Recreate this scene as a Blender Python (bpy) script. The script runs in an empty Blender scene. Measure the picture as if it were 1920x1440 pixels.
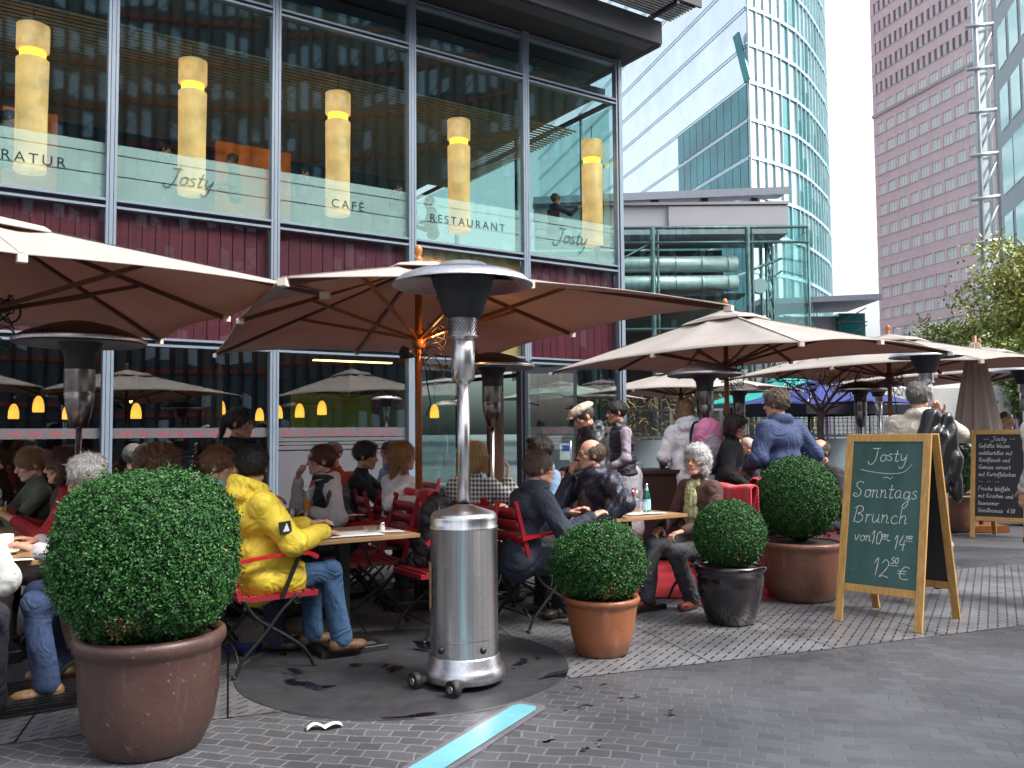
import bpy, bmesh, math, random
import numpy as np
from mathutils import Vector, Matrix
R = math.radians
random.seed(7); RNG = np.random.default_rng(11)
S = bpy.context.scene
COL = S.collection
# ---------------- camera ----------------
cd = bpy.data.cameras.new("camera"); cam = bpy.data.objects.new("camera", cd); COL.objects.link(cam)
cd.sensor_width = 36; cd.lens = 36*1630/1920; cd.clip_end = 1500; cd.clip_start = .05
cam.matrix_world = Matrix.Translation((0, 0, 1.40)) @ Matrix.Rotation(R(90)+math.atan(92/1630), 4, 'X') @ Matrix.Rotation(-.0079, 4, 'Z')
S.camera = cam
# ---------------- sky, sun, exposure ----------------
SUN_EL, SUN_AZ = R(50), R(112)       # azimuth measured from +Y towards +X
w = bpy.data.worlds.new("World"); S.world = w; w.use_nodes = True
wn = w.node_tree.nodes; wl = w.node_tree.links
bg = wn["Background"]
sk = wn.new("ShaderNodeTexSky"); sk.sky_type = 'NISHITA'; sk.sun_disc = False
sk.sun_elevation = SUN_EL; sk.sun_rotation = SUN_AZ; sk.air_density = 1.0; sk.dust_density = 6.0; sk.ozone_density = 1.0
hs = wn.new("ShaderNodeHueSaturation"); hs.inputs['Saturation'].default_value = .42; hs.inputs['Value'].default_value = 1.0
wl.new(sk.outputs[0], hs.inputs['Color']); wl.new(hs.outputs[0], bg.inputs[0]); bg.inputs[1].default_value = .15
sd = bpy.data.lights.new("sun", 'SUN'); sd.energy = 1.0; sd.angle = R(18); sd.color = (1, .98, .95)
so = bpy.data.objects.new("sun", sd); COL.objects.link(so)
so.rotation_euler = Vector((math.sin(SUN_AZ)*math.cos(SUN_EL), math.cos(SUN_AZ)*math.cos(SUN_EL), math.sin(SUN_EL))).to_track_quat('Z', 'Y').to_euler()
S.view_settings.view_transform = 'Standard'; S.view_settings.look = 'None'; S.view_settings.gamma = 1
S.view_settings.use_curve_mapping = False
S.view_settings.exposure = 1.6
try:
    S.cycles.max_bounces = 10; S.cycles.transparent_max_bounces = 24; S.cycles.glossy_bounces = 5; S.cycles.transmission_bounces = 6
    S.cycles.caustics_reflective = False; S.cycles.caustics_refractive = False; S.cycles.sample_clamp_indirect = 6
except Exception: pass
# facade axes (the cafe front runs away to the right)
FU = Vector((.8315, .5556, 0)); FN = Vector((-.5556, .8315, 0)); FA0 = Vector((-5.6, 12.0, 0)); FANG = math.atan2(.5556, .8315)
# ---------------- object helpers ----------------
def tag(o, label=None, cat=None, group=None, kind=None):
    if label: o['label'] = label
    if cat: o['category'] = cat
    if group: o['group'] = group
    if kind: o['kind'] = kind
    return o
def thing(name, label, cat, loc=(0, 0, 0), rz=0, group=None):
    o = bpy.data.objects.new(name, None); COL.objects.link(o)
    o.empty_display_size = .1; o.location = loc; o.rotation_euler = (0, 0, rz)
    return tag(o, label, cat, group)
def link(name, me, mt=None, parent=None, loc=None, rz=0):
    o = bpy.data.objects.new(name, me); COL.objects.link(o)
    if mt is not None and not me.materials:
        for m in (mt if isinstance(mt, (list, tuple)) else [mt]): me.materials.append(m)
    if parent: o.parent = parent
    if loc is not None: o.location = loc
    if rz: o.rotation_euler = (0, 0, rz)
    return o
def copy_tree(o, parent=None):
    c = o.copy(); COL.objects.link(c); c.parent = parent
    for ch in list(o.children): copy_tree(ch, c)
    return c
def npmesh(name, v, f, smooth=True, col=None, cname='Col'):
    """v (n,3), f (m,3|4) numpy"""
    me = bpy.data.meshes.new(name)
    v = np.asarray(v, dtype=np.float32); f = np.asarray(f, dtype=np.int32)
    k = f.shape[1]
    me.vertices.add(len(v)); me.vertices.foreach_set('co', v.ravel())
    me.loops.add(f.size); me.loops.foreach_set('vertex_index', f.ravel())
    me.polygons.add(len(f)); me.polygons.foreach_set('loop_start', np.arange(len(f), dtype=np.int32)*k)
    try: me.polygons.foreach_set('loop_total', np.full(len(f), k, dtype=np.int32))
    except Exception: pass
    me.polygons.foreach_set('use_smooth', np.full(len(f), smooth))
    me.update(calc_edges=True); me.validate()
    if col is not None:
        a = me.color_attributes.new(cname, 'FLOAT_COLOR', 'POINT'); a.data.foreach_set('color', np.asarray(col, dtype=np.float32).ravel())
    return me
class MB:
    """collects shapes, links them as ONE mesh object"""
    def __init__(s): s.v = []; s.f = []; s.m = []; s.sm = []
    def add(s, vs, fs, mi=0, smooth=False):
        b = len(s.v); s.v += [tuple(p) for p in vs]
        for f in fs: s.f.append([b+i for i in f]); s.m.append(mi); s.sm.append(smooth)
        return s
    def box(s, c, d, rz=0, mi=0, M=None, taper=1.0):
        x, y, z = d[0]/2, d[1]/2, d[2]/2
        vs = [Vector((sx*x*(taper if sz > 0 else 1), sy*y*(taper if sz > 0 else 1), sz*z)) for sz in (-1, 1) for sy in (-1, 1) for sx in (-1, 1)]
        T = Matrix.Translation(c) @ Matrix.Rotation(rz, 4, 'Z')
        if M is not None: T = Matrix.Translation(c) @ M.to_4x4()
        vs = [T @ v for v in vs]
        return s.add(vs, [(0, 2, 3, 1), (4, 5, 7, 6), (0, 1, 5, 4), (2, 6, 7, 3), (0, 4, 6, 2), (1, 3, 7, 5)], mi)
    def bar(s, a, b, w, h, up=(0, 0, 1), mi=0):
        """box from a to b, width w (sideways), height h (along up)"""
        a = Vector(a); b = Vector(b); d = (b-a); L = d.length
        if L < 1e-6: return s
        d /= L; up = Vector(up); sd_ = d.cross(up)
        if sd_.length < 1e-4: sd_ = d.cross(Vector((0, 1, 0)))
        sd_.normalize(); u = sd_.cross(d)
        M = Matrix((sd_, d, u)).transposed()
        return s.box((a+b)/2, (w, L, h), M=M, mi=mi)
    def tube(s, pts, r, n=8, mi=0, cap=True, close=False):
        pts = [Vector(p) for p in pts]; m = len(pts)
        rr = r if isinstance(r, (list, tuple)) else [r]*m
        t0 = (pts[1]-pts[0]).normalized(); a = Vector((0, 0, 1)) if abs(t0.z) < .9 else Vector((1, 0, 0))
        nrm = t0.cross(a).normalized(); vs = []
        for i in range(m):
            t = (pts[(i+1) % m]-pts[i-1]) if close else (pts[min(i+1, m-1)]-pts[max(i-1, 0)])
            t.normalize(); nrm = (nrm-t*nrm.dot(t)).normalized(); bb = t.cross(nrm)
            for k in range(n):
                an = 2*math.pi*k/n; vs.append(pts[i]+(nrm*math.cos(an)+bb*math.sin(an))*rr[i])
        fs = [(i*n+k, i*n+(k+1) % n, ((i+1) % m)*n+(k+1) % n, ((i+1) % m)*n+k) for i in range(m if close else m-1) for k in range(n)]
        s.add(vs, fs, mi, True)
        if cap and not close:
            b = len(s.v)-len(vs); s.f.append([b+k for k in range(n)][::-1]); s.m.append(mi); s.sm.append(False)
            s.f.append([b+(m-1)*n+k for k in range(n)]); s.m.append(mi); s.sm.append(False)
        return s
    def lathe(s, prof, n=32, c=(0, 0, 0), mi=0, smooth=True, wob=0):
        """prof list of (r,z)"""
        vs = []; cx, cy, cz = c
        for (r, z) in prof:
            for k in range(n):
                a = 2*math.pi*k/n; q = 1+wob*math.sin(2*a+z*9)+wob*.6*math.sin(3*a+z*23)
                vs.append((cx+r*q*math.cos(a), cy+r*q*math.sin(a), cz+z))
        fs = [(i*n+k, i*n+(k+1) % n, (i+1)*n+(k+1) % n, (i+1)*n+k) for i in range(len(prof)-1) for k in range(n)]
        return s.add(vs, fs, mi, smooth)
    def quad(s, a, b, c, d, mi=0): return s.add([a, b, c, d], [(0, 1, 2, 3)], mi)
    def grid(s, fn, nu, nv, mi=0, smooth=True):
        vs = [fn(i/nu, j/nv) for j in range(nv+1) for i in range(nu+1)]
        fs = [(j*(nu+1)+i, j*(nu+1)+i+1, (j+1)*(nu+1)+i+1, (j+1)*(nu+1)+i) for j in range(nv) for i in range(nu)]
        return s.add(vs, fs, mi, smooth)
    def sphere(s, c, r, n=12, mi=0, sc=(1, 1, 1)):
        m = n//2; vs = []
        for j in range(m+1):
            th = math.pi*j/m
            for k in range(n):
                a = 2*math.pi*k/n; vs.append((c[0]+r*sc[0]*math.sin(th)*math.cos(a), c[1]+r*sc[1]*math.sin(th)*math.sin(a), c[2]+r*sc[2]*math.cos(th)))
        fs = [(j*n+k, (j+1)*n+k, (j+1)*n+(k+1) % n, j*n+(k+1) % n) for j in range(m) for k in range(n)]
        return s.add(vs, fs, mi, True)
    def mesh(s, name):
        me = bpy.data.meshes.new(name); me.from_pydata(s.v, [], s.f)
        me.polygons.foreach_set('material_index', s.m); me.polygons.foreach_set('use_smooth', s.sm)
        me.update(); return me
    def build(s, name, mt, parent=None, loc=None, rz=0, bevel=0, solid=0):
        o = link(name, s.mesh(name), mt, parent, loc, rz)
        if solid:
            m = o.modifiers.new('s', 'SOLIDIFY'); m.thickness = solid; m.offset = 0
        if bevel:
            m = o.modifiers.new('b', 'BEVEL'); m.width = bevel; m.segments = 2; m.limit_method = 'ANGLE'; m.angle_limit = R(40)
        return o
def many(name, mbs, mt, parent, cap=100):
    """each repeat a part of its own; past the cap (largest first) the rest is one part"""
    for q in mbs[:cap]: q.build(name, mt, parent)
    if len(mbs) > cap:
        r = MB()
        for q in mbs[cap:]:
            b = len(r.v); r.v += q.v; r.f += [[i+b for i in f] for f in q.f]; r.m += q.m; r.sm += q.sm
        r.build(name, mt, parent)['kind'] = 'stuff'
# ---------------- materials ----------------
def _set(b, **k):
    for n, v in k.items():
        n = n.replace('_', ' ')
        if n in b.inputs: b.inputs[n].default_value = v
def mat(name, col, rough=.6, metal=0, var=.12, scale=6, bump=0, bscale=60, col2=None, spec=None, stretch=None, coat=0, sheen=0, attr=None):
    m = bpy.data.materials.new(name); m.use_nodes = True; nt = m.node_tree; N = nt.nodes; L = nt.links
    b = N["Principled BSDF"]; b.inputs['Roughness'].default_value = rough; b.inputs['Metallic'].default_value = metal
    if spec is not None and 'Specular IOR Level' in b.inputs: b.inputs['Specular IOR Level'].default_value = spec
    if coat and 'Coat Weight' in b.inputs: b.inputs['Coat Weight'].default_value = coat; b.inputs['Coat Roughness'].default_value = .08
    if sheen and 'Sheen Weight' in b.inputs: b.inputs['Sheen Weight'].default_value = sheen
    tc = N.new('ShaderNodeTexCoord'); mp = N.new('ShaderNodeMapping'); L.new(tc.outputs['Object'], mp.inputs[0])
    if stretch: mp.inputs['Scale'].default_value = stretch
    no = N.new('ShaderNodeTexNoise'); no.inputs['Scale'].default_value = scale; no.inputs['Detail'].default_value = 6; no.inputs['Roughness'].default_value = .65
    L.new(mp.outputs[0], no.inputs['Vector'])
    cr = N.new('ShaderNodeValToRGB'); c = Vector(col[:3])
    lo = c*(1-var); hi = Vector(col2[:3]) if col2 else c*(1+var)
    cr.color_ramp.elements[0].position = .3; cr.color_ramp.elements[1].position = .7
    cr.color_ramp.elements[0].color = (*lo, 1); cr.color_ramp.elements[1].color = (*hi, 1)
    L.new(no.outputs['Fac'], cr.inputs[0]); out = cr.outputs[0]
    if attr:
        at = N.new('ShaderNodeAttribute'); at.attribute_name = attr
        mx = N.new('ShaderNodeMix'); mx.data_type = 'RGBA'; mx.blend_type = 'MULTIPLY'; mx.inputs[0].default_value = 1
        L.new(out, mx.inputs[6]); L.new(at.outputs['Color'], mx.inputs[7]); out = mx.outputs[2]
    L.new(out, b.inputs['Base Color'])
    if bump:
        n2 = N.new('ShaderNodeTexNoise'); n2.inputs['Scale'].default_value = bscale; n2.inputs['Detail'].default_value = 4
        L.new(mp.outputs[0], n2.inputs['Vector'])
        bp = N.new('ShaderNodeBump'); bp.inputs['Strength'].default_value = bump; bp.inputs['Distance'].default_value = .01
        L.new(n2.outputs['Fac'], bp.inputs['Height']); L.new(bp.outputs[0], b.inputs['Normal'])
    return m
def emis(name, col, st, var=0):
    m = bpy.data.materials.new(name); m.use_nodes = True; N = m.node_tree.nodes; L = m.node_tree.links
    b = N["Principled BSDF"]; b.inputs['Base Color'].default_value = (*[min(1, c*.6) for c in col], 1)
    b.inputs['Emission Color'].default_value = (*col, 1); b.inputs['Emission Strength'].default_value = st
    if var:
        tc = N.new('ShaderNodeTexCoord'); no = N.new('ShaderNodeTexNoise'); no.inputs['Scale'].default_value = 3.5; no.inputs['Detail'].default_value = 5
        L.new(tc.outputs['Object'], no.inputs['Vector'])
        mr = N.new('ShaderNodeMapRange'); mr.inputs[1].default_value = .3; mr.inputs[2].default_value = .7; mr.inputs[3].default_value = st*(1-var); mr.inputs[4].default_value = st*(1+var)
        L.new(no.outputs['Fac'], mr.inputs[0]); L.new(mr.outputs[0], b.inputs['Emission Strength'])
    return m
def glass(name, tint, refl=.12, rough=0., ior=1.5, gcol=(1, 1, 1), maxr=1.0):
    m = bpy.data.materials.new(name); m.use_nodes = True; N = m.node_tree.nodes; L = m.node_tree.links
    for n in list(N):
        if n.type == 'BSDF_PRINCIPLED': N.remove(n)
    out = [n for n in N if n.type == 'OUTPUT_MATERIAL'][0]
    t = N.new('ShaderNodeBsdfTransparent'); t.inputs[0].default_value = (*tint, 1)
    g = N.new('ShaderNodeBsdfGlossy'); g.inputs['Roughness'].default_value = rough; g.inputs[0].default_value = (*gcol, 1)
    fr = N.new('ShaderNodeFresnel'); fr.inputs[0].default_value = ior
    mr = N.new('ShaderNodeMapRange'); mr.inputs[3].default_value = refl; mr.inputs[4].default_value = maxr
    L.new(fr.outputs[0], mr.inputs[0])
    ge = N.new('ShaderNodeNewGeometry'); fb = N.new('ShaderNodeMath'); fb.operation = 'SUBTRACT'; fb.inputs[0].default_value = 1; L.new(ge.outputs['Backfacing'], fb.inputs[1])
    fm = N.new('ShaderNodeMath'); fm.operation = 'MULTIPLY'; L.new(fb.outputs[0], fm.inputs[0]); L.new(mr.outputs[0], fm.inputs[1])
    mx = N.new('ShaderNodeMixShader'); L.new(fm.outputs[0], mx.inputs[0]); L.new(t.outputs[0], mx.inputs[1]); L.new(g.outputs[0], mx.inputs[2])
    L.new(mx.outputs[0], out.inputs[0]); return m
def frosted(name, col, alpha, rough=.35):
    m = bpy.data.materials.new(name); m.use_nodes = True; N = m.node_tree.nodes; L = m.node_tree.links
    b = N["Principled BSDF"]; b.inputs['Base Color'].default_value = (*col, 1); b.inputs['Roughness'].default_value = rough; b.inputs['Alpha'].default_value = alpha; b.inputs['Specular IOR Level'].default_value = .15
    tc = N.new('ShaderNodeTexCoord'); no = N.new('ShaderNodeTexNoise'); no.inputs['Scale'].default_value = 1.3; no.inputs['Detail'].default_value = 3
    L.new(tc.outputs['Object'], no.inputs['Vector'])
    mr = N.new('ShaderNodeMapRange'); mr.inputs[3].default_value = alpha*.75; mr.inputs[4].default_value = min(1, alpha*1.2)
    L.new(no.outputs['Fac'], mr.inputs[0]); L.new(mr.outputs[0], b.inputs['Alpha'])
    return m
def wood(name, c1, c2, rough=.5, scale=(2, 30, 30)):
    return mat(name, c1, rough, var=.2, scale=1.6, col2=c2, stretch=scale, bump=.08, bscale=3)
# ---------------- implicit-surface bodies (smooth union of tapered limbs) ----------------
def cap(a, b, ra, rb=None): return ('c', np.array(a, float), np.array(b, float), ra, ra if rb is None else rb)
def ell(c, r, M=None): return ('e', np.array(c, float), np.array(r, float), None if M is None else np.array(M))
def _pb(p):
    if p[0] == 'c':
        r = max(p[3], p[4]); return np.minimum(p[1], p[2])-r, np.maximum(p[1], p[2])+r
    r = p[2] if p[3] is None else np.sqrt(((p[3]*p[2])**2).sum(1))
    return p[1]-r, p[1]+r
def _pd(p, X, Y, Z):
    if p[0] == 'c':
        a, b = p[1], p[2]; d = b-a; L2 = max(d@d, 1e-9)
        t = np.clip(((X-a[0])*d[0]+(Y-a[1])*d[1]+(Z-a[2])*d[2])/L2, 0, 1)
        return np.sqrt((X-a[0]-t*d[0])**2+(Y-a[1]-t*d[1])**2+(Z-a[2]-t*d[2])**2)-(p[3]+(p[4]-p[3])*t)
    c, r = p[1], p[2]; x, y, z = X-c[0], Y-c[1], Z-c[2]
    if p[3] is not None:
        m = p[3]; x, y, z = m[0, 0]*x+m[1, 0]*y+m[2, 0]*z, m[0, 1]*x+m[1, 1]*y+m[2, 1]*z, m[0, 2]*x+m[1, 2]*y+m[2, 2]*z
    k0 = np.sqrt((x/r[0])**2+(y/r[1])**2+(z/r[2])**2)+1e-9
    k1 = np.sqrt((x/r[0]**2)**2+(y/r[1]**2)**2+(z/r[2]**2)**2)+1e-9
    return k0*(k0-1)/k1
def sdf(prims, vs=.01, k=.025, subs=(), disp=None, ksub=.01):
    bb = [_pb(p) for p in prims]; mg = 4*vs+k+.01
    lo = np.min([b[0] for b in bb], 0)-mg; hi = np.max([b[1] for b in bb], 0)+mg
    n = np.ceil((hi-lo)/vs).astype(int)+1
    ax = [lo[i]+vs*np.arange(n[i]) for i in range(3)]
    F = np.full(n, .2, dtype=np.float32)
    def win(b, m):
        sl = []
        for i in range(3):
            i0 = max(0, int((b[0][i]-m-lo[i])/vs)); i1 = min(n[i], int((b[1][i]+m-lo[i])/vs)+2); sl.append(slice(i0, i1))
        return tuple(sl)
    def xyz(sl): return (ax[0][sl[0]][:, None, None], ax[1][sl[1]][None, :, None], ax[2][sl[2]][None, None, :])
    for p in prims:
        kk = min(k, (min(p[3], p[4]) if p[0] == 'c' else min(p[2]))*1.2)
        sl = win(_pb(p), max(kk, 3*vs)+.01); d = _pd(p, *xyz(sl)); f = F[sl]
        h = np.clip(.5+.5*(f-d)/kk, 0, 1); F[sl] = d*h+f*(1-h)-kk*h*(1-h)
    for p in subs:
        sl = win(_pb(p), ksub+2*vs); d = -_pd(p, *xyz(sl)); f = F[sl]
        h = np.clip(.5-.5*(f-d)/ksub, 0, 1); F[sl] = d*h+f*(1-h)+ksub*h*(1-h)
    if disp is not None:
        F = F+disp(ax[0][:, None, None], ax[1][None, :, None], ax[2][None, None, :])
    I = F < 0; c = I[:-1, :-1, :-1].astype(np.int8)
    tot = np.zeros(c.shape, np.int8)
    for dx in (0, 1):
        for dy in (0, 1):
            for dz in (0, 1):
                tot += I[dx:n[0]-1+dx, dy:n[1]-1+dy, dz:n[2]-1+dz]
    act = (tot > 0) & (tot < 8); idx = np.argwhere(act)
    vid = np.full(act.shape, -1, np.int32); vid[act] = np.arange(len(idx))
    off = [(a, b, c_) for a in (0, 1) for b in (0, 1) for c_ in (0, 1)]
    val = {o: F[idx[:, 0]+o[0], idx[:, 1]+o[1], idx[:, 2]+o[2]] for o in off}
    acc = np.zeros((len(idx), 3)); cnt = np.zeros(len(idx))
    for o in off:
        for a in range(3):
            if o[a] == 0:
                q = list(o); q[a] = 1; q = tuple(q); v0, v1 = val[o], val[q]; s_ = (v0 < 0) != (v1 < 0)
                t = np.where(s_, v0/np.where(s_, v0-v1, 1), 0); pnt = np.tile(np.array(o, float), (len(idx), 1)); pnt[:, a] = t
                acc += pnt*s_[:, None]; cnt += s_
    V = lo+(idx+acc/np.maximum(cnt, 1)[:, None])*vs
    Fc = []
    for a in range(3):
        b, c_ = (a+1) % 3, (a+2) % 3
        sa = [slice(1, -1)]*3; sa[a] = slice(0, -1); sb = list(sa); sb[a] = slice(1, None)
        A, B = I[tuple(sa)], I[tuple(sb)]; ed = np.argwhere(A != B)
        if len(ed) == 0: continue
        sgn = A[ed[:, 0], ed[:, 1], ed[:, 2]]
        base = ed.copy(); base[:, b] += 1; base[:, c_] += 1
        def q(db, dc):
            t = base.copy(); t[:, b] -= db; t[:, c_] -= dc; return vid[t[:, 0], t[:, 1], t[:, 2]]
        quad = np.stack([q(1, 1), q(0, 1), q(0, 0), q(1, 0)], 1)
        quad[~sgn] = quad[~sgn][:, ::-1]; Fc.append(quad)
    Fc = np.concatenate(Fc); Fc = Fc[(Fc >= 0).all(1)]
    return V, Fc
def wrinkle(a, f=14., seed=0, sv=(1, 1, 1)):
    r = np.random.default_rng(seed); d = r.normal(size=(5, 3)); d /= np.linalg.norm(d, axis=1)[:, None]; ph = r.uniform(0, 6, 5)
    def fn(X, Y, Z):
        X, Y, Z = X*sv[0], Y*sv[1], Z*sv[2]
        w1 = np.sin((X*d[0, 0]+Y*d[0, 1]+Z*d[0, 2])*f*.6+ph[0]); w2 = np.sin((X*d[1, 0]+Y*d[1, 1]+Z*d[1, 2])*f*.8+ph[1])
        g = np.sin((X*d[2, 0]+Y*d[2, 1]+Z*d[2, 2])*f*2+2.2*w1+ph[2])+.7*np.sin((X*d[3, 0]+Y*d[3, 1]+Z*d[3, 2])*f*3.1+2.5*w2+ph[3])
        return (a*(1-np.abs(g)*1.1)).astype(np.float32)
    return fn
# ---------------- stroke lettering ----------------
GL = {
'J': (1.0, "0,1.9 .9,1.95;.6,1.9 .62,1 .5,0 .2,-.5 -.2,-.4 -.3,0"),
'S': (1.2, "1.0,1.7 .8,1.95 .4,1.95 .1,1.6 .4,1.15 .8,.8 .75,.2 .3,-.02 -.1,.2 .1,.45 .35,.3"),
'B': (1.1, ".15,1.9 .1,1 .05,0;-.1,1.7 .4,2 .8,1.8 .75,1.3 .3,1.05 .8,.9 .95,.4 .6,0 .0,.1"),
'G': (1.1, "1,1.6 .6,1.95 .1,1.5 .05,.6 .4,0 .9,.2 .95,.8;.5,.8 1.1,.8"), 'R': (1.1, ".1,0 .15,1.9;-.1,1.7 .5,2 .9,1.6 .6,1.1 .2,1 .6,.6 1,0"),
'F': (1.0, ".1,0 .2,1.9 1,2;.1,1 .7,1.05"), 'W': (1.4, "0,1.9 .2,.2 .35,0 .7,1.3 .85,.1 1.0,0 1.4,1.9"), 'V': (1.0, "0,1.9 .4,0 .55,.1 1,1.9"),
'K': (1., ".1,0 .1,1.9;.9,1.9 .15,.9 .9,0"), 'M': (1.4, "0,0 .2,1.9 .6,.6 1.1,1.9 1.3,0"),
'a': (.9, ".7,.8 .4,1 .1,.7 .1,.2 .35,0 .65,.3 .7,.9;.7,.9 .7,.2 .9,0"), 'b': (.8, ".1,1.9 .1,0;.1,.6 .4,.95 .7,.6 .6,.1 .1,.05"),
'c': (.75, ".65,.8 .4,1 .1,.7 .1,.25 .4,0 .75,.2"), 'd': (.9, ".7,.8 .4,1 .1,.7 .1,.2 .4,0 .7,.4;.75,1.9 .7,.2 .9,0"),
'e': (.75, ".1,.5 .6,.65 .5,1 .15,.8 .1,.2 .4,0 .75,.25"), 'f': (.6, ".7,1.8 .45,1.95 .3,1.4 .25,0 .2,-.8;0,1 .6,1"),
'g': (.9, ".7,.8 .4,1 .1,.7 .15,.2 .4,.05 .7,.5;.75,1 .7,-.5 .4,-1.1 .1,-.8 .9,.1"), 'h': (.85, ".1,1.9 .1,0;.1,.6 .4,1 .65,.8 .65,.1 .9,.1"),
'i': (.4, ".1,1 .1,.1 .4,.1;.1,1.4 .13,1.45"), 'k': (.8, ".1,1.9 .1,0;.6,1 .12,.5 .7,0"), 'l': (.45, ".1,.6 .3,1.9 .1,1.2 .1,.1 .45,.1"),
'm': (1.3, "0,0 .1,1 .1,0;.1,.6 .35,1 .5,.8 .5,0;.5,.6 .8,1 .95,.8 .95,.1 1.3,.1"), 'n': (.9, "0,.9 .1,1 .1,0;.1,.6 .4,1 .6,.8 .6,.1 .9,.1"),
'o': (.8, ".4,1 .1,.8 .1,.2 .4,0 .7,.3 .65,.8 .4,1 .85,.85"), 'p': (.85, ".1,1 .1,-.9;.1,.6 .4,1 .7,.7 .6,.1 .15,.1"), 'r': (.65, ".05,.9 .15,1 .15,0;.15,.6 .4,1 .65,.9"),
's': (.7, ".55,.9 .3,1 .1,.75 .5,.4 .5,.1 .2,0 0,.15"), 't': (.6, ".25,1.7 .2,.2 .35,0 .6,.15;-.05,1.1 .6,1.1"), 'u': (.9, ".1,1 .1,.2 .35,0 .65,.4;.7,1 .7,.1 .9,.05"),
'v': (.8, "0,1 .25,.05 .4,.05 .65,1 .8,.9"), 'w': (1.1, "0,1 .2,.05 .45,.8 .65,.05 .9,1 1.1,.9"), 'y': (.9, ".1,1 .15,.3 .4,.1 .65,.6;.75,1 .65,-.5 .35,-1.1 .0,-.8"),
'z': (.7, ".05,1 .6,1 .1,0 .7,.05"), 'ü': (.9, ".1,1 .1,.2 .35,0 .65,.4;.7,1 .7,.1 .9,.05;.2,1.45 .2,1.55;.55,1.45 .55,1.55"),
'0': (.8, ".4,1.9 .1,1.4 .1,.4 .4,0 .7,.5 .7,1.4 .4,1.9"), '1': (.6, "0,1.3 .35,1.9 .3,0"), '2': (.9, ".05,1.5 .35,1.9 .7,1.5 .5,.8 0,.05 .3,.15 .85,0"),
'4': (.9, ".4,1.9 .0,.7 .8,.65;.6,1.3 .55,-.2"), '5': (.8, ".7,1.9 .2,1.85 .15,1.1 .6,1 .65,.3 .3,0 0,.2"), '6': (.8, ".6,1.9 .2,1.2 .1,.4 .4,0 .7,.4 .5,.9 .15,.6"),
'-': (.8, ".1,.7 .6,.72"), '€': (1.1, ".9,1.7 .5,1.9 .15,1.2 .2,.3 .6,-.05 1,.1;-.15,1.2 .7,1.2;-.15,.8 .65,.8"), '.': (.3, ".1,0 .12,.05"), ',': (.3, ".1,.1 .05,-.2"), ' ': (.7, ""),
}
def catmull(p, n=5):
    p = [Vector(q) for q in p]
    if len(p) < 3: return p
    out = []
    for i in range(len(p)-1):
        a = p[max(i-1, 0)]; b = p[i]; c = p[i+1]; d = p[min(i+2, len(p)-1)]
        for k in range(n):
            t = k/n; out.append(.5*((2*b)+(c-a)*t+(2*a-5*b+4*c-d)*t*t+(3*b-a-3*c+d)*t**3))
    return out+[p[-1]]
def write(mb, text, x, y, h, fn, w=.004, slant=.15, wf=1.0, jit=0, space=1.0, n=4):
    """strokes as thin ribbons; x,y = start in the sheet's plane, h = x-height, fn maps (u,v)->3D point"""
    for ch in text:
        if ch not in GL: continue
        adv, st = GL[ch]; j = random.uniform(-jit, jit)*h
        for s_ in st.split(';'):
            if not s_.strip(): continue
            pts = [tuple(float(q) for q in t.split(',')) for t in s_.split()]
            pts = catmull([Vector((a, b, 0)) for a, b in pts], n)
            ps = [Vector((x+(p.x+slant*p.y)*h*wf, y+p.y*h+j)) for p in pts]
            vs = []
            for i, p in enumerate(ps):
                t = ps[min(i+1, len(ps)-1)]-ps[max(i-1, 0)]
                if t.length < 1e-9: t = Vector((1, 0))
                t.normalize(); q = Vector((-t.y, t.x))*w/2*(1+.25*math.sin(i*1.7+x*40))
                vs += [fn(p.x+q.x, p.y+q.y), fn(p.x-q.x, p.y-q.y)]
            mb.add(vs, [(2*i, 2*i+1, 2*i+3, 2*i+2) for i in range(len(ps)-1)])
        x += adv*h*wf*space+h*.12*space
    return x
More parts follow.
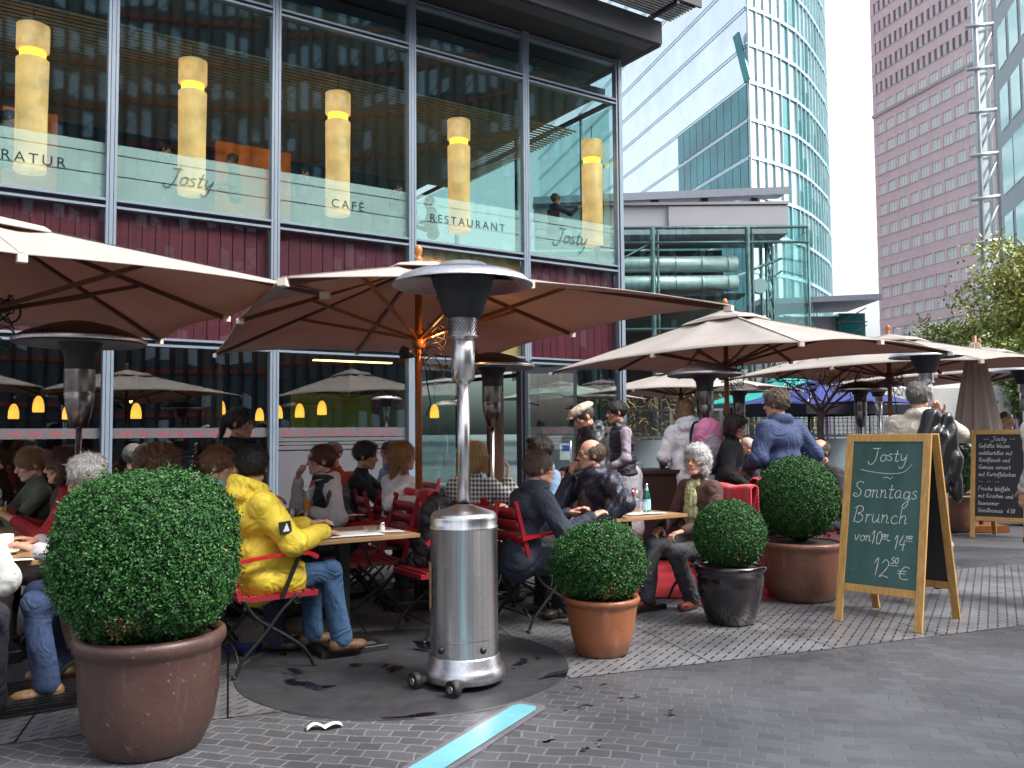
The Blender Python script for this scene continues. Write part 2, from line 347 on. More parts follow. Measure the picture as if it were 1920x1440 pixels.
# ---------------- paving materials ----------------
def nodes(name, rough=.6):
    m = bpy.data.materials.new(name); m.use_nodes = True; N = m.node_tree.nodes; L = m.node_tree.links
    return m, N, L, N["Principled BSDF"]
def mth(N, L, op, a, b=None, c=None):
    n = N.new('ShaderNodeMath'); n.operation = op
    for i, v in enumerate((a, b, c)):
        if v is None: continue
        if isinstance(v, (int, float)): n.inputs[i].default_value = v
        else: L.new(v, n.inputs[i])
    return n.outputs[0]
def sett_mat():
    m, N, L, b = nodes('sett_paving')
    tc = N.new('ShaderNodeTexCoord')
    nz = N.new('ShaderNodeTexNoise'); nz.inputs['Scale'].default_value = .9; nz.inputs['Detail'].default_value = 2
    nz2 = N.new('ShaderNodeTexNoise'); nz2.inputs['Scale'].default_value = 14; nz2.inputs['Detail'].default_value = 2
    L.new(tc.outputs['Object'], nz.inputs['Vector']); L.new(tc.outputs['Object'], nz2.inputs['Vector'])
    v1 = N.new('ShaderNodeVectorMath'); v1.operation = 'MULTIPLY_ADD'; v1.inputs[1].default_value = (.34, .34, 0); L.new(nz.outputs['Color'], v1.inputs[0]); L.new(tc.outputs['Object'], v1.inputs[2])
    v2 = N.new('ShaderNodeVectorMath'); v2.operation = 'MULTIPLY_ADD'; v2.inputs[1].default_value = (.022, .022, 0); L.new(nz2.outputs['Color'], v2.inputs[0]); L.new(v1.outputs[0], v2.inputs[2])
    mp = N.new('ShaderNodeMapping'); mp.inputs['Rotation'].default_value = (0, 0, R(14)); L.new(v2.outputs[0], mp.inputs[0])
    br = N.new('ShaderNodeTexBrick'); br.inputs['Scale'].default_value = 1; br.inputs['Brick Width'].default_value = .135; br.inputs['Row Height'].default_value = .085
    br.inputs['Mortar Size'].default_value = .0052; br.inputs['Mortar Smooth'].default_value = .35; br.inputs['Bias'].default_value = 0; br.offset = .47
    br.inputs['Color1'].default_value = (.050, .053, .060, 1); br.inputs['Color2'].default_value = (.074, .078, .088, 1)
    L.new(mp.outputs[0], br.inputs['Vector'])
    # joints are sandy near the terrace and worn flush further out to the right
    sx = N.new('ShaderNodeSeparateXYZ'); L.new(tc.outputs['Object'], sx.inputs[0])
    mr = N.new('ShaderNodeMapRange'); mr.inputs[1].default_value = -.4; mr.inputs[2].default_value = 2.2; mr.inputs[3].default_value = 0; mr.inputs[4].default_value = 1
    L.new(sx.outputs[0], mr.inputs[0])
    jc = N.new('ShaderNodeMix'); jc.data_type = 'RGBA'; jc.inputs[6].default_value = (.15, .145, .145, 1); jc.inputs[7].default_value = (.046, .047, .052, 1); L.new(mr.outputs[0], jc.inputs[0])
    L.new(jc.outputs[2], br.inputs['Mortar'])
    big = N.new('ShaderNodeTexNoise'); big.inputs['Scale'].default_value = .9; big.inputs['Detail'].default_value = 6; L.new(tc.outputs['Object'], big.inputs['Vector'])
    cr = N.new('ShaderNodeValToRGB'); cr.color_ramp.elements[0].position = .3; cr.color_ramp.elements[0].color = (.6, .6, .62, 1); cr.color_ramp.elements[1].position = .7; cr.color_ramp.elements[1].color = (1.25, 1.25, 1.25, 1)
    L.new(big.outputs['Fac'], cr.inputs[0])
    mx = N.new('ShaderNodeMix'); mx.data_type = 'RGBA'; mx.blend_type = 'MULTIPLY'; mx.inputs[0].default_value = 1; L.new(br.outputs['Color'], mx.inputs[6]); L.new(cr.outputs[0], mx.inputs[7])
    fine = N.new('ShaderNodeTexNoise'); fine.inputs['Scale'].default_value = 90; fine.inputs['Detail'].default_value = 3; L.new(tc.outputs['Object'], fine.inputs['Vector'])
    # darker gum spots and small stains
    vo = N.new('ShaderNodeTexVoronoi'); vo.inputs['Scale'].default_value = 2.1; L.new(tc.outputs['Object'], vo.inputs['Vector'])
    spot = mth(N, L, 'LESS_THAN', vo.outputs['Distance'], .03)
    mx2 = N.new('ShaderNodeMix'); mx2.data_type = 'RGBA'; mx2.inputs[7].default_value = (.12, .12, .12, 1); L.new(mth(N, L, 'MULTIPLY', spot, .5), mx2.inputs[0]); L.new(mx.outputs[2], mx2.inputs[6])
    L.new(mx2.outputs[2], b.inputs['Base Color'])
    rr = N.new('ShaderNodeMapRange'); rr.inputs[1].default_value = .3; rr.inputs[2].default_value = .7; rr.inputs[3].default_value = .36; rr.inputs[4].default_value = .62; L.new(big.outputs['Fac'], rr.inputs[0]); L.new(rr.outputs[0], b.inputs['Roughness'])
    hgt = mth(N, L, 'ADD', mth(N, L, 'MULTIPLY', br.outputs['Fac'], -1.0), mth(N, L, 'MULTIPLY', fine.outputs['Fac'], .35))
    bp = N.new('ShaderNodeBump'); bp.inputs['Strength'].default_value = .4; bp.inputs['Distance'].default_value = .005; L.new(hgt, bp.inputs['Height']); L.new(bp.outputs[0], b.inputs['Normal'])
    return m
def plate_mat():
    m, N, L, b = nodes('perforated_plate')
    tc = N.new('ShaderNodeTexCoord'); mp = N.new('ShaderNodeMapping'); mp.inputs['Rotation'].default_value = (0, 0, R(-61)); L.new(tc.outputs['Object'], mp.inputs[0])
    sx = N.new('ShaderNodeSeparateXYZ'); L.new(mp.outputs[0], sx.inputs[0])
    v = mth(N, L, 'DIVIDE', sx.outputs[1], .062); row = mth(N, L, 'FLOOR', v); fv = mth(N, L, 'FRACT', v)
    u = mth(N, L, 'ADD', mth(N, L, 'DIVIDE', sx.outputs[0], .115), mth(N, L, 'MULTIPLY', row, .5)); fu = mth(N, L, 'FRACT', u)
    slot = mth(N, L, 'MULTIPLY', mth(N, L, 'LESS_THAN', fu, .66), mth(N, L, 'LESS_THAN', mth(N, L, 'ABSOLUTE', mth(N, L, 'SUBTRACT', fv, .5)), .085))
    # joints between the plates
    mp2 = N.new('ShaderNodeMapping'); mp2.inputs['Rotation'].default_value = (0, 0, R(72)); L.new(tc.outputs['Object'], mp2.inputs[0])
    s2 = N.new('ShaderNodeSeparateXYZ'); L.new(mp2.outputs[0], s2.inputs[0])
    j1 = mth(N, L, 'LESS_THAN', mth(N, L, 'FRACT', mth(N, L, 'DIVIDE', s2.outputs[1], .93)), .011)
    mp3 = N.new('ShaderNodeMapping'); mp3.inputs['Rotation'].default_value = (0, 0, R(-21)); L.new(tc.outputs['Object'], mp3.inputs[0])
    s3 = N.new('ShaderNodeSeparateXYZ'); L.new(mp3.outputs[0], s3.inputs[0])
    j2 = mth(N, L, 'LESS_THAN', mth(N, L, 'FRACT', mth(N, L, 'DIVIDE', mth(N, L, 'ADD', s3.outputs[1], .7), 1.25)), .009)
    d = mth(N, L, 'MAXIMUM', slot, mth(N, L, 'MAXIMUM', j1, j2))
    no = N.new('ShaderNodeTexNoise'); no.inputs['Scale'].default_value = 1.6; no.inputs['Detail'].default_value = 7; no.inputs['Roughness'].default_value = .65; L.new(tc.outputs['Object'], no.inputs['Vector'])
    cr = N.new('ShaderNodeValToRGB'); cr.color_ramp.elements[0].position = .32; cr.color_ramp.elements[0].color = (.075, .075, .08, 1); cr.color_ramp.elements[1].position = .66; cr.color_ramp.elements[1].color = (.26, .26, .275, 1)
    L.new(no.outputs['Fac'], cr.inputs[0])
    mx = N.new('ShaderNodeMix'); mx.data_type = 'RGBA'; mx.inputs[7].default_value = (.006, .006, .007, 1); L.new(d, mx.inputs[0]); L.new(cr.outputs[0], mx.inputs[6]); L.new(mx.outputs[2], b.inputs['Base Color'])
    b.inputs['Metallic'].default_value = .35
    rr = N.new('ShaderNodeMapRange'); rr.inputs[3].default_value = .28; rr.inputs[4].default_value = .5; L.new(no.outputs['Fac'], rr.inputs[0]); L.new(rr.outputs[0], b.inputs['Roughness'])
    bp = N.new('ShaderNodeBump'); bp.inputs['Strength'].default_value = .6; bp.inputs['Distance'].default_value = .004; L.new(mth(N, L, 'MULTIPLY', d, -1.0), bp.inputs['Height']); L.new(bp.outputs[0], b.inputs['Normal'])
    return m
def mat_disc():
    m, N, L, b = nodes('wet_disc')
    tc = N.new('ShaderNodeTexCoord')
    no = N.new('ShaderNodeTexNoise'); no.inputs['Scale'].default_value = 2.3; no.inputs['Detail'].default_value = 3; no.inputs['Distortion'].default_value = .8; L.new(tc.outputs['Object'], no.inputs['Vector'])
    wet = N.new('ShaderNodeMapRange'); wet.inputs[1].default_value = .60; wet.inputs[2].default_value = .65; L.new(no.outputs['Fac'], wet.inputs[0])
    n2 = N.new('ShaderNodeTexNoise'); n2.inputs['Scale'].default_value = 7; n2.inputs['Detail'].default_value = 9; n2.inputs['Roughness'].default_value = .7; L.new(tc.outputs['Object'], n2.inputs['Vector'])
    cr = N.new('ShaderNodeValToRGB'); cr.color_ramp.elements[0].position = .3; cr.color_ramp.elements[0].color = (.012, .013, .016, 1); cr.color_ramp.elements[1].position = .75; cr.color_ramp.elements[1].color = (.042, .043, .048, 1); L.new(n2.outputs['Fac'], cr.inputs[0])
    mx = N.new('ShaderNodeMix'); mx.data_type = 'RGBA'; mx.inputs[7].default_value = (.006, .006, .008, 1); L.new(wet.outputs[0], mx.inputs[0]); L.new(cr.outputs[0], mx.inputs[6]); L.new(mx.outputs[2], b.inputs['Base Color'])
    rr = N.new('ShaderNodeMapRange'); rr.inputs[3].default_value = .6; rr.inputs[4].default_value = .06; L.new(wet.outputs[0], rr.inputs[0]); L.new(rr.outputs[0], b.inputs['Roughness'])
    bp = N.new('ShaderNodeBump'); bp.inputs['Strength'].default_value = .4; bp.inputs['Distance'].default_value = .004
    L.new(mth(N, L, 'MULTIPLY', n2.outputs['Fac'], mth(N, L, 'SUBTRACT', 1, wet.outputs[0])), bp.inputs['Height']); L.new(bp.outputs[0], b.inputs['Normal'])
    return m
M = {}
M['sett'] = sett_mat(); M['plate'] = plate_mat(); M['disc'] = mat_disc()
M['asphalt'] = mat('asphalt', (.085, .087, .095), .5, var=.2, scale=1.2, bump=.1, bscale=120)
M['ground'] = mat('far_paving', (.13, .13, .135), .7, var=.2, scale=.3)
# ---------------- ground ----------------
def sheet(name, pts, z, mt, kind='structure'):
    mb = MB(); mb.add([(x, y, z) for x, y in pts], [tuple(range(len(pts)))]); o = mb.build(name, mt)
    o['kind'] = kind; return o
sheet('ground', [(-500, -400), (500, -400), (500, 900), (-500, 900)], -.012, M['ground'])
sheet('plaza_paving', [(-14, -14), (16, -14), (16, 11.0), (9, 11.0), (6.2, 10.2), (3.5, 11.6), (3.6, 24), (-14, 24)], -.004, M['sett'])
sheet('walkway', [(3.5, 11.6), (6.2, 10.2), (9, 11.0), (16, 11.0), (40, 11.0), (40, 60), (3.6, 60), (3.6, 24)], -.008, M['asphalt'])
sheet('perforated_strip', [(-4.6, 3.2), (-1.42, 4.41), (.58, 5.15), (2.01, 5.67), (3.65, 6.31), (9.5, 8.55), (9.5, 10.9), (5.21, 9.12), (4.4, 8.8), (1.44, 8.25), (-1.32, 6.74), (-4.6, 4.95)], 0, M['plate'])
mb = MB(); n = 72; cx, cy, rr = -.66, 5.34, .985
mb.add([(cx+rr*math.cos(2*math.pi*k/n), cy+rr*math.sin(2*math.pi*k/n), .0045) for k in range(n)], [tuple(range(n))])
mb.add([(cx+rr*math.cos(2*math.pi*k/n), cy+rr*math.sin(2*math.pi*k/n), .0045) for k in range(n)]+[(cx+(rr+.005)*math.cos(2*math.pi*k/n), cy+(rr+.005)*math.sin(2*math.pi*k/n), -.003) for k in range(n)], [(k, n+k, n+(k+1) % n, (k+1) % n) for k in range(n)])
o = mb.build('round_manhole_cover', M['disc']); tag(o, 'large dark round cover set in the paving, wet in patches, under the foremost heater', 'cover')
M['frame_steel'] = mat('strip_frame', (.16, .15, .17), .45, metal=.3, var=.2, scale=9)
M['cyan'] = mat('cyan_glass', (.12, .36, .42), .3, var=.1, scale=5, col2=(.17, .42, .48))
sa, sb = Vector((-.53, 3.42, 0)), Vector((.07, 4.55, 0)); dr = (sb-sa).normalized(); pr = Vector((dr.y, -dr.x, 0))
root = thing('ground_light', 'long pale cyan glass light strip let into the paving in front of the foremost heater', 'ground light', tuple(sa))
def strip(w, ext, z, nm, mt):
    a = -dr*.0; b = (sb-sa)+dr*ext; mb = MB()
    pts = [a-pr*w, a+pr*w, b+pr*w-dr*.05, b+pr*w*.7, b-pr*w*.7, b-pr*w-dr*.05]
    mb.add([(p.x, p.y, z) for p in pts], [tuple(range(6))]); mb.build(nm, mt, root)
strip(.1, .05, .001, 'frame', M['frame_steel']); strip(.068, 0, .006, 'glass', M['cyan'])
# litter
M['paper'] = mat('paper', (.8, .8, .8), .7, var=.03)
mb = MB()
mb.grid(lambda u, v: (-.085+.17*u, -.03+.06*v+.012*math.sin(u*7), .006+.02*abs(math.sin(u*math.pi*2))*(1-.3*v)), 14, 3)
o = mb.build('paper_scrap', M['paper'], loc=(-.91, 4.24, 0), rz=.35, solid=.001); tag(o, 'small folded white paper scrap lying on the setts', 'litter')
M['puddle'] = mat('footprint_wet', (.016, .016, .02), .25, var=.1)
for i, (x, y, a, sz) in enumerate([(.33, 4.52, .6, .09), (.62, 4.7, .5, .09), (.78, 4.43, .9, .07), (.34, 3.98, .7, .09), (.42, 4.9, .1, .11), (.16, 4.05, .5, .03)]):
    mb = MB(); rg = random.Random(i)
    for k in range(9):
        px, py = rg.uniform(-sz, sz), rg.uniform(-sz*.35, sz*.35); r_ = rg.uniform(.006, .016)
        mb.add([(px+r_*math.cos(t)*rg.uniform(.7, 1.4), py+r_*math.sin(t)*rg.uniform(.4, .9), -.0025) for t in [j*math.pi/4 for j in range(8)]], [tuple(range(8))])
    o = mb.build('wet_footprint', M['puddle'], loc=(x, y, 0), rz=a); tag(o, ['dark wet shoe print just right of the far end of the cyan strip', 'dark wet shoe print below the orange terracotta pot', 'dark wet shoe print furthest right on the grey setts', 'faint wet shoe print near the bottom edge, right of the cyan strip', 'wet smear at the right rim of the round cover', 'smallest wet print, closest to the side of the cyan strip'][i], 'footprint', 'wet shoe prints on the setts')
M['carpet'] = mat('carpet', (.33, .012, .02), .9, var=.15, scale=40)
mb = MB(); mb.box((0, 0, .008), (1.25, 3.2, .008)); o = mb.build('red_carpet', M['carpet'], loc=(1.75, 8.95, 0), rz=R(-6)); tag(o, 'flat red carpet on the paving behind the old woman in the brown cardigan', 'carpet')
# ---------------- cafe building ----------------
M['alu'] = mat('blue_grey_frame', (.2, .25, .31), .42, metal=.35, var=.06, scale=3)
M['alu_dark'] = mat('dark_frame', (.03, .035, .045), .45, metal=.2, var=.1)
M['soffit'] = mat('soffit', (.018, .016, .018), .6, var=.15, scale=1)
M['fascia'] = mat('fascia', (.025, .028, .04), .5, metal=.2, var=.1, scale=.8)
M['glass_up'] = glass('upper_glass', (.80, .93, .90), refl=.20, ior=1.52, rough=.025, gcol=(.7, .95, 1))
M['glass_lo'] = glass('lower_glass', (.72, .8, .8), refl=.15, ior=1.5)
M['glass_red'] = glass('spandrel_glass', (.85, .85, .88), refl=.08, ior=1.5)
M['burg'] = mat('burgundy_panel', (.105, .010, .018), .55, var=.15, scale=1.5, col2=(.145, .015, .026))
M['burg_line'] = mat('burgundy_joint', (.03, .006, .012), .6, var=.1)
M['frost'] = frosted('frosted_film', (.42, .66, .62), .36)
M['frost_lo'] = frosted('frosted_band', (.12, .12, .135), .8, .6)
M['ink'] = frosted('window_lettering', (.012, .03, .035), .62)
M['redink'] = mat('red_script', (.42, .02, .03), .5, var=.05)
M['sign'] = mat('yellow_sign', (.55, .5, .18), .5, var=.08, scale=2)
M['orange_ink'] = mat('orange_letters', (.65, .12, .02), .5, var=.05)
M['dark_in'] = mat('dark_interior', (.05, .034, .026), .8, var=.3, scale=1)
M['ochre'] = mat('ochre_louvre', (.42, .33, .16), .6, var=.12, scale=2)
M['floor_in'] = mat('interior_floor', (.08, .06, .05), .5, var=.2)
M['orange_wall'] = emis('orange_wall_glow', (.75, .16, .015), .14, .5)  # wall emits its own glow in place of lamplight falling on it
M['amber'] = emis('amber_light', (1., .42, .05), .9, .3)
def fl(s, off=0, z=0): return FA0+FU*s+FN*off+Vector((0, 0, z))
bld = thing('cafe_building', 'glass fronted cafe on a corner with burgundy bands and a deep dark roof overhang', 'building', tuple(FA0), FANG)
# local frame: x along the front, y into the building, z up
MS = [-7.0, -4.66, -2.33, 0, 2.33, 4.69, 7.05, 9.31]; Z2, Z1, Z3, Z4 = 2.73, 4.64, 8.02, 8.82
for s_ in MS[:-1]:
    m_ = MB()
    if 4.6 < s_ < 7.1: m_.box((s_, 0, (Z2+8.9)/2), (.05, .16, 8.9-Z2)); m_.box((s_-.05, -.02, (Z2+8.9)/2), (.035, .12, 8.9-Z2)); m_.box((s_+.05, -.02, (Z2+8.9)/2), (.035, .12, 8.9-Z2)); m_.box((s_-.02, 0, Z2/2), (.11, .15, Z2))
    else:
        m_.box((s_, 0, 4.45), (.05, .16, 8.9)); m_.box((s_-.05, -.02, 4.45), (.035, .12, 8.9)); m_.box((s_+.05, -.02, 4.45), (.035, .12, 8.9))
    m_.build('mullion', M['alu'], bld)
m_ = MB(); m_.box((9.33, .0, 4.45), (.07, .2, 8.9)); m_.box((9.26, -.02, 4.45), (.035, .12, 8.9)); m_.box((9.40, .02, 4.45), (.05, .14, 8.9)); m_.build('mullion', M['alu'], bld)
for z, g in ((Z2, .045), (Z1, .05), (Z3, .04), (Z4, .03)):
    m_ = MB()
    for a, b in zip(MS[:-1], MS[1:]):
        c, L_ = (a+b)/2, b-a-.14
        for dz in (-g, g): m_.box((c, -.018, z+dz), (L_, .11, .034))
        m_.box((c, .03, z), (L_, .08, 2*g-.02), mi=1)
    m_.build('transom', [M['alu'], M['alu_dark']], bld)
rgb = random.Random(3)
for i, (a, b) in enumerate(zip(MS[:-1], MS[1:])):
    c, L_ = (a+b)/2, b-a-.13
    for (z0, z1, mt, nm) in ((.06, Z2-.05, M['glass_lo'], 'shop_window'), (Z2+.05, Z1-.06, M['glass_red'], 'spandrel'), (Z1+.06, Z3-.05, M['glass_up'], 'upper_window'), (Z3+.05, Z4-.03, M['glass_up'], 'top_window')):
        if nm == 'shop_window' and i == 5: continue
        t = rgb.uniform(-.006, .006); mb = MB(); y0 = .01
        mb.box((0, 0, 0), (L_, .012, z1-z0)); w_ = mb.build(nm, mt, bld, loc=(c, y0, (z0+z1)/2)); w_.rotation_euler = (rgb.uniform(-.004, .004), 0, t)
        if nm == 'spandrel':
            mb = MB()
            if i == 5: mb.box((0, .06, 0), (L_, .03, z1-z0)); mb.build('sign_panel', M['sign'], w_)
            else:
                k = 12
                for q in range(k): mb.box((-L_/2+(q+.5)*L_/k, .06, 0), (L_/k-.012, .03, z1-z0))
                mb.box((0, .09, 0), (L_, .02, z1-z0), mi=1); mb.build('panel', [M['burg'], M['burg_line']], w_)
        if nm == 'upper_window':
            mb = MB(); zz = -(z1-z0)/2
            h1, h2, h3 = .28, .30, .22
            for (q0, q1) in ((0, .34), (.356, .64), (.656, .80)):
                mb.quad((-L_/2, -.008, zz+q0), (L_/2, -.008, zz+q0), (L_/2, -.008, zz+q1), (-L_/2, -.008, zz+q1))
            mb.build('frosted_strip', M['frost'], w_)
        if nm == 'shop_window':
            mb = MB(); zz = -(z1+z0)/2
            mb.quad((-L_/2, -.009, zz+1.37), (L_/2, -.009, zz+1.37), (L_/2, -.009, zz+1.51), (-L_/2, -.009, zz+1.51))
            if i >= 4:
                for q0, q1 in ((1.30, 1.355), (1.245, 1.285), (1.17, 1.23), (.1, 1.15)): mb.quad((-L_/2, -.009, zz+q0), (L_/2, -.009, zz+q0), (L_/2, -.009, zz+q1), (-L_/2, -.009, zz+q1))
            mb.build('frosted_strip', M['frost_lo'], w_)
            mb = MB(); x = -L_/2+.08
            while x < L_/2-.22: write(mb, 'Josty', x, zz+1.415, .034, lambda u, v: (u, -.012, v), w=.0055, slant=.35, wf=1.15, n=3); x += .245
            mb.build('lettering', M['redink'], w_)
# writing on the frosted strip upstairs
def winscript(i, txt, x, z, h, w, sl=.3, wf=1.2):
    mb = MB(); write(mb, txt, x, z, h, lambda u, v: (u, -.006, v), w=w, slant=sl, wf=wf, n=5); mb.build('lettering', M['ink'], bld)
winscript(3, 'Josty', .75, Z1+.42, .12, .022); winscript(6, 'Josty', 7.75, Z1+.38, .14, .026); winscript(1, 'Josty', -4.0, Z1+.42, .12, .022)
def caps(txt, x, z, size, mt, y=-.006, ext=.001):
    cu = bpy.data.curves.new('lettering', 'FONT'); cu.body = txt; cu.size = size; cu.space_character = 1.35; cu.extrude = ext
    o = bpy.data.objects.new('tmp', cu); COL.objects.link(o); dg = bpy.context.evaluated_depsgraph_get(); dg.update()
    me = bpy.data.meshes.new_from_object(o.evaluated_get(dg)); bpy.data.objects.remove(o); me.materials.clear()
    q = link('lettering', me, mt, bld); q.location = (x, y, z); q.rotation_euler = (R(90), 0, 0); return q
caps('CAFÉ', 3.26, Z1+.42, .2, M['ink']); caps('RESTAURANT', 5.05, Z1+.42, .2, M['ink']); caps('LITERATUR', -1.85, Z1+.42, .2, M['ink'])
caps('RESTAURANT', 4.84, Z1-.40, .24, M['orange_ink'], y=-.006)
# roof: soffit, deep fascia, maintenance grating at the tip
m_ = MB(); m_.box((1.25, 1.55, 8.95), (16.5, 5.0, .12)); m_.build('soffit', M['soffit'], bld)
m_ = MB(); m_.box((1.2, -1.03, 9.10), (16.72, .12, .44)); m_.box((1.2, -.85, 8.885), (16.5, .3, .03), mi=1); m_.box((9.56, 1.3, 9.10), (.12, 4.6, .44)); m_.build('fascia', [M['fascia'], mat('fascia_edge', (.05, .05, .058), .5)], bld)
m_ = MB()
for k in range(9): m_.box((1.4, -1.0-.08*k, 9.50), (17.0, .03, .09), mi=0)
for k in range(12): m_.box((-6+1.4*k, -1.3, 9.42), (.06, .8, .08))
m_.box((1.4, -1.7, 9.54), (17.2, .05, .16)); m_.build('roof_grating', M['alu_dark'], bld)
m_ = MB(); m_.box((1.2, 4.6, 9.5), (16.4, 10.2, .3)); m_.build('roof', M['soffit'], bld)
# interior shell
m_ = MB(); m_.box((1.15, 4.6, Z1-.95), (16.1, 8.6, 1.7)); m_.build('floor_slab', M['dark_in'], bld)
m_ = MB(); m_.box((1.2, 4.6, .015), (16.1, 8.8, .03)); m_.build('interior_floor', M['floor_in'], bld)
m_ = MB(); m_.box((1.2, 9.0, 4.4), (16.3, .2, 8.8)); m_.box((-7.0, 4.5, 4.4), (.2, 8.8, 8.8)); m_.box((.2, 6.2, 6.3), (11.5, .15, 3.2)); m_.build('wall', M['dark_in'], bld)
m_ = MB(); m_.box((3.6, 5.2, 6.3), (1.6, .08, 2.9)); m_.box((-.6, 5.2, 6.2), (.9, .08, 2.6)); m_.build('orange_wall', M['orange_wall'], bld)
m_ = MB()
for k in range(40): m_.box((1.0, .7+k*.125, 7.55), (15.6, .075, .03), M=Matrix.Rotation(R(28), 3, 'X'))
m_.build('louvre_ceiling', M['ochre'], bld)
m_ = MB(); m_.box((1.2, 4.5, 8.3), (16, 8.6, .1)); m_.build('ceiling', mat('ceiling_ochre', (.2, .15, .07), .7), bld)
m_ = MB(); m_.box((9.2, 1.0, 6.9), (.05, .05, 2.4)); m_.box((9.2, 3.4, 4.5), (.07, .12, 9)); m_.box((9.2, 6.2, 4.5), (.07, .12, 9))
for z in (Z2, Z1, Z3): m_.box((9.2, 4.5, z), (.06, 8.9, .09))
m_.build('side_frame', M['alu'], bld)
m_ = MB(); m_.box((9.24, 4.5, 6.35), (.012, 8.7, 3.2)); m_.box((9.24, 4.5, 1.4), (.012, 8.7, 2.6)); m_.build('side_window', M['glass_up'], bld)
# brown round columns, doorway, open glass door
M['column'] = mat('brown_column', (.14, .06, .035), .35, var=.15, scale=2, coat=.3)
for s_, o_ in ((7.2, 1.3), (2.0, 2.2), (-1.6, 2.4)):
    m_ = MB(); m_.lathe([(.17, 0), (.17, Z2+.2)], 24); m_.build('column', M['column'], bld, loc=(s_, o_, .03))
m_ = MB(); m_.box((5.9, -.0, Z2-.1), (2.1, .14, .1)); m_.box((6.93, .0, Z2/2), (.09, .15, Z2)); m_.build('door_frame', M['alu_dark'], bld)
def door(x, y, rz, w, nm='door'):
    m_ = MB()
    for sx in (-1, 1): m_.box((w/2+sx*(w/2-.03), 0, 1.28), (.06, .05, 2.4))
    m_.box((w/2, 0, 2.53), (w, .051, .1)); m_.box((w/2, 0, .1), (w, .051, .16))
    d = m_.build(nm, M['alu_dark'], bld, loc=(x, y, 0), rz=rz)
    m_ = MB(); m_.box((w/2, 0, 1.33), (w-.12, .012, 2.3)); m_.build('pane', M['glass_lo'], d)
    m_ = MB(); m_.tube([(w-.13, -.03, .8), (w-.13, -.09, .8), (w-.13, -.09, 1.25), (w-.13, -.03, 1.25)], .012); m_.build('handle', mat('steel_handle', (.6, .6, .6), .25, metal=1), d)
door(4.80, -.03, R(5), .95); door(6.95, -.09, R(-32), .95)
# bar inside with bottles, counter
m_ = MB(); m_.box((-1.5, 6.4, .6), (7.5, .6, 1.1)); m_.box((-1.5, 7.8, 1.45), (7, .3, .04)); m_.box((-1.5, 7.8, 1.8), (7, .3, .04)); m_.build('bar_counter', mat('bar_wood', (.12, .04, .02), .4), bld)
# strip of light under the ground floor ceiling
m_ = MB(); m_.box((4.3, 1.5, Z2-.02), (1.5, .09, .02)); m_.build('ceiling_light_strip', emis('warm_strip', (1, .6, .15), 5), bld)
m_ = MB(); m_.box((5.0, 4.2, 1.7), (1.8, .05, 1.1)); m_.build('lime_wall_panel', mat('lime', (.3, .5, .03), .6), bld)
# hanging column lamps upstairs (things of their own)
M['lampskin'] = emis('alabaster_skin', (1.0, .50, .19), .36, .4)
M['lampring'] = emis('bright_ring', (1.0, .46, .04), 1.5)
lampdesc = ['leftmost tall glowing column lamp upstairs, in the window bay cut by the picture edge', 'glowing column lamp behind the upstairs window above the yellow jacket, with two diners beside it', 'glowing column lamp upstairs above the written word CAFÉ', 'glowing column lamp upstairs in front of the written word RESTAURANT', 'narrowest glowing column lamp upstairs, next to the boy at the building corner']
lamp0 = None
for k, (s_, of, ds) in enumerate([(-.93, .8, 0), (1.28, .8, 0), (3.7, .8, 0), (6.11, .8, 0), (8.95, .35, 0)]):
    p = fl(s_, of, 5.15)
    if lamp0 is None:
        lamp0 = t = thing('column_lamp', '', 'lamp', p, 0, 'tall column lamps hanging upstairs')
        m_ = MB(); m_.lathe([(.0, 0), (.2, 0), (.21, .02), (.205, .8), (.215, 1.62), (.20, 1.635), (0, 1.635)], 28); m_.build('lower_shade', M['lampskin'], t)
        m_ = MB(); m_.lathe([(.0, 1.64), (.17, 1.64), (.17, 1.755), (0, 1.755)], 24); m_.build('light_gap', M['lampring'], t)
        m_ = MB(); m_.lathe([(.0, 1.76), (.205, 1.76), (.215, 1.77), (.215, 2.12), (.195, 2.13), (0, 2.13)], 28); m_.build('upper_shade', M['lampskin'], t)
        m_ = MB(); m_.tube([(0, 0, 2.12), (0, 0, 2.45)], .008); m_.build('cable', M['alu_dark'], t)
    else: t = copy_tree(lamp0); t.location = p
    t['label'] = lampdesc[k]
# pendants on the ground floor
pend0 = None
PD = [(-.56, 3, 1.98, 'amber bell pendant lamp left of the leftmost heater pole, seen through the shop window'), (-.80, 4.6, 1.9, 'small amber pendant lamp deep in the bar at the left picture edge'), (.93, 3, 1.88, 'lone amber bell pendant lamp above the curly haired diner, seen through the window'),
      (3.07, 4, 1.83, 'amber pendant lamp just right of the standing waitress, low in its cluster'), (2.36, 3, 1.96, 'amber bell pendant lamp above the head of the standing waitress'), (3.71, 5, 1.88, 'dim narrow amber pendant lamp left of the window mullion'),
      (3.77, 4, 1.91, 'amber pendant lamp right beside the mullion, left of the man in the vest'), (3.85, 3, 1.91, 'amber bell pendant lamp above the left shoulder of the man in the vest'), (4.1, 2.5, 1.95, 'rightmost amber bell pendant lamp above the man in the vest'),
      (6.23, 2, 1.89, 'dim amber pendant lamp in the doorway behind the umbrella pole'), (.1, 5, 1.9, 'small amber pendant lamp between the heater pole and the first mullion')]
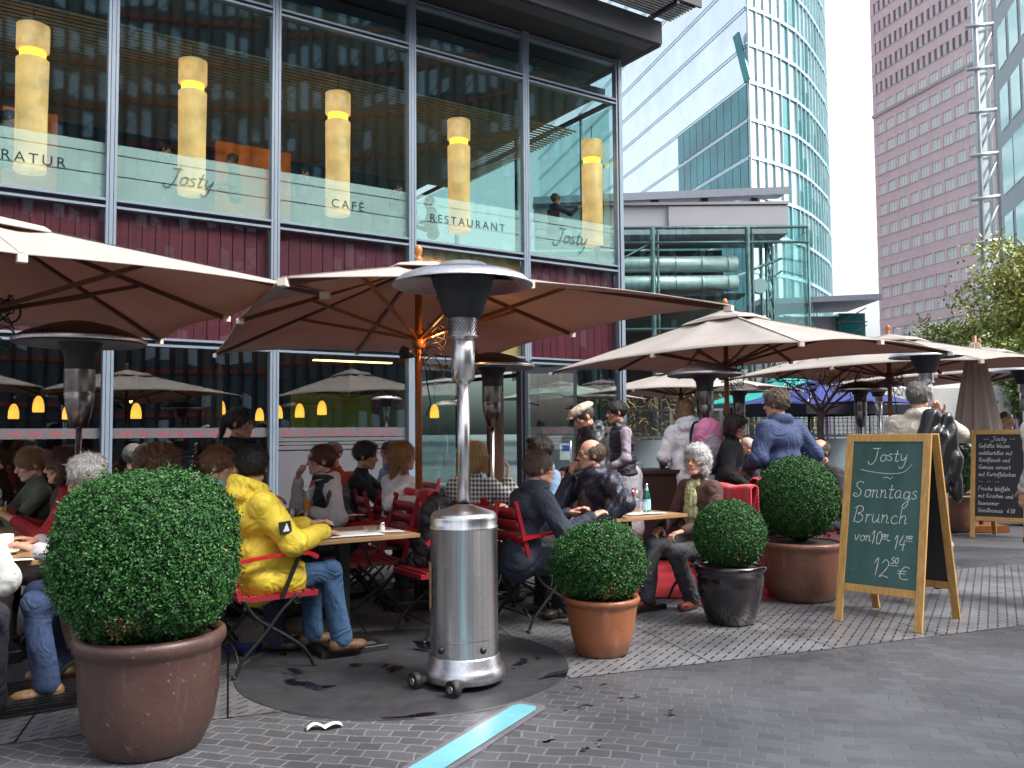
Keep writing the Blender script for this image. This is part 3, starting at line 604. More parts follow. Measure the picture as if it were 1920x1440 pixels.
for (s_, of, z, lb) in PD:
    p = fl(s_, of, z-.08)
    if pend0 is None:
        pend0 = t = thing('pendant_lamp', lb, 'lamp', p, 0, 'amber pendant lamps inside the shop windows')
        m_ = MB(); m_.lathe([(.0, -.1), (.085, -.1), (.09, -.06), (.085, .03), (.065, .11), (.03, .16), (.0, .17)], 18); m_.build('lamp_shade', M['amber'], t)
        m_ = MB(); m_.tube([(0, 0, .16), (0, 0, .8)], .006, 6); m_.build('cord', M['alu_dark'], t)
    else: t = copy_tree(pend0); t.location = p; t['label'] = lb
# opposite forum building behind the viewer: it stands where the cafe windows mirror it
M['ref_dark'] = mat('forum_glass', (.04, .085, .105), .25, var=.3, scale=.3)
M['ref_red'] = mat('forum_red_band', (.36, .035, .03), .6)
M['ref_white'] = mat('forum_sky_sliver', (.42, .58, .66), .5, var=.3, scale=.2)  # pale panes stand for slivers of sky, brightness painted into the colour
M['ref_steel'] = mat('forum_steel', (.05, .06, .08), .4, metal=.3)
fr = thing('forum_building', 'curved glass office building with red floor bands across the plaza, mirrored in the upstairs windows', 'building', (6, -4, 0))
def arc(a, r, z): return (r*math.cos(a), r*math.sin(a), z)
A0, A1, RAD, NF = R(-82), R(24), 34.0, 12
def ringwall(mb, r, z0, z1, a0, a1, n, mi=0):
    vs = []
    for k in range(n+1):
        a = a0+(a1-a0)*k/n; vs += [arc(a, r, z0), arc(a, r, z1)]
    mb.add(vs, [(2*k, 2*k+1, 2*k+3, 2*k+2) for k in range(n)], mi)
m_ = MB(); ringwall(m_, RAD, 0, 36, A0, A1, 48); m_.build('glass_front', M['ref_dark'], fr)
m_ = MB()
for f in range(1, NF): ringwall(m_, RAD-.25, f*3.1, f*3.1+.3, A0, A1, 48)
m_.build('floor_band', M['ref_red'], fr)
ps_ = []; rg = random.Random(5)
for f in range(NF):
    for k in range(66):
        if rg.random() < (.85 if f > 7 else .6 if f > 2 else .3):
            a = A0+(A1-A0)*(k+.08)/66; b = A0+(A1-A0)*(k+.84)/66; z0 = f*3.1+.6+rg.uniform(0, .4); z1 = f*3.1+rg.uniform(1.5, 2.95)
            q_ = MB(); ps_.append(q_); q_.quad(arc(a, RAD-.12, z0), arc(b, RAD-.12, z0+rg.uniform(-.3, .3)), arc(b, RAD-.12, z1+rg.uniform(-.5, .2)), arc(a, RAD-.12, z1))
many('bright_pane', ps_, M['ref_white'], fr)
m_ = MB()
for k in range(67):
    a = A0+(A1-A0)*k/66; m_.bar(arc(a, RAD-.3, 0), arc(a, RAD-.3, 36), .09, .3)
for f in range(4, NF):
    for k in range(0, 66, 3):
        a = A0+(A1-A0)*k/66; b = A0+(A1-A0)*(k+3)/66; m_.bar(arc(a, RAD-1.0, f*3.1), arc(b, RAD-1.0, f*3.1+3.1), .07, .07); m_.bar(arc(b, RAD-1.0, f*3.1), arc(a, RAD-1.0, f*3.1+2.6), .05, .05)
m_.build('steel_lattice', M['ref_steel'], fr)
# ---------------- background buildings ----------------
M['tw_glass'] = mat('tower_glass', (.22, .52, .54), .12, metal=.55, var=.25, scale=.12, col2=(.55, .75, .78), coat=0, spec=1.0)
M['tw_dark'] = mat('tower_glass_dark', (.03, .20, .21), .08, metal=.4, var=.35, scale=.25, spec=1.0)
M['tw_white'] = mat('tower_glass_pale', (.80, .90, .94), .18, metal=.75, var=.1, scale=.3, spec=.8)
M['tw_band'] = mat('tower_band', (.45, .64, .69), .35, metal=.4, var=.05)
M['tw_fin'] = mat('tower_fin', (.45, .62, .66), .3, var=.1)
M['steel'] = mat('light_steel', (.4, .44, .46), .35, metal=.5, var=.08)
M['steel_teal'] = mat('teal_steel', (.09, .12, .125), .4, metal=.3, var=.1)
tw = thing('glass_tower', 'pale glass skyscraper with a sharp prow and a curved right flank', 'skyscraper', (22.4, 80, 0))
Fd = Vector((-.249, .968, 0)); FL0, NFL = 23.38-3.6*6, 34
def prow(t): return Fd*t
crv = [Vector((x-22.4, y-80, 0)) for x, y in [(22.4, 80), (24.3, 81.3), (26.3, 82.9), (28.5, 85), (30.7, 87.9), (32.8, 91.2), (34.8, 94.6), (36.4, 98.2), (37.7, 103), (38.3, 109), (38, 117), (36, 127)]]
H_ = 118
m_ = MB(); m_.quad(prow(0), prow(70), prow(70)+Vector((0, 0, H_)), prow(0)+Vector((0, 0, H_))); m_.build('pale_glass_front', M['tw_white'], tw)
ps_ = []; off = Vector((-.968, -.249, 0))*.06  # dark panes paint the reflection low on this face into the glass colour
for f in range(0, 9):
    z0 = FL0+3.6*f+.25; L_ = 34 if f < 7 else 15
    for k in range(int(L_/1.5)):
        a, b = prow(.2+k*1.5)+off, prow(.2+k*1.5+1.42)+off; q_ = MB(); ps_.append(q_)
        q_.quad(a+Vector((0, 0, z0)), b+Vector((0, 0, z0)), b+Vector((0, 0, z0+3.2)), a+Vector((0, 0, z0+3.2)))
many('dark_reflection_pane', ps_[::-1], M['tw_dark'], tw)
for f in range(NFL):
    m_ = MB(); z = FL0+3.6*f; m_.bar(prow(-.3)+off*3+Vector((0, 0, z)), prow(70)+off*3+Vector((0, 0, z)), .09, .09)
    for i in range(len(crv)-1): m_.bar(crv[i]+Vector((0, 0, z)), crv[i+1]+Vector((0, 0, z)), .4, .3)
    m_.build('floor_band', M['tw_band'], tw)
m_ = MB(); m2 = MB(); m3 = MB()
for i in range(len(crv)-1):
    a, b = crv[i], crv[i+1]; n = max(1, round((b-a).length/1.35))
    for k in range(n):
        p, q = a+(b-a)*k/n, a+(b-a)*(k+1)/n; nr = Vector(((q-p).y, -(q-p).x, 0)).normalized()
        (m3 if i < 2 else m_).quad(p, q, q+Vector((0, 0, H_)), p+Vector((0, 0, H_)))
        m2.bar(p+nr*.1, p+nr*.1+Vector((0, 0, H_)), .09, .2, up=nr)
m_.build('curved_glass_front', M['tw_glass'], tw); m2.build('fin', M['tw_fin'], tw); m3.build('pale_glass_flank', M['tw_white'], tw)
ps_ = []; rg = random.Random(9)
for i in range(2, len(crv)-1):
    a, b = crv[i], crv[i+1]; n = max(1, round((b-a).length/1.35))
    for k in range(n):
        p, q = a+(b-a)*(k+.08)/n, a+(b-a)*(k+.92)/n; nr = Vector(((q-p).y, -(q-p).x, 0)).normalized()*.05
        for f in range(0, 16):
            if rg.random() < (.75 if f < 9 else .12):
                z = FL0+3.6*f+.4; h = rg.choice((1.5, 2.9, 2.9)); q_ = MB(); ps_.append(q_); q_.quad(p+nr+Vector((0, 0, z)), q+nr+Vector((0, 0, z)), q+nr+Vector((0, 0, z+h)), p+nr+Vector((0, 0, z+h)))
many('tinted_pane', ps_, M['tw_dark'], tw)
m_ = MB(); m_.bar(prow(0)+Vector((-.1, -.3, 34.2)), prow(1)+Vector((-.5, 0, 39.2)), .2, .8); m_.build('glass_blade', M['tw_dark'], tw)
# brick tower
M['brick'] = mat('brick_washed_out', (.84, .59, .62), .8, var=.08, scale=.6, bump=.1, bscale=8)  # red brick made paler, the bright sky's bloom put into its colour
M['brick_dark'] = mat('brick_reveal', (.42, .24, .27), .8, var=.1)
M['cornice'] = mat('cornice', (.5, .42, .42), .7)
M['win_white'] = mat('window_blind', (.85, .85, .84), .4, var=.04)
M['win_dark'] = mat('window_dark', (.10, .12, .13), .15, var=.3, scale=.5)
bt = thing('brick_tower', 'tall washed out red brick office tower with rows of narrow white windows', 'skyscraper', (62.2, 146, 0))
Bd = Vector((.249, -.968, 0)); Bn = Vector((-.968, -.249, 0))
def bp_(t, z, o=0): return Bd*t+Bn*o+Vector((0, 0, z))
m_ = MB()
def wallblock(mb, t0, t1, z0, z1, o0, o1, mi=0):
    a = [bp_(t0, z0, o0), bp_(t1, z0, o0), bp_(t1, z0, o1), bp_(t0, z0, o1)]; b = [p+Vector((0, 0, z1-z0)) for p in a]
    mb.add(a+b, [(0, 1, 2, 3), (4, 5, 6, 7), (0, 1, 5, 4), (1, 2, 6, 5), (2, 3, 7, 6), (3, 0, 4, 7)], mi)
NB, BW, RH, Z0b = 15, 2.55, 3.5, 2.2
wallblock(m_, 0, NB*BW+.6, 0, 100, -18, -.35, 1)
for b in range(NB+1): wallblock(m_, b*BW, b*BW+(.62 if b else .8), 0, 100, -.34, 0)
for r_ in range(29): wallblock(m_, 0, NB*BW+.6, Z0b-1.4+RH*r_+(0), Z0b+RH*r_+.15, -.345, -.03 if r_ > 8 else .03)
m_.build('wall', [M['brick'], M['brick_dark']], bt)
m_ = MB()
for r_ in range(29): wallblock(m_, 0, NB*BW+.6, Z0b+RH*r_+.15, Z0b+RH*r_+.26, -.2, .06)
for z in (54.6,): wallblock(m_, -.1, NB*BW+.7, z, z+.5, -.2, .22)
m_.build('cornice', M['cornice'], bt)
wins = []
for r_ in range(28):
    for b in range(NB):
        w1 = MB(); wins.append((abs(r_-12)+abs(b-6)*1.4, w1))
        t0 = b*BW+.62; z = Z0b+RH*r_+.27; wd = BW-.62
        upper = z > 55
        for q in range(3):
            a = t0+.05+q*(wd-.1)/3; c = a+(wd-.1)/3-(.16 if q < 2 else .1)
            if upper and q == 1: wallblock(w1, a-.1, c+.12, z, z+1.85, -.33, -.1, 2); continue
            w1.quad(bp_(a, z, -.16), bp_(c, z, -.16), bp_(c, z+1.8, -.16), bp_(a, z+1.8, -.16), 1 if upper else 0)
        if not upper:
            for q in (1, 2): wallblock(w1, t0+.05+q*(wd-.1)/3-.13, t0+.05+q*(wd-.1)/3-.02, z, z+1.85, -.33, -.14, 2)
wins.sort(key=lambda q: q[0]); many('window', [q[1] for q in wins], [M['win_white'], M['win_dark'], M['brick']], bt)
# facade with large white windows and its steel stair frame at the right edge
ob = thing('office_block', 'grey office block with big slanting white windows at the right picture edge', 'building', (34.3, 60, 0))
Od = Vector((-.2717, -.962, 0)); On = Vector((-.962, .2717, 0))
M['grey_pan'] = mat('grey_panel', (.3, .32, .35), .5, var=.08, scale=.3)
M['brite'] = mat('white_pane', (.93, .94, .96), .12, metal=.75, var=.04, spec=1)
def op(t, z, o=0): return Od*t+On*o+Vector((0, 0, z))
m_ = MB(); m_.quad(op(0, 0), op(22, 0), op(22, 60), op(0, 60)); m_.quad(op(0, 0), op(0, 60), op(0, 60)-On*14, op(0, 0)-On*14); m_.build('wall', M['grey_pan'], ob)
wins = []
for r_ in range(12):
    for k in range(8):
        m_ = MB(); wins.append(m_)
        t0 = .9+k*2.7; z0 = 4.3+r_*4.4
        if (r_ in (3,)) : t0, w_, h_ = t0, 2.55, 3.3
        else: w_, h_ = 2.0, 2.9
        m_.quad(op(t0, z0, .04), op(t0+w_, z0, .04), op(t0+w_, z0+h_, .04), op(t0, z0+h_, .04))
many('window', wins, M['brite'], ob)
st = thing('steel_frame', 'pale steel frame of pipes and diagonals climbing between the brick tower and the grey block', 'steel frame', (38.3, 70, 0))
m_ = MB()
for dx in (0, 1.6): m_.tube([(dx+.0, 0, 0), (dx+.25, 0, 58)], .22, 8)
for k in range(16):
    z = 2+k*3.6; m_.tube([(-.9, -.3, z), (2.1, 0, z+.5)], .16, 8); m_.tube([(0, 0, z+.3), (1.6, 0, z+3.5)], .1, 6)
m_.build('pipe_frame', M['steel'], st)
m_ = MB(); m_.box((.9, .6, 29), (1.3, .1, 58)); m_.build('glass_infill', M['tw_white'], st)
# steel and glass pavilion with ducts
pv = thing('glass_pavilion', 'steel and glass entrance pavilion with two fat silver ducts under a grey roof', 'building', (5, 38, 0))
M['clad'] = mat('grey_cladding', (.30, .30, .33), .55, var=.06, scale=.4)
M['clad2'] = mat('roof_slab', (.22, .24, .28), .4, metal=.3, var=.08)
M['duct'] = mat('silver_duct', (.5, .56, .56), .35, metal=.25, var=.08, scale=2)
M['pv_glass'] = glass('pavilion_glass', (.82, .93, .92), refl=.12, ior=1.5, gcol=(.8, 1, 1))
M['vault'] = mat('dark_vault', (.035, .028, .022), .6, var=.3, scale=.6)
m_ = MB(); m_.box((1.6, 1, 10.1), (11, 3, .2)); m_.box((1.6, 1.0, 10.75), (11, 2.8, 1.1)); m_.box((4.5, .9, 10.8), (5.2, 2.8, .86)); m_.box((1.6, .95, 11.36), (11.1, 3, .12)); m_.build('fascia', M['clad'], pv)
m_ = MB(); m_.bar((-4, .2, 11.62), (7.2, .2, 12.0), 1.6, .12); m_.bar((-4, -.62, 11.5), (7.2, -.62, 11.86), .05, .3)
for x in (-1.4, 1.4, 3.6, 5.8): m_.box((x, .2, 11.55), (.3, .5, .34))
m_.build('roof_slab', M['clad2'], pv)
m_ = MB()
for x in (-1.5, 1.05, 5.1): m_.tube([(x, -1.3, 0), (x, -1.3, 10.1)], .11, 8); m_.tube([(x+.25, -1.1, 0), (x+.25, -1.1, 10.1)], .06, 6)
m_.tube([(7.7, -1.2, 0), (7.7, -1.2, 10.1)], .05, 6)
for z in (10.1, 9.45, 5.75): m_.tube([(-4, -1.3, z), (7.7, -1.3, z)], .07, 6)
for k in range(9):
    z = 1+k*1.0; m_.tube([(5.1, -1.3, z), (5.5, -.6, z+.5)], .03, 5); m_.tube([(1.05, -1.3, z), (1.4, -.6, z+.5)], .03, 5); m_.tube([(6.5, .8, z), (7.0, 1.5, z+1)], .05, 5); m_.tube([(7.0, 1.5, z), (6.5, .8, z+1)], .05, 5)
for a in ((6.5, .8), (7.0, 1.5), (6.1, .2)): m_.tube([(*a, 0), (*a, 9.9)], .07, 6)
m_.tube([(-2.5, -1.3, 7.6), (.9, -1.3, 9.4)], .05, 5); m_.tube([(5.1, -1.3, 8.2), (7.7, 2.5, 9.5)], .07, 6); m_.tube([(5.1, -1.3, 7.2), (7.7, 2.5, 8.9)], .05, 6)
m_.build('steel_frame', M['steel_teal'], pv)
for z in (8.81, 7.95):
    m_ = MB(); m_.tube([(-4, .2, z), (5.0, .2, z)], .36, 20)
    for k in range(8): m_.tube([(-3.5+k*1.15, .2, z), (-3.46+k*1.15, .2, z)], .385, 20)
    m_.build('duct', M['duct'], pv)
m_ = MB(); m_.tube([(5.7, -.9, 7.65), (5.75, -.5, 7.65)], .33, 20); m_.build('round_disc', M['win_white'], pv)
m_ = MB(); m_.box((.55, -.6, 7.0), (.6, .2, .75), M=Matrix.Rotation(R(-20), 3, 'Y')); m_.build('floodlight', M['steel'], pv)
m_ = MB()
m_.grid(lambda u, v: (-5+10.0*u, -1+6*v, 3.6+3.2*(1-(1-v)**2)*.6+.9*math.sin(u*2.2)), 20, 12); m_.box((.5, 4, 5), (9.6, .3, 9.6)); m_.box((.2, 2.2, 2.7), (9.2, 2.6, 5.4)); m_.box((.2, 2.6, 9.0), (9.2, 1.2, 1.6)); m_.box((.3, -.1, 7.3), (9.6, 1.2, .12)); m_.build('dark_vault', M['vault'], pv)
m_ = MB(); m_.box((1.8, -1.5, 7.95), (11.6, .03, 4.35)); m_.box((7.75, 2.0, 5), (.03, 7, 10)); m_.build('glass_skin', M['pv_glass'], pv)
# small grey roof building
gb = thing('grey_roof_building', 'small grey building with a flat dark roof beside the tower foot', 'building', (17, 50, 0))
m_ = MB(); m_.box((0, 2.5, 4), (3.6, 5, 8)); m_.build('wall', M['clad'], gb)
m_ = MB(); m_.bar((-3.4, 0, 8.5), (3.4, 0, 8.75), 5, .3, up=(0, 0, 1)); m_.build('roof', M['clad2'], gb)
m_ = MB(); m_.box((2.5, .5, 5.2), (1.5, 2, 5.8)); m_.build('glass_corner', M['tw_dark'], gb)
m_ = MB()
for k in range(6): m_.bar((1.7, -.55, 2.5+k), (3.3, -.55, 3.4+k), .06, .06); m_.box((2.5, -.55, 2.6+k), (1.7, .06, .06))
m_.build('steel_frame', M['steel_teal'], gb)
# white bright shopfronts between the parasols
sf = thing('shop_row', 'row of pale shopfronts with tall white panes under the blue parasols', 'building', (14.5, 42, 0))
m_ = MB(); m_.box((0, 1, 2.2), (20, 2, 4.4)); m_.build('wall', mat('pale_front', (.45, .44, .46), .6, var=.1, scale=.5), sf)
for k in range(13):
    m_ = MB(); m_.box((-9+k*1.5, -.05, 1.9), (.9 if k % 3 else 1.2, .1, 3.0)); m_.build('window', M['brite'], sf)
pm = mat('purple_grey_pier', (.16, .12, .2), .6)
for k in range(14):
    m_ = MB(); m_.box((-9.75+k*1.5, -.1, 2), (.16, .2, 4)); m_.build('pier', pm, sf)
# frosted glass fence with mesh near the corner
fc = thing('glass_fence', 'low fence of frosted pale glass panels and wire mesh beyond the cafe corner', 'fence', (2.2, 20, 0))
m_ = MB()
for k in range(7): m_.box((.3+k*1.15, 0, .95), (.06, .06, 1.9))
m_.box((3.8, 0, 1.9), (7.2, .07, .05)); m_.box((3.8, 0, 1.28), (7.2, .05, .05)); m_.build('frame', M['steel'], fc)
fm = mat('frosted_panel', (.42, .52, .56), .25, var=.15, scale=.8)
for k in range(6):
    m_ = MB(); m_.box((.9+k*1.15, 0, .62), (1.06, .03, 1.2)); m_.build('frosted_panel', fm, fc)
m_ = MB()
for k in range(70): m_.box((.3+k*.1, .0, 1.59), (.012, .012, .6))
for k in range(7): m_.box((3.8, .0, 1.32+k*.09), (7.0, .012, .012))
m_.build('wire_mesh', M['steel_teal'], fc)
gd = MB(); rg = random.Random(4)
for k in range(420):
    p = Vector((rg.uniform(0, 6.5), rg.uniform(0, 1.2), rg.uniform(1.1, 2.7))); d = Vector((rg.uniform(-1, 1), rg.uniform(-1, 1), rg.uniform(-1, 1))).normalized()*.16
    gd.tube([p-d, p+Vector((0, 0, .05)), p+d], .011, 4, cap=False)
o = gd.build('gold_tangle', mat('gold_wire', (.26, .19, .06), .4, metal=.6, var=.3, scale=5), loc=(2.1, 24, 0)); tag(o, 'tangle of shiny golden wire and foil standing behind the mesh fence', 'sculpture')
# ---------------- trees ----------------
M['leaf_y'] = mat('leaf_autumn', (1, 1, 1), .5, var=.1, attr='Col'); M['leaf_box'] = mat('leaf_boxwood', (1, 1, 1), .46, var=.15, scale=9, attr='Col', spec=.32)
M['bark'] = mat('bark', (.09, .06, .045), .85, var=.3, scale=12, bump=.4, bscale=40)
M['bark_red'] = mat('bark_reddish', (.15, .10, .085), .8, var=.3, scale=12)
def leaves(name, P_, Nn, size, cols, mt, parent, rg, fold=.25, aspect=.6):
    n = len(P_); d = rg.normal(size=(n, 3)); d -= (d*Nn).sum(1)[:, None]*Nn*.75; d /= np.linalg.norm(d, axis=1)[:, None]+1e-9
    sd_ = np.cross(d, Nn); sd_ /= np.linalg.norm(sd_, axis=1)[:, None]+1e-9; up = np.cross(sd_, d)
    L_ = size*rg.uniform(.7, 1.3, n)[:, None]; W = L_*aspect*.5
    v = np.stack([P_-d*L_*.5, P_+sd_*W+up*L_*fold*.5, P_+d*L_*.5, P_-sd_*W+up*L_*fold*.5], 1).reshape(-1, 3)
    f = np.arange(4*n).reshape(n, 4); c = np.repeat(np.concatenate([cols, np.ones((n, 1))], 1), 4, 0)
    return link(name, npmesh(name, v, f, False, c), mt, parent)
def crown_tree(name, label, loc, h, rad, nl, lsize, c_lo, c_hi, seed, bare=False, trunk_r=.2, cz=.62, mt=None):
    rg = np.random.default_rng(seed); rr = random.Random(seed); t = thing(name, label, 'tree', loc)
    m_ = MB(); tips = []
    m_.tube([(0, 0, 0), (.05, 0, h*.2), (-.05, .05, h*.4), (0, 0, h*.62)], [trunk_r, trunk_r*.85, trunk_r*.7, trunk_r*.4], 8)
    for k in range(22):
        z = h*rr.uniform(.3, .62); a = rr.uniform(0, 6.28); L_ = rad*rr.uniform(.6, 1.0)
        p = [Vector((0, 0, z))]; d = Vector((math.cos(a), math.sin(a), rr.uniform(.3, 1.1))).normalized()
        for q in range(4): p.append(p[-1]+d*L_/4+Vector((rr.uniform(-.1, .1), rr.uniform(-.1, .1), rr.uniform(-.02, .14)))*rad*.3); d = (d+Vector((0, 0, .12))).normalized()
        m_.tube(p, [trunk_r*.3, trunk_r*.22, trunk_r*.15, trunk_r*.09, trunk_r*.04], 5); tips += p[2:]
        for q in range(3):
            b = p[rr.randint(1, 3)]; e = b+Vector((rr.uniform(-1, 1), rr.uniform(-1, 1), rr.uniform(-.1, .8)))*rad*.35; m_.tube([b, (b+e)/2+Vector((0, 0, .03*rad)), e], [trunk_r*.1, trunk_r*.06, trunk_r*.02], 4); tips.append(e)
    m_.build('trunk', M['bark'], t)
    T = np.array([tuple(p) for p in tips]); c = T[rg.integers(0, len(T), nl//28)]+rg.normal(size=(nl//28, 3))*rad*.16
    tone = rg.uniform(0, 1, len(c)); i = rg.integers(0, len(c), nl); P_ = c[i]+rg.normal(size=(nl, 3))*rad*np.array([.10, .10, .055])
    N_ = rg.normal(size=(nl, 3))+np.array([0, 0, .9]); N_ /= np.linalg.norm(N_, axis=1)[:, None]
    k = np.clip(tone[i]*.75+rg.uniform(0, .35, nl), 0, 1)[:, None]; cols = np.array(c_lo)*(1-k)+np.array(c_hi)*k
    leaves('crown', P_, N_, lsize, cols, mt or M['leaf_y'], t, rg); return t
crown_tree('plaza_tree', 'yellowing autumn tree at the right edge below the white windows', (17.9, 28, 0), 8.6, 2.9, 17000, .16, (.12, .15, .03), (.38, .39, .09), 1)
crown_tree('plaza_tree', 'greener full tree behind the closed parasol', (17.0, 31.5, 0), 6.9, 2.3, 12000, .16, (.07, .11, .03), (.26, .32, .08), 2)
crown_tree('plaza_tree', 'dark green low tree between the closed parasol and the right edge heater', (15.6, 26.5, 0), 5.0, 1.7, 8000, .13, (.05, .10, .025), (.22, .28, .06), 3)
t = thing('bare_tree', 'small nearly bare tree with forked reddish branches beside the man in the blue jacket', 'tree', (4.83, 13.6, 0)); rr = random.Random(8); m_ = MB()
m_.tube([(0, 0, 0), (.02, 0, .7), (-.02, 0, 1.4), (0, 0, 1.75)], [.075, .06, .055, .05], 8)
tw_ = []
def branch(p, d, L_, r_, lv):
    pts = [p]; 
    for q in range(3): d = (d+Vector((rr.uniform(-.25, .25), rr.uniform(-.25, .25), rr.uniform(-.05, .2)))).normalized(); pts.append(pts[-1]+d*L_/3)
    m_.tube(pts, [r_, r_*.85, r_*.7, r_*.5], 5)
    if lv < 3:
        for q in range(3 if lv == 0 else 2): branch(pts[rr.randint(1, 3)], (d+Vector((rr.uniform(-1, 1), rr.uniform(-1, 1), rr.uniform(-.3, .6)))).normalized(), L_*.62, r_*.5, lv+1)
    tw_.append(pts[-1])
for a in range(5): branch(Vector((0, 0, 1.6+.03*a)), Vector((math.cos(a*1.25), math.sin(a*1.25), .85)).normalized(), .62, .028, 0)
m_.build('trunk', M['bark_red'], t)
g2 = np.random.default_rng(5); T = np.array([tuple(p) for p in tw_]); P_ = T[g2.integers(0, len(T), 700)]+g2.normal(size=(700, 3))*.06; N_ = g2.normal(size=(700, 3)); N_ /= np.linalg.norm(N_, axis=1)[:, None]
leaves('sparse_leaves', P_, N_, .04, np.tile([[.26, .17, .10]], (700, 1)), M['leaf_y'], t, g2)
# ---------------- parasols ----------------
def canvas_mat(name, col, trans, f):
    m, N, L, b = nodes(name)
    tc = N.new('ShaderNodeTexCoord'); no = N.new('ShaderNodeTexNoise'); no.inputs['Scale'].default_value = 2.2; no.inputs['Detail'].default_value = 7; L.new(tc.outputs['Object'], no.inputs['Vector'])
    cr = N.new('ShaderNodeValToRGB'); cr.color_ramp.elements[0].position = .3; cr.color_ramp.elements[1].position = .7
    cr.color_ramp.elements[0].color = (*[c*.86 for c in col], 1); cr.color_ramp.elements[1].color = (*col, 1); L.new(no.outputs['Fac'], cr.inputs[0])
    L.new(cr.outputs[0], b.inputs['Base Color']); b.inputs['Roughness'].default_value = .85
    wv = N.new('ShaderNodeTexNoise'); wv.inputs['Scale'].default_value = 260; L.new(tc.outputs['Object'], wv.inputs['Vector'])
    n3 = N.new('ShaderNodeTexNoise'); n3.inputs['Scale'].default_value = 3.5; n3.inputs['Detail'].default_value = 3; L.new(tc.outputs['Object'], n3.inputs['Vector'])
    bp = N.new('ShaderNodeBump'); bp.inputs['Strength'].default_value = .35; bp.inputs['Distance'].default_value = .02; L.new(mth(N, L, 'ADD', n3.outputs['Fac'], mth(N, L, 'MULTIPLY', wv.outputs['Fac'], .03)), bp.inputs['Height']); L.new(bp.outputs[0], b.inputs['Normal'])
    tr = N.new('ShaderNodeBsdfTranslucent'); tr.inputs[0].default_value = (*trans, 1)
    mx = N.new('ShaderNodeMixShader'); mx.inputs[0].default_value = f; L.new(b.outputs[0], mx.inputs[1]); L.new(tr.outputs[0], mx.inputs[2])
    out = [n for n in N if n.type == 'OUTPUT_MATERIAL'][0]; L.new(mx.outputs[0], out.inputs[0]); return m
M['canvas'] = canvas_mat('cream_canvas', (.48, .44, .405), (.42, .19, .09), .27)
M['canvas_teal'] = canvas_mat('teal_canvas', (.03, .42, .40), (.03, .35, .33), .3)
M['canvas_navy'] = canvas_mat('navy_canvas', (.03, .05, .22), (.02, .03, .15), .2)
M['canvas_white'] = canvas_mat('white_canvas', (.8, .8, .78), (.7, .7, .65), .4)
M['canvas_brown'] = mat('taupe_canvas', (.46, .39, .34), .85, var=.15, scale=3)
M['pole'] = wood('pole_wood', (.20, .065, .018), (.36, .13, .03), .32, (30, 30, 2))
M['rib'] = mat('rib_wood', (.12, .04, .018), .5, var=.2)
M['finial'] = mat('finial_wood', (.42, .15, .04), .35, var=.25, scale=20)
M['black'] = mat('black_plastic', (.012, .012, .014), .4, var=.1)
M['seam'] = mat('canvas_seam', (.42, .38, .35), .85); M['pocket'] = mat('pocket_canvas', (.7, .62, .5), .8)
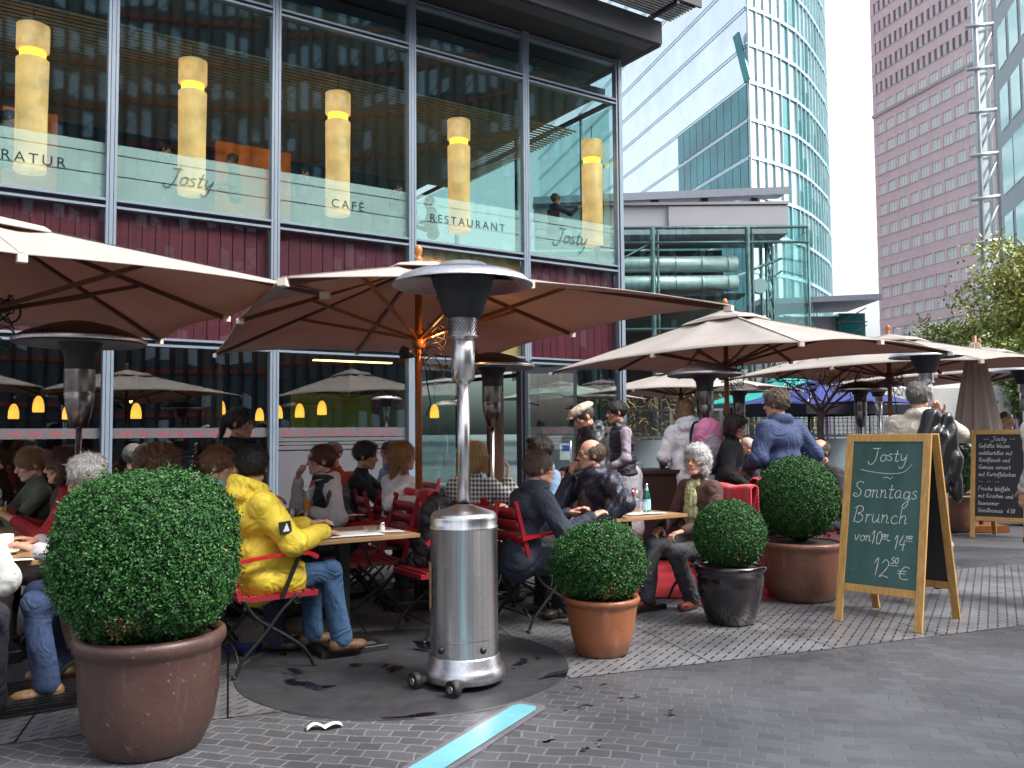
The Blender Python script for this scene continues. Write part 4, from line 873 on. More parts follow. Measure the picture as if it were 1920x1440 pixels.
def parasol(label, loc, rz, w, l, zr, rise, canvas='canvas', group='cream parasols over the terrace', detail=True, lit=False, droop=.07, pole_r=.03, cables=0):
    t = thing('parasol', label, 'parasol', (loc[0], loc[1], 0), rz, group)
    P8 = [(-w/2, -l/2), (0, -l/2), (w/2, -l/2), (w/2, 0), (w/2, l/2), (0, l/2), (-w/2, l/2), (-w/2, 0)]
    za = zr+rise; NS = 8
    def surf(dz, inner=0.0):
        vs = []; fs = []; K = 6
        ring = []
        for i in range(8):
            a, b = P8[i], P8[(i+1) % 8]; da = droop if i % 2 == 0 else 0; db = droop if (i+1) % 2 == 0 else 0
            for k in range(K):
                u = k/K; x, y = a[0]+(b[0]-a[0])*u, a[1]+(b[1]-a[1])*u
                s_ = math.sin(math.pi*u); ring.append((x*(1-.025*s_), y*(1-.025*s_), zr-da*(1-u)-db*u+.03*s_, s_))
        n = len(ring)
        for j in range(NS+1):
            q = j/NS
            for (x, y, z, s_) in ring: vs.append((x*q, y*q, za+(z-za)*q-.055*math.sin(math.pi*q)*s_*.9+dz))
        for j in range(NS):
            for i in range(n): fs.append((j*n+i, j*n+(i+1) % n, (j+1)*n+(i+1) % n, (j+1)*n+i))
        return vs, fs, n
    m_ = MB(); vs, fs, n = surf(.004); v2, f2, _ = surf(-.004)
    m_.add(vs+v2, fs+[tuple(len(vs)+i for i in f[::-1]) for f in f2]+[(NS*n+i, NS*n+(i+1) % n, len(vs)+NS*n+(i+1) % n, len(vs)+NS*n+i) for i in range(n)], 0, True)
    for i in range(8):
        dx, dy = P8[i]; ll = math.hypot(dx, dy); px_, py_ = -dy/ll*.011, dx/ll*.011; cs_ = [Vector(vs[j*n+i*6]) for j in range(NS+1)]
        m_.add([q+Vector((px_*s_, py_*s_, .0035)) for q in cs_ for s_ in (-1, 1)], [(2*j, 2*j+1, 2*j+3, 2*j+2) for j in range(NS)], 1)
    cn = m_.build('canopy', [M[canvas], M['seam']], t)
    # vent flap
    m_ = MB(); vv = []; q0 = .2
    for q, dz in ((0.0, .035), (.1, .03), (q0, .035), (q0+.03, .012)):
        for i in range(8):
            a = P8[i]; da = droop if i % 2 == 0 else 0; vv.append((a[0]*q, a[1]*q, za+(zr-da-za)*q+dz+(.012*math.sin(i*2.1+q*30) if q > .15 else 0)))
    m_.add(vv, [(j*8+i, j*8+(i+1) % 8, (j+1)*8+(i+1) % 8, (j+1)*8+i) for j in range(3) for i in range(8)]); m_.build('vent', M[canvas], cn, solid=.006)
    m_ = MB(); m_.tube([(0, 0, 0), (0, 0, za+.03)], pole_r, 14); m_.build('pole', M['pole'] if canvas == 'canvas' else M['black'], t)
    m_ = MB(); m_.lathe([(0, za+.17), (.02, za+.165), (.034, za+.135), (.033, za+.10), (.018, za+.075), (.03, za+.06), (.032, za+.03), (.02, za+.0)], 14); m_.build('finial', M['finial'], t)
    if not detail: return t
    zh = zr-.10
    for i in range(8):
        a = P8[i]; da = droop if i % 2 == 0 else 0; e = Vector((a[0]*.995, a[1]*.995, zr-da-.02)); tp = Vector((a[0]*.02, a[1]*.02, za-.03))
        m_ = MB(); m_.bar(tp, e, .024, .032); rb = m_.build('rib', M['rib'], t)
        q = .52 if i % 2 == 0 else .6; k = tp+(e-tp)*q-Vector((0, 0, .015)); h = Vector((a[0], a[1], 0)).normalized()*.05+Vector((0, 0, zh))
        m_ = MB(); m_.bar(h, k, .02, .028); m_.build('strut', M['rib'] if not lit else M['pole'], rb)  # lit struts switch to brighter wood, bulb glow put into the colour
        m_ = MB(); d = Vector((a[0], a[1], 0)).normalized(); m_.bar(e-d*.035, e+d*.02, .045, .04); m_.build('corner_pocket', M['pocket'], rb)
    m_ = MB(); m_.lathe([(.03, zh-.09), (.055, zh-.08), (.06, zh-.03), (.05, zh-.01), (.062, zh+.02), (.05, zh+.05), (.03, zh+.06)], 16); m_.build('hub', M['finial'] if lit else M['rib'], t)  # brighter orange wood paints the bulb's glow on the hub
    m_ = MB(); m_.box((0, 0, .04), (.55, .55, .08)); m_.tube([(0, 0, .08), (0, 0, .4)], .04, 12); m_.build('base', M['black'], t, bevel=.01)
    if cables:
        m_ = MB(); rg = random.Random(cables)
        for k in range(8):
            x0 = .04; pts = []
            for q in range(9):
                pts.append(Vector((x0+.10*math.sin(q*.8+k)+rg.uniform(-.02, .02)+.06, -.05+.05*math.cos(q*.9+k*1.3), zh+.12-.05*q*rg.uniform(.8, 1.1))))
            m_.tube(catmull(pts, 3), .0045, 5)
        c = [Vector((.2+.06*math.cos(a), -.02, zh+.02+.075*math.sin(a))) for a in [i*.6 for i in range(24)]]
        m_.tube(c, .006, 5); m_.tube([(0.03, -.03, zh-.1), (.06, -.05, zh-.4), (.09, -.05, zh-.55), (.05, -.04, zh-.65)], .006, 5)
        m_.build('cable', M['black'], t)
        m_ = MB(); m_.tube([(0, 0, zh-.16), (-.04, -.03, zh-.16), (-.1, -.05, zh-.14)], .012, 6); m_.tube([(-.07, -.05, zh-.14), (-.16, -.08, zh-.13)], [.035, .055], 12); m_.build('spotlight', M['black'], t)
    if lit:
        m_ = MB(); m_.sphere((0, 0, 0), .014, 8); bu = m_.build('bulb', emis('warm_bulb', (1, .5, .15), 14), t); bu.location = (.09, -.10, zh+.015)
        pl = bpy.data.lights.new('bulb_light', 'POINT'); pl.energy = 2.2; pl.color = (1, .45, .15); pl.shadow_soft_size = .05; po = bpy.data.objects.new('bulb_light', pl); COL.objects.link(po); po.parent = t; po.location = (.13, -.16, zh+.0)
    return t
parasol('leftmost cream parasol, cut by the left picture edge, over the big boxwood planter', (-3.44, 5.53), R(38.7), 3.3, 3.3, 2.30, .52, droop=.03, cables=2)
parasol('middle cream parasol behind the foremost heater, with orange lit hub and reddish wooden pole', (-.78, 7.25), R(23), 2.9, 4.6, 2.30, .52, lit=True, cables=3)
parasol('whole cream parasol to the right of the cafe corner, above the old woman', (2.62, 10.6), R(30), 2.3, 4.4, 2.30, .56, cables=4)
parasol('cream parasol further back whose pole stands behind the man with the leather jacket', (5.61, 12.9), R(30), 2.5, 4.4, 2.30, .5, cables=5)
parasol('farthest right cream parasol, its finial showing just above the next canopy', (8.1, 15.0), R(30), 2.5, 4.4, 2.30, .5)
parasol('low cream parasol in the back row, half hidden under the parasol above the old woman', (3.5, 18.0), R(30), 2.5, 4.2, 2.25, .45)
parasol('white topped parasol far back at the corner by the golden tangle', (1.2, 21.5), R(30), 2.5, 3.6, 2.25, .4, detail=False)
parasol('teal parasol with a broad round look beyond the bare tree', (7.2, 22.5), R(20), 3.6, 3.6, 2.1, .75, 'canvas_teal', 'coloured parasols at the back', False)
t = parasol('navy blue square parasol with a dark valance next to the bare tree', (6.75, 19.0), R(18), 3.0, 3.0, 1.98, .55, 'canvas_navy', 'coloured parasols at the back', False)
m_ = MB()
for a, b in (((-1.5, -1.5), (1.5, -1.5)), ((1.5, -1.5), (1.5, 1.5)), ((1.5, 1.5), (-1.5, 1.5)), ((-1.5, 1.5), (-1.5, -1.5))): m_.bar((*a, 1.83), (*b, 1.83), .01, .2)
m_.build('valance', mat('navy_valance', (.008, .008, .02), .9), t)
for x, y in ((-1.2, -1.2), (1.0, -1.2)): 
    m_ = MB(); m_.tube([(x, y, 0), (x, y, 1.9)], .03, 8); m_.build('post', M['black'], t)
# closed parasol
t = thing('closed_parasol', 'closed taupe parasol hanging in long folds beside the second chalkboard', 'parasol', (6.52, 12.2, 0))
def fold(u, v):
    a = u*2*math.pi; z = 2.62-1.42*v; r_ = .05+.26*v**.8+(.035*v+.012)*math.sin(a*11)+.02*v*math.sin(a*4+1)
    return (r_*math.cos(a), r_*math.sin(a), z)
m_ = MB(); m_.grid(fold, 132, 14); m_.build('folded_canopy', M['canvas_brown'], t)
m_ = MB(); m_.tube([(0, 0, 0), (0, 0, 2.72)], .03, 10); m_.box((0, 0, .04), (.5, .5, .08)); m_.build('pole', M['pole'], t)
# white tent beyond
t = thing('white_tent', 'small white market tent between the leather jacket man and the closed parasol', 'tent', (13.0, 26, 0)); m_ = MB()
m_.grid(lambda u, v: (-1.9+3.8*u, .0+3*v, 2.6+.35*math.sin(math.pi*v)), 8, 6); m_.box((0, 0, 2.15), (3.8, .02, 1.0)); m_.build('canopy', M['canvas_white'], t)
m_ = MB(); [m_.tube([(x, y, 0), (x, y, 2.6)], .03, 6) for x in (-1.85, 1.85) for y in (0, 3)]; m_.build('post', M['steel'], t)
# ---------------- patio heaters ----------------
def brushed(name, c, rough, s=(1, 1, .02)):
    m, N, L, b = nodes(name); b.inputs['Metallic'].default_value = 1
    tc = N.new('ShaderNodeTexCoord'); mp = N.new('ShaderNodeMapping'); mp.inputs['Scale'].default_value = s; L.new(tc.outputs['Object'], mp.inputs[0])
    no = N.new('ShaderNodeTexNoise'); no.inputs['Scale'].default_value = 60; no.inputs['Detail'].default_value = 5; L.new(mp.outputs[0], no.inputs['Vector'])
    n2 = N.new('ShaderNodeTexNoise'); n2.inputs['Scale'].default_value = 2.5; n2.inputs['Detail'].default_value = 5; L.new(tc.outputs['Object'], n2.inputs['Vector'])
    cr = N.new('ShaderNodeValToRGB'); cr.color_ramp.elements[0].color = (*[x*.7 for x in c], 1); cr.color_ramp.elements[1].color = (*[min(1, x*1.15) for x in c], 1); cr.color_ramp.elements[0].position = .25; cr.color_ramp.elements[1].position = .75
    L.new(mth(N, L, 'ADD', mth(N, L, 'MULTIPLY', no.outputs['Fac'], .85), mth(N, L, 'MULTIPLY', n2.outputs['Fac'], .15)), cr.inputs[0]); L.new(cr.outputs[0], b.inputs['Base Color'])
    mr = N.new('ShaderNodeMapRange'); mr.inputs[3].default_value = rough*.75; mr.inputs[4].default_value = rough*1.35; L.new(n2.outputs['Fac'], mr.inputs[0]); L.new(mr.outputs[0], b.inputs['Roughness'])
    if 'Anisotropic' in b.inputs: b.inputs['Anisotropic'].default_value = .5
    return m
M['inox'] = brushed('brushed_steel', (.62, .61, .62), .27); M['inox_s'] = brushed('polished_steel', (.66, .66, .67), .14); M['hood'] = brushed('hood_aluminium', (.6, .6, .63), .3, (1, 1, 1))
M['burner'] = mat('burner_mesh', (.035, .037, .045), .55, metal=.4, var=.25, scale=60, bump=.3, bscale=300); M['bronze'] = mat('bronze_hood', (.06, .04, .032), .38, metal=.6, var=.2)
M['rubber'] = mat('rubber', (.012, .012, .013), .6); M['card'] = mat('corrugated_card', (.30, .18, .09), .85, var=.2, scale=12, bump=.3, bscale=60)
def heaterA(label, loc, rz=0, hero=False):
    t = thing('patio_heater', label, 'patio heater', (loc[0], loc[1], 0), rz, 'steel patio heaters with wide hoods')
    n = 48 if hero else 24
    m_ = MB(); m_.lathe([(.0, .035), (.222, .035), (.232, .04), (.232, .075), (.222, .10), (.205, .125), (.2, .16), (.193, .17)], n); m_.build('base', M['hood'], t)
    m_ = MB(); m_.lathe([(.19, .17), (.19, .86), (.193, .865), (.193, .875), (.189, .88), (.19, .92), (.185, .94), (.17, .955), (.06, .99), (.04, 1.0)], n); m_.lathe([(.1925, .255), (.1935, .26), (.1925, .265)], n); tk = m_.build('tank_cover', M['inox'], t)
    if hero:
        for a in (-2.25, -.95):
            m_ = MB(); m_.sphere((.189*math.cos(a), .189*math.sin(a), .215), .021, 10, sc=(1, 1, 1)); m_.build('vent_hole', M['black'], tk)
        m_ = MB(); 
        for k in range(10):
            x = k/9
        m_.grid(lambda u, v: (.196*math.cos(-2.72-.32*u), .196*math.sin(-2.72-.32*u)+.004*math.sin(v*20), .42+.25*v+.012*math.sin(u*9)), 6, 12); m_.build('card_patch', M['card'], tk, solid=.004)
        for a in (-1.72, -2.72):
            c = Vector((math.cos(a)*.29, math.sin(a)*.29, .046)); d = Vector((math.cos(a), math.sin(a), 0)); s_ = Vector((-d.y, d.x, 0))
            wx = Vector((.75, .66, 0)).normalized()
            m_ = MB(); m_.tube([c-wx*.022, c+wx*.022], .046, 20); wh = m_.build('wheel', M['rubber'], t)
            m_ = MB(); m_.tube([c-wx*.026, c+wx*.026], .02, 14); m_.build('wheel_hub', M['inox_s'], wh)
            m_ = MB(); m_.bar(c+wx*.03-d*.0, c+wx*.03-d*.16+Vector((0, 0, .01)), .008, .035); m_.bar(c+wx*.03-d*.05, c+wx*.12-d*.07, .012, .035); m_.build('wheel_bracket', M['inox'], t)
    m_ = MB(); m_.tube([(0, 0, .98), (0, 0, 1.70)], .036, 20); m_.build('pole', M['inox'], t)
    m_ = MB(); m_.lathe([(.036, 1.68), (.039, 1.685), (.052, 1.70), (.067, 1.712), (.067, 1.93), (.06, 1.935), (.06, 1.945)], 28); m_.lathe([(.06, 1.945), (.088, 1.95), (.092, 1.953), (.09, 1.958), (.084, 1.965), (.084, 2.06), (.08, 2.065)], 28); hd = m_.build('burner_housing', M['inox'], t)
    m_ = MB()
    for k in range(26):
        for j in range(7):
            a = 2*math.pi*(k+.5*(j % 2))/26
            if (k//4+1) % 2 and abs(j-3) > 2: continue
            m_.box((.0845*math.cos(a), .0845*math.sin(a), 1.975+.012*j), (.006, .006, .006), rz=a)
    m_.build('vent_hole', M['black'], hd)
    m_ = MB(); m_.lathe([(.08, 2.06), (.108, 2.075), (.118, 2.10), (.178, 2.28), (.185, 2.30), (.0, 2.30)], 30); m_.build('burner', M['burner'], t)
    m_ = MB(); pr_ = [(.0, 2.385), (.10, 2.384), (.135, 2.376), (.16, 2.352), (.18, 2.345), (.29, 2.325), (.36, 2.298), (.405, 2.258), (.407, 2.25), (.402, 2.25), (.355, 2.29), (.28, 2.316), (.16, 2.335), (.0, 2.34)]
    m_.lathe(pr_, 64 if hero else 32); m_.build('hood', M['hood'], t)
    m_ = MB(); [m_.tube([(.12*math.cos(a), .12*math.sin(a), 2.28), (.12*math.cos(a), .12*math.sin(a), 2.35)], .005, 6) for a in (0, 2.1, 4.2)]; m_.build('hood_stud', M['inox'], t)
    return t
M['dark_steel'] = brushed('dark_steel', (.24, .22, .21), .24)
def heaterB(label, loc, sc=1.0):
    t = thing('patio_heater', label, 'patio heater', (loc[0], loc[1], 0), 0, 'dark hooded patio heaters with a tapering burner')
    m_ = MB(); m_.lathe([(0, 2.16), (.08, 2.158), (.2, 2.13), (.33, 2.08), (.4, 2.045), (.405, 2.04), (.405, 2.012), (.395, 2.005), (.38, 2.01), (.2, 2.04), (0, 2.05)], 48); m_.build('hood', M['bronze'], t)
    m_ = MB(); m_.lathe([(.4065, 2.014), (.4075, 2.016), (.4075, 2.036), (.4065, 2.04)], 48); m_.build('hood_rim', M['inox'], t)
    m_ = MB(); m_.lathe([(.14, 2.02), (.12, 1.97), (.10, 1.95), (.092, 1.9), (.092, 1.83)], 28); m_.build('burner', M['burner'], t)
    m_ = MB(); m_.lathe([(.094, 1.84), (.094, 1.70), (.09, 1.69), (.094, 1.68), (.085, 1.60), (.055, 1.46), (.04, 1.455), (.022, 1.45)], 28); m_.build('burner_cone', M['dark_steel'], t)
    m_ = MB(); m_.tube([(0, 0, .06), (0, 0, 1.46)], .02, 14); m_.build('pole', M['inox'], t)
    m_ = MB(); m_.lathe([(0, 0), (.25, 0), (.25, .03), (.2, .05), (.17, .06), (.17, .6), (.15, .64), (.03, .66)], 28); m_.build('base', M['bronze'], t)
    return t
heaterA('foremost stainless steel patio heater on two wheels, with brown card taped to its tank', (-.28, 4.98), 0, True)
heaterA('steel patio heater with a black burner above the man with the leather jacket', (4.87, 10.2)); heaterA('steel patio heater cut by the right picture edge', (7.55, 12.8)); heaterA('small far steel patio heater with a white shining hood under the navy parasol', (7.25, 17.2))
heaterB('leftmost dark hooded patio heater under the leftmost parasol', (-2.85, 5.72)); heaterB('dark hooded patio heater just behind and right of the foremost steel one', (-.19, 8.2)); heaterB('dark hooded patio heater under the parasol above the old woman', (2.12, 9.55))
heaterB('dark hooded patio heater between the man in the blue jacket and the leather jacket man', (5.41, 13.5)); heaterB('far dark hooded patio heater in the back row behind the man in the blue jacket', (3.55, 13.6))
# ---------------- boxwood planters ----------------
def pot_mat(name, c, c2, rough, coat):
    m, N, L, b = nodes(name); tc = N.new('ShaderNodeTexCoord'); o = tc.outputs['Object']
    def noise(s, d=6, r=.65, v=None):
        n = N.new('ShaderNodeTexNoise'); n.inputs['Scale'].default_value = s; n.inputs['Detail'].default_value = d; n.inputs['Roughness'].default_value = r; L.new(v or o, n.inputs['Vector']); return n.outputs['Fac']
    def mixc(f, a, bb):
        x = N.new('ShaderNodeMix'); x.data_type = 'RGBA'; L.new(f, x.inputs[0])
        for q, i in ((a, 6), (bb, 7)):
            if isinstance(q, tuple): x.inputs[i].default_value = (*q, 1)
            else: L.new(q, x.inputs[i])
        return x.outputs[2]
    def ramp(v, a, bb, lo=0., hi=1.):
        r = N.new('ShaderNodeMapRange'); r.inputs[1].default_value = a; r.inputs[2].default_value = bb; r.inputs[3].default_value = lo; r.inputs[4].default_value = hi; L.new(v, r.inputs[0]); return r.outputs[0]
    mp = N.new('ShaderNodeMapping'); mp.inputs['Scale'].default_value = (5, 5, .8); L.new(o, mp.inputs[0])
    base = mixc(ramp(noise(2.3), .3, .7), c, c2); streak = noise(3, 4, .6, mp.outputs[0])
    base = mixc(ramp(streak, .56, .75, 0, .55), base, tuple(min(1, x*1.3+.05) for x in c2))         # lime bloom in runs
    base = mixc(ramp(noise(38, 3), .66, .72, 0, .6), base, (.30, .27, .25))                         # small chips and splashes
    base = mixc(ramp(noise(9, 5), .62, .7, 0, .5), base, tuple(x*.45 for x in c))
    s = N.new('ShaderNodeSeparateXYZ'); L.new(o, s.inputs[0]); dirt = mth(N, L, 'MULTIPLY', ramp(s.outputs[2], .0, .14, 1, 0), ramp(noise(7), .35, .65))
    base = mixc(mth(N, L, 'MULTIPLY', dirt, .7), base, (.035, .028, .022)); L.new(base, b.inputs['Base Color'])
    L.new(ramp(noise(5), .3, .7, rough*.75, rough*1.4), b.inputs['Roughness']); b.inputs['Coat Weight'].default_value = coat; b.inputs['Coat Roughness'].default_value = .2
    bp = N.new('ShaderNodeBump'); bp.inputs['Strength'].default_value = .25; bp.inputs['Distance'].default_value = .01; L.new(mth(N, L, 'ADD', noise(12), mth(N, L, 'MULTIPLY', noise(120), .2)), bp.inputs['Height']); L.new(bp.outputs[0], b.inputs['Normal']); return m
M['terra_dark'] = pot_mat('dark_terracotta', (.048, .022, .018), (.085, .042, .034), .45, .12)
M['terra'] = pot_mat('terracotta', (.24, .075, .028), (.31, .105, .04), .45, .2)
M['terra2'] = pot_mat('brown_terracotta', (.135, .052, .032), (.20, .08, .048), .45, .2)
M['glaze'] = mat('black_glaze', (.008, .004, .007), .10, var=.3, scale=4, coat=.5, bump=.08, bscale=9)
M['soil'] = mat('soil', (.03, .02, .014), .95, var=.3, scale=30, bump=.6, bscale=60)
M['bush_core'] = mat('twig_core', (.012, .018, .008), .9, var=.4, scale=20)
def planter(label, loc, prof, mt, bc, br, nl, ls, seed, lumps=.06, rz=0, yellow=.004, thin=0, wob=.006, box=2.0):
    t = thing('boxwood_planter', label, 'planter', (loc[0], loc[1], 0), rz, 'clipped boxwood bushes in round pots')
    m_ = MB(); m_.lathe(prof, 56, wob=wob); m_.build('pot', mt, t)
    rt, zt = prof[-1]; m_ = MB(); m_.lathe([(0, zt), (rt+.02, zt-.01)], 32); m_.build('soil', M['soil'], t)
    rg = np.random.default_rng(seed)
    d = rg.normal(size=(nl, 3)); d /= np.linalg.norm(d, axis=1)[:, None]
    cs = rg.normal(size=(40, 3)); cs /= np.linalg.norm(cs, axis=1)[:, None]; amp = rg.uniform(-1, 1, 40)
    lump = (np.exp(-((d[:, None, :]-cs[None])**2).sum(2)*9)*amp).sum(1)
    lump2 = np.sin(d[:, 0]*23+np.sin(d[:, 1]*17)*1.5)*np.sin(d[:, 2]*21+d[:, 1]*13+1)
    q = 1/((np.abs(d)**box).sum(1)**(1/box))
    dep = rg.exponential(.085, nl).clip(0, .4)
    r_ = q*(1+lumps*lump*.6+.022*lump2-dep*.55+rg.normal(size=nl)*.016+(rg.uniform(size=nl) < .02)*.035+thin*rg.exponential(.05, nl))
    P_ = d*r_[:, None]*np.array([br[0], br[0], br[1]])+np.array([bc[0], bc[1], bc[2]])
    ns_ = int(nl/380); sd_i = rg.integers(0, nl, ns_); tt = np.tile(np.arange(8), ns_); sb = np.repeat(sd_i, 8); ln = np.repeat(rg.uniform(.4, 1.3, ns_), 8)
    SD = d[sb]+np.repeat(rg.normal(size=(ns_, 3))*.35+np.array([0, 0, .35]), 8, 0); SD /= np.linalg.norm(SD, axis=1)[:, None]
    sp = d[sb]*(q[sb]*(1+lumps*lump[sb]*.6))[:, None]*np.array([br[0], br[0], br[1]])+np.array(bc)+SD*(tt*.0062*ln)[:, None]+rg.normal(size=(ns_*8, 3))*.0035
    P_ = np.concatenate([P_, sp]); d = np.concatenate([d, d[sb]]); dep = np.concatenate([dep, dep[sb]*0]); lump2 = np.concatenate([lump2, lump2[sb]])
    keep = (P_[:, 2] > zt-.01) ; P_ = P_[keep]; dk = d[keep]; dpk = dep[keep]; l2 = lump2[keep]; m = len(P_)
    N_ = dk*1.1+rg.normal(size=(m, 3))*.75+np.array([0, 0, .35]); N_ /= np.linalg.norm(N_, axis=1)[:, None]
    k = (rg.beta(2, 3, m)+.12*l2).clip(0, 1)[:, None]
    cols = np.array([.012, .055, .013])*(1-k)+np.array([.040, .150, .028])*k
    fresh = rg.uniform(size=m) < .03; cols[fresh] = [.07, .17, .04]; yl = rg.uniform(size=m) < yellow*.4; cols[yl] = [.34, .2, .06]
    bz = ((P_-(np.array([bc[0]+br[0]*.1, bc[1]-br[0]*.85, zt+.08])))**2).sum(1) < (.09*br[0]/.4)**2; bz &= rg.uniform(size=m) < .4; cols[bz] = [.26, .14, .05]
    leaves('foliage', P_, N_, ls, cols, M['leaf_box'], t, rg, fold=.3, aspect=.62)
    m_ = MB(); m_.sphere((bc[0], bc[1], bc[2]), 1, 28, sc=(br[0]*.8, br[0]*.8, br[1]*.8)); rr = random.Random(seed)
    for _ in range(60):
        a = rr.uniform(0, 6.28); e = rr.uniform(.3, .95); m_.tube([(0, 0, zt-.02), (bc[0]+math.cos(a)*br[0]*e*.5, math.sin(a)*br[0]*e*.5, zt+.08), (bc[0]+math.cos(a)*br[0]*e, math.sin(a)*br[0]*e, bc[2]-br[1]*rr.uniform(-.2, .6))], .004, 4)
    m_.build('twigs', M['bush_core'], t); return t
planter('biggest boxwood bush in a wide dark terracotta pot at the left front', (-1.655, 4.02), [(.0, .0), (.215, .0), (.225, .012), (.24, .04), (.278, .12), (.298, .24), (.305, .36), (.308, .43), (.314, .445), (.326, .46), (.332, .485), (.326, .51), (.308, .52), (.295, .515), (.28, .49)], M['terra_dark'], (-.02, -.02, .86), (.385, .372), 80000, .0155, 21, .12, rz=.0, box=2.7)
planter('small round boxwood bush in a bright orange terracotta pot', (.56, 5.62), [(0, 0), (.155, 0), (.165, .01), (.19, .10), (.215, .22), (.225, .30), (.226, .315), (.243, .325), (.246, .345), (.238, .36), (.22, .358), (.2, .34)], M['terra'], (-.01, 0, .585), (.275, .245), 28000, .016, 22, .3, thin=.6, yellow=.02)
planter('small boxwood ball in a glossy black pot with a rolled rim', (1.59, 6.46), [(0, 0), (.15, 0), (.165, .012), (.20, .10), (.235, .23), (.25, .34), (.248, .375), (.262, .385), (.27, .41), (.262, .43), (.24, .432), (.215, .41)], M['glaze'], (.0, 0, .65), (.262, .25), 22000, .015, 23, .04, wob=0)
planter('large boxwood ball in a broad brown terracotta pot behind the chalkboard', (2.42, 7.38), [(0, 0), (.25, 0), (.265, .015), (.31, .12), (.335, .26), (.345, .40), (.345, .42), (.36, .44), (.362, .47), (.345, .485), (.32, .47)], M['terra2'], (-.02, 0, .84), (.335, .345), 34000, .0165, 24, .04)
planter('boxwood bush in a brown pot behind the second, darker chalkboard', (6.05, 12.2), [(0, 0), (.3, 0), (.34, .1), (.38, .3), (.39, .45), (.41, .47), (.41, .5), (.38, .51), (.35, .49)], M['terra2'], (0, 0, .88), (.42, .42), 14000, .024, 25, .05)
# ---------------- chalkboards ----------------
M['pine'] = wood('pine_frame', (.46, .23, .06), (.60, .35, .11), .5, (30, 30, 2.0)); M['green_board'] = mat('green_board', (.020, .080, .068), .55, var=.2, scale=3.5, stretch=(1, 1, .35), col2=(.045, .115, .10)); M['black_board'] = mat('black_board', (.012, .012, .015), .55, var=.3, scale=3)
M['chalk'] = mat('chalk', (.62, .65, .62), .9, var=.25, scale=90)
def aboard(name, label, A_, B_, Ar, Br, ztop, board, lines, tfac=1.0):
    """A_,B_ front feet; Ar,Br rear feet"""
    A_, B_, Ar, Br = [Vector((*p, 0)) for p in (A_, B_, Ar, Br)]
    t = thing(name, label, 'chalkboard', tuple(A_)); A0_ = A_.copy(); A_, B_, Ar, Br = [p-A0_ for p in (A_, B_, Ar, Br)]
    mid = (A_+B_+Ar+Br)/4; u = (B_-A_).normalized(); wd = (B_-A_).length
    for nm, P0, P1, ab in (('front_leaf', A_, B_, True), ('rear_leaf', Ar, Br, False)):
        uu = (P1-P0).normalized(); toc = (mid-(P0+P1)/2); toc -= uu*toc.dot(uu); T0 = P0+toc*.93; v = (T0+Vector((0, 0, ztop))-P0); Lh = v.length; v.normalize(); nn = uu.cross(v).normalized()
        if nn.dot(toc) > 0: nn = -nn
        def q(a, b, c=0): return P0+uu*a+v*b+nn*c
        m_ = MB(); ww = (P1-P0).length; fw = .055; z0 = .16*Lh
        m_.bar(q(fw/2, 0), q(fw/2, Lh), fw, .024, up=nn); m_.bar(q(ww-fw/2, 0), q(ww-fw/2, Lh), fw, .024, up=nn)
        m_.bar(q(fw+.001, Lh-fw*.55), q(ww-fw-.001, Lh-fw*.55), fw*1.1, .0235, up=nn); m_.bar(q(fw+.001, z0+fw/2), q(ww-fw-.001, z0+fw/2), fw, .0235, up=nn)
        fr_ = m_.build(nm, M['pine'], t, bevel=.003)
        m_ = MB(); m_.bar(q(ww/2, z0+fw, .0), q(ww/2, Lh-fw*1.1, .0), ww-2*fw, .008, up=nn); m_.build('board', board if ab else M['black_board'], fr_)
        if ab:
            m_ = MB(); H = Lh-fw*1.1-(z0+fw); W = ww-2*fw
            for (tx, x, y, h, wf) in lines: write(m_, tx, fw+x*W, z0+fw+y*H, h*H, lambda a, b: q(a, b, .0055), w=.0048*tfac, slant=.12, wf=wf, jit=.08)
            for st_ in (SW if tfac >= 1 else []):
                pts = catmull([Vector((fw+a*W, z0+fw+b*H, 0)) for a, b in st_], 5)
                vs = []
                for i, p in enumerate(pts): vs += [q(p.x, p.y+.002, .0055), q(p.x, p.y-.002, .0055)]
                m_.add(vs, [(2*i, 2*i+1, 2*i+3, 2*i+2) for i in range(len(pts)-1)])
            m_.build('chalk_writing', M['chalk'], fr_)
    m_ = MB(); [m_.box(tuple(mid+u*s_+Vector((0, 0, ztop-.01))), (.03, .03, .02)) for s_ in (-.2, .2)]; m_.build('hinge', M['inox'], t)
    return t
SW = [[(.13, .80), (.3, .785), (.55, .775), (.75, .79), (.86, .845)], [(.47, .745), (.53, .75), (.56, .738), (.6, .752)],
      [(.5, .322), (.58, .324)], [(.83, .322), (.92, .32)], [(.63, .150), (.74, .152)], [(.08, .10), (.085, .10)], [(.12, .105), (.125, .105)]]
L1 = [('Josty', .27, .865, .045, 1.3), ('Sonntags', .08, .605, .052, 1.12), ('Brunch', .10, .43, .055, 1.2), ('von', .1, .3, .036, 1.15), ('10', .34, .285, .045, 1.0), ('oo', .5, .335, .02, 1.1), ('-', .56, .285, .04, 1.0), ('14', .66, .26, .048, 1.0), ('oo', .83, .335, .02, 1.1), ('12', .42, .07, .06, 1.1), ('50', .64, .165, .02, 1.4), ('€', .74, .065, .042, 1.6)]
L1 = [(a, b-(.03 if d > .05 else 0), c, d*1.04, e*(.93 if len(a) > 4 else 1.0)) for a, b, c, d, e in L1]
aboard('chalkboard_sign', 'green chalkboard sign in a pine frame announcing the Sonntags Brunch', (2.37, 6.51), (2.81, 6.07), (2.85, 6.99), (3.31, 6.53), 1.37, M['green_board'], L1)
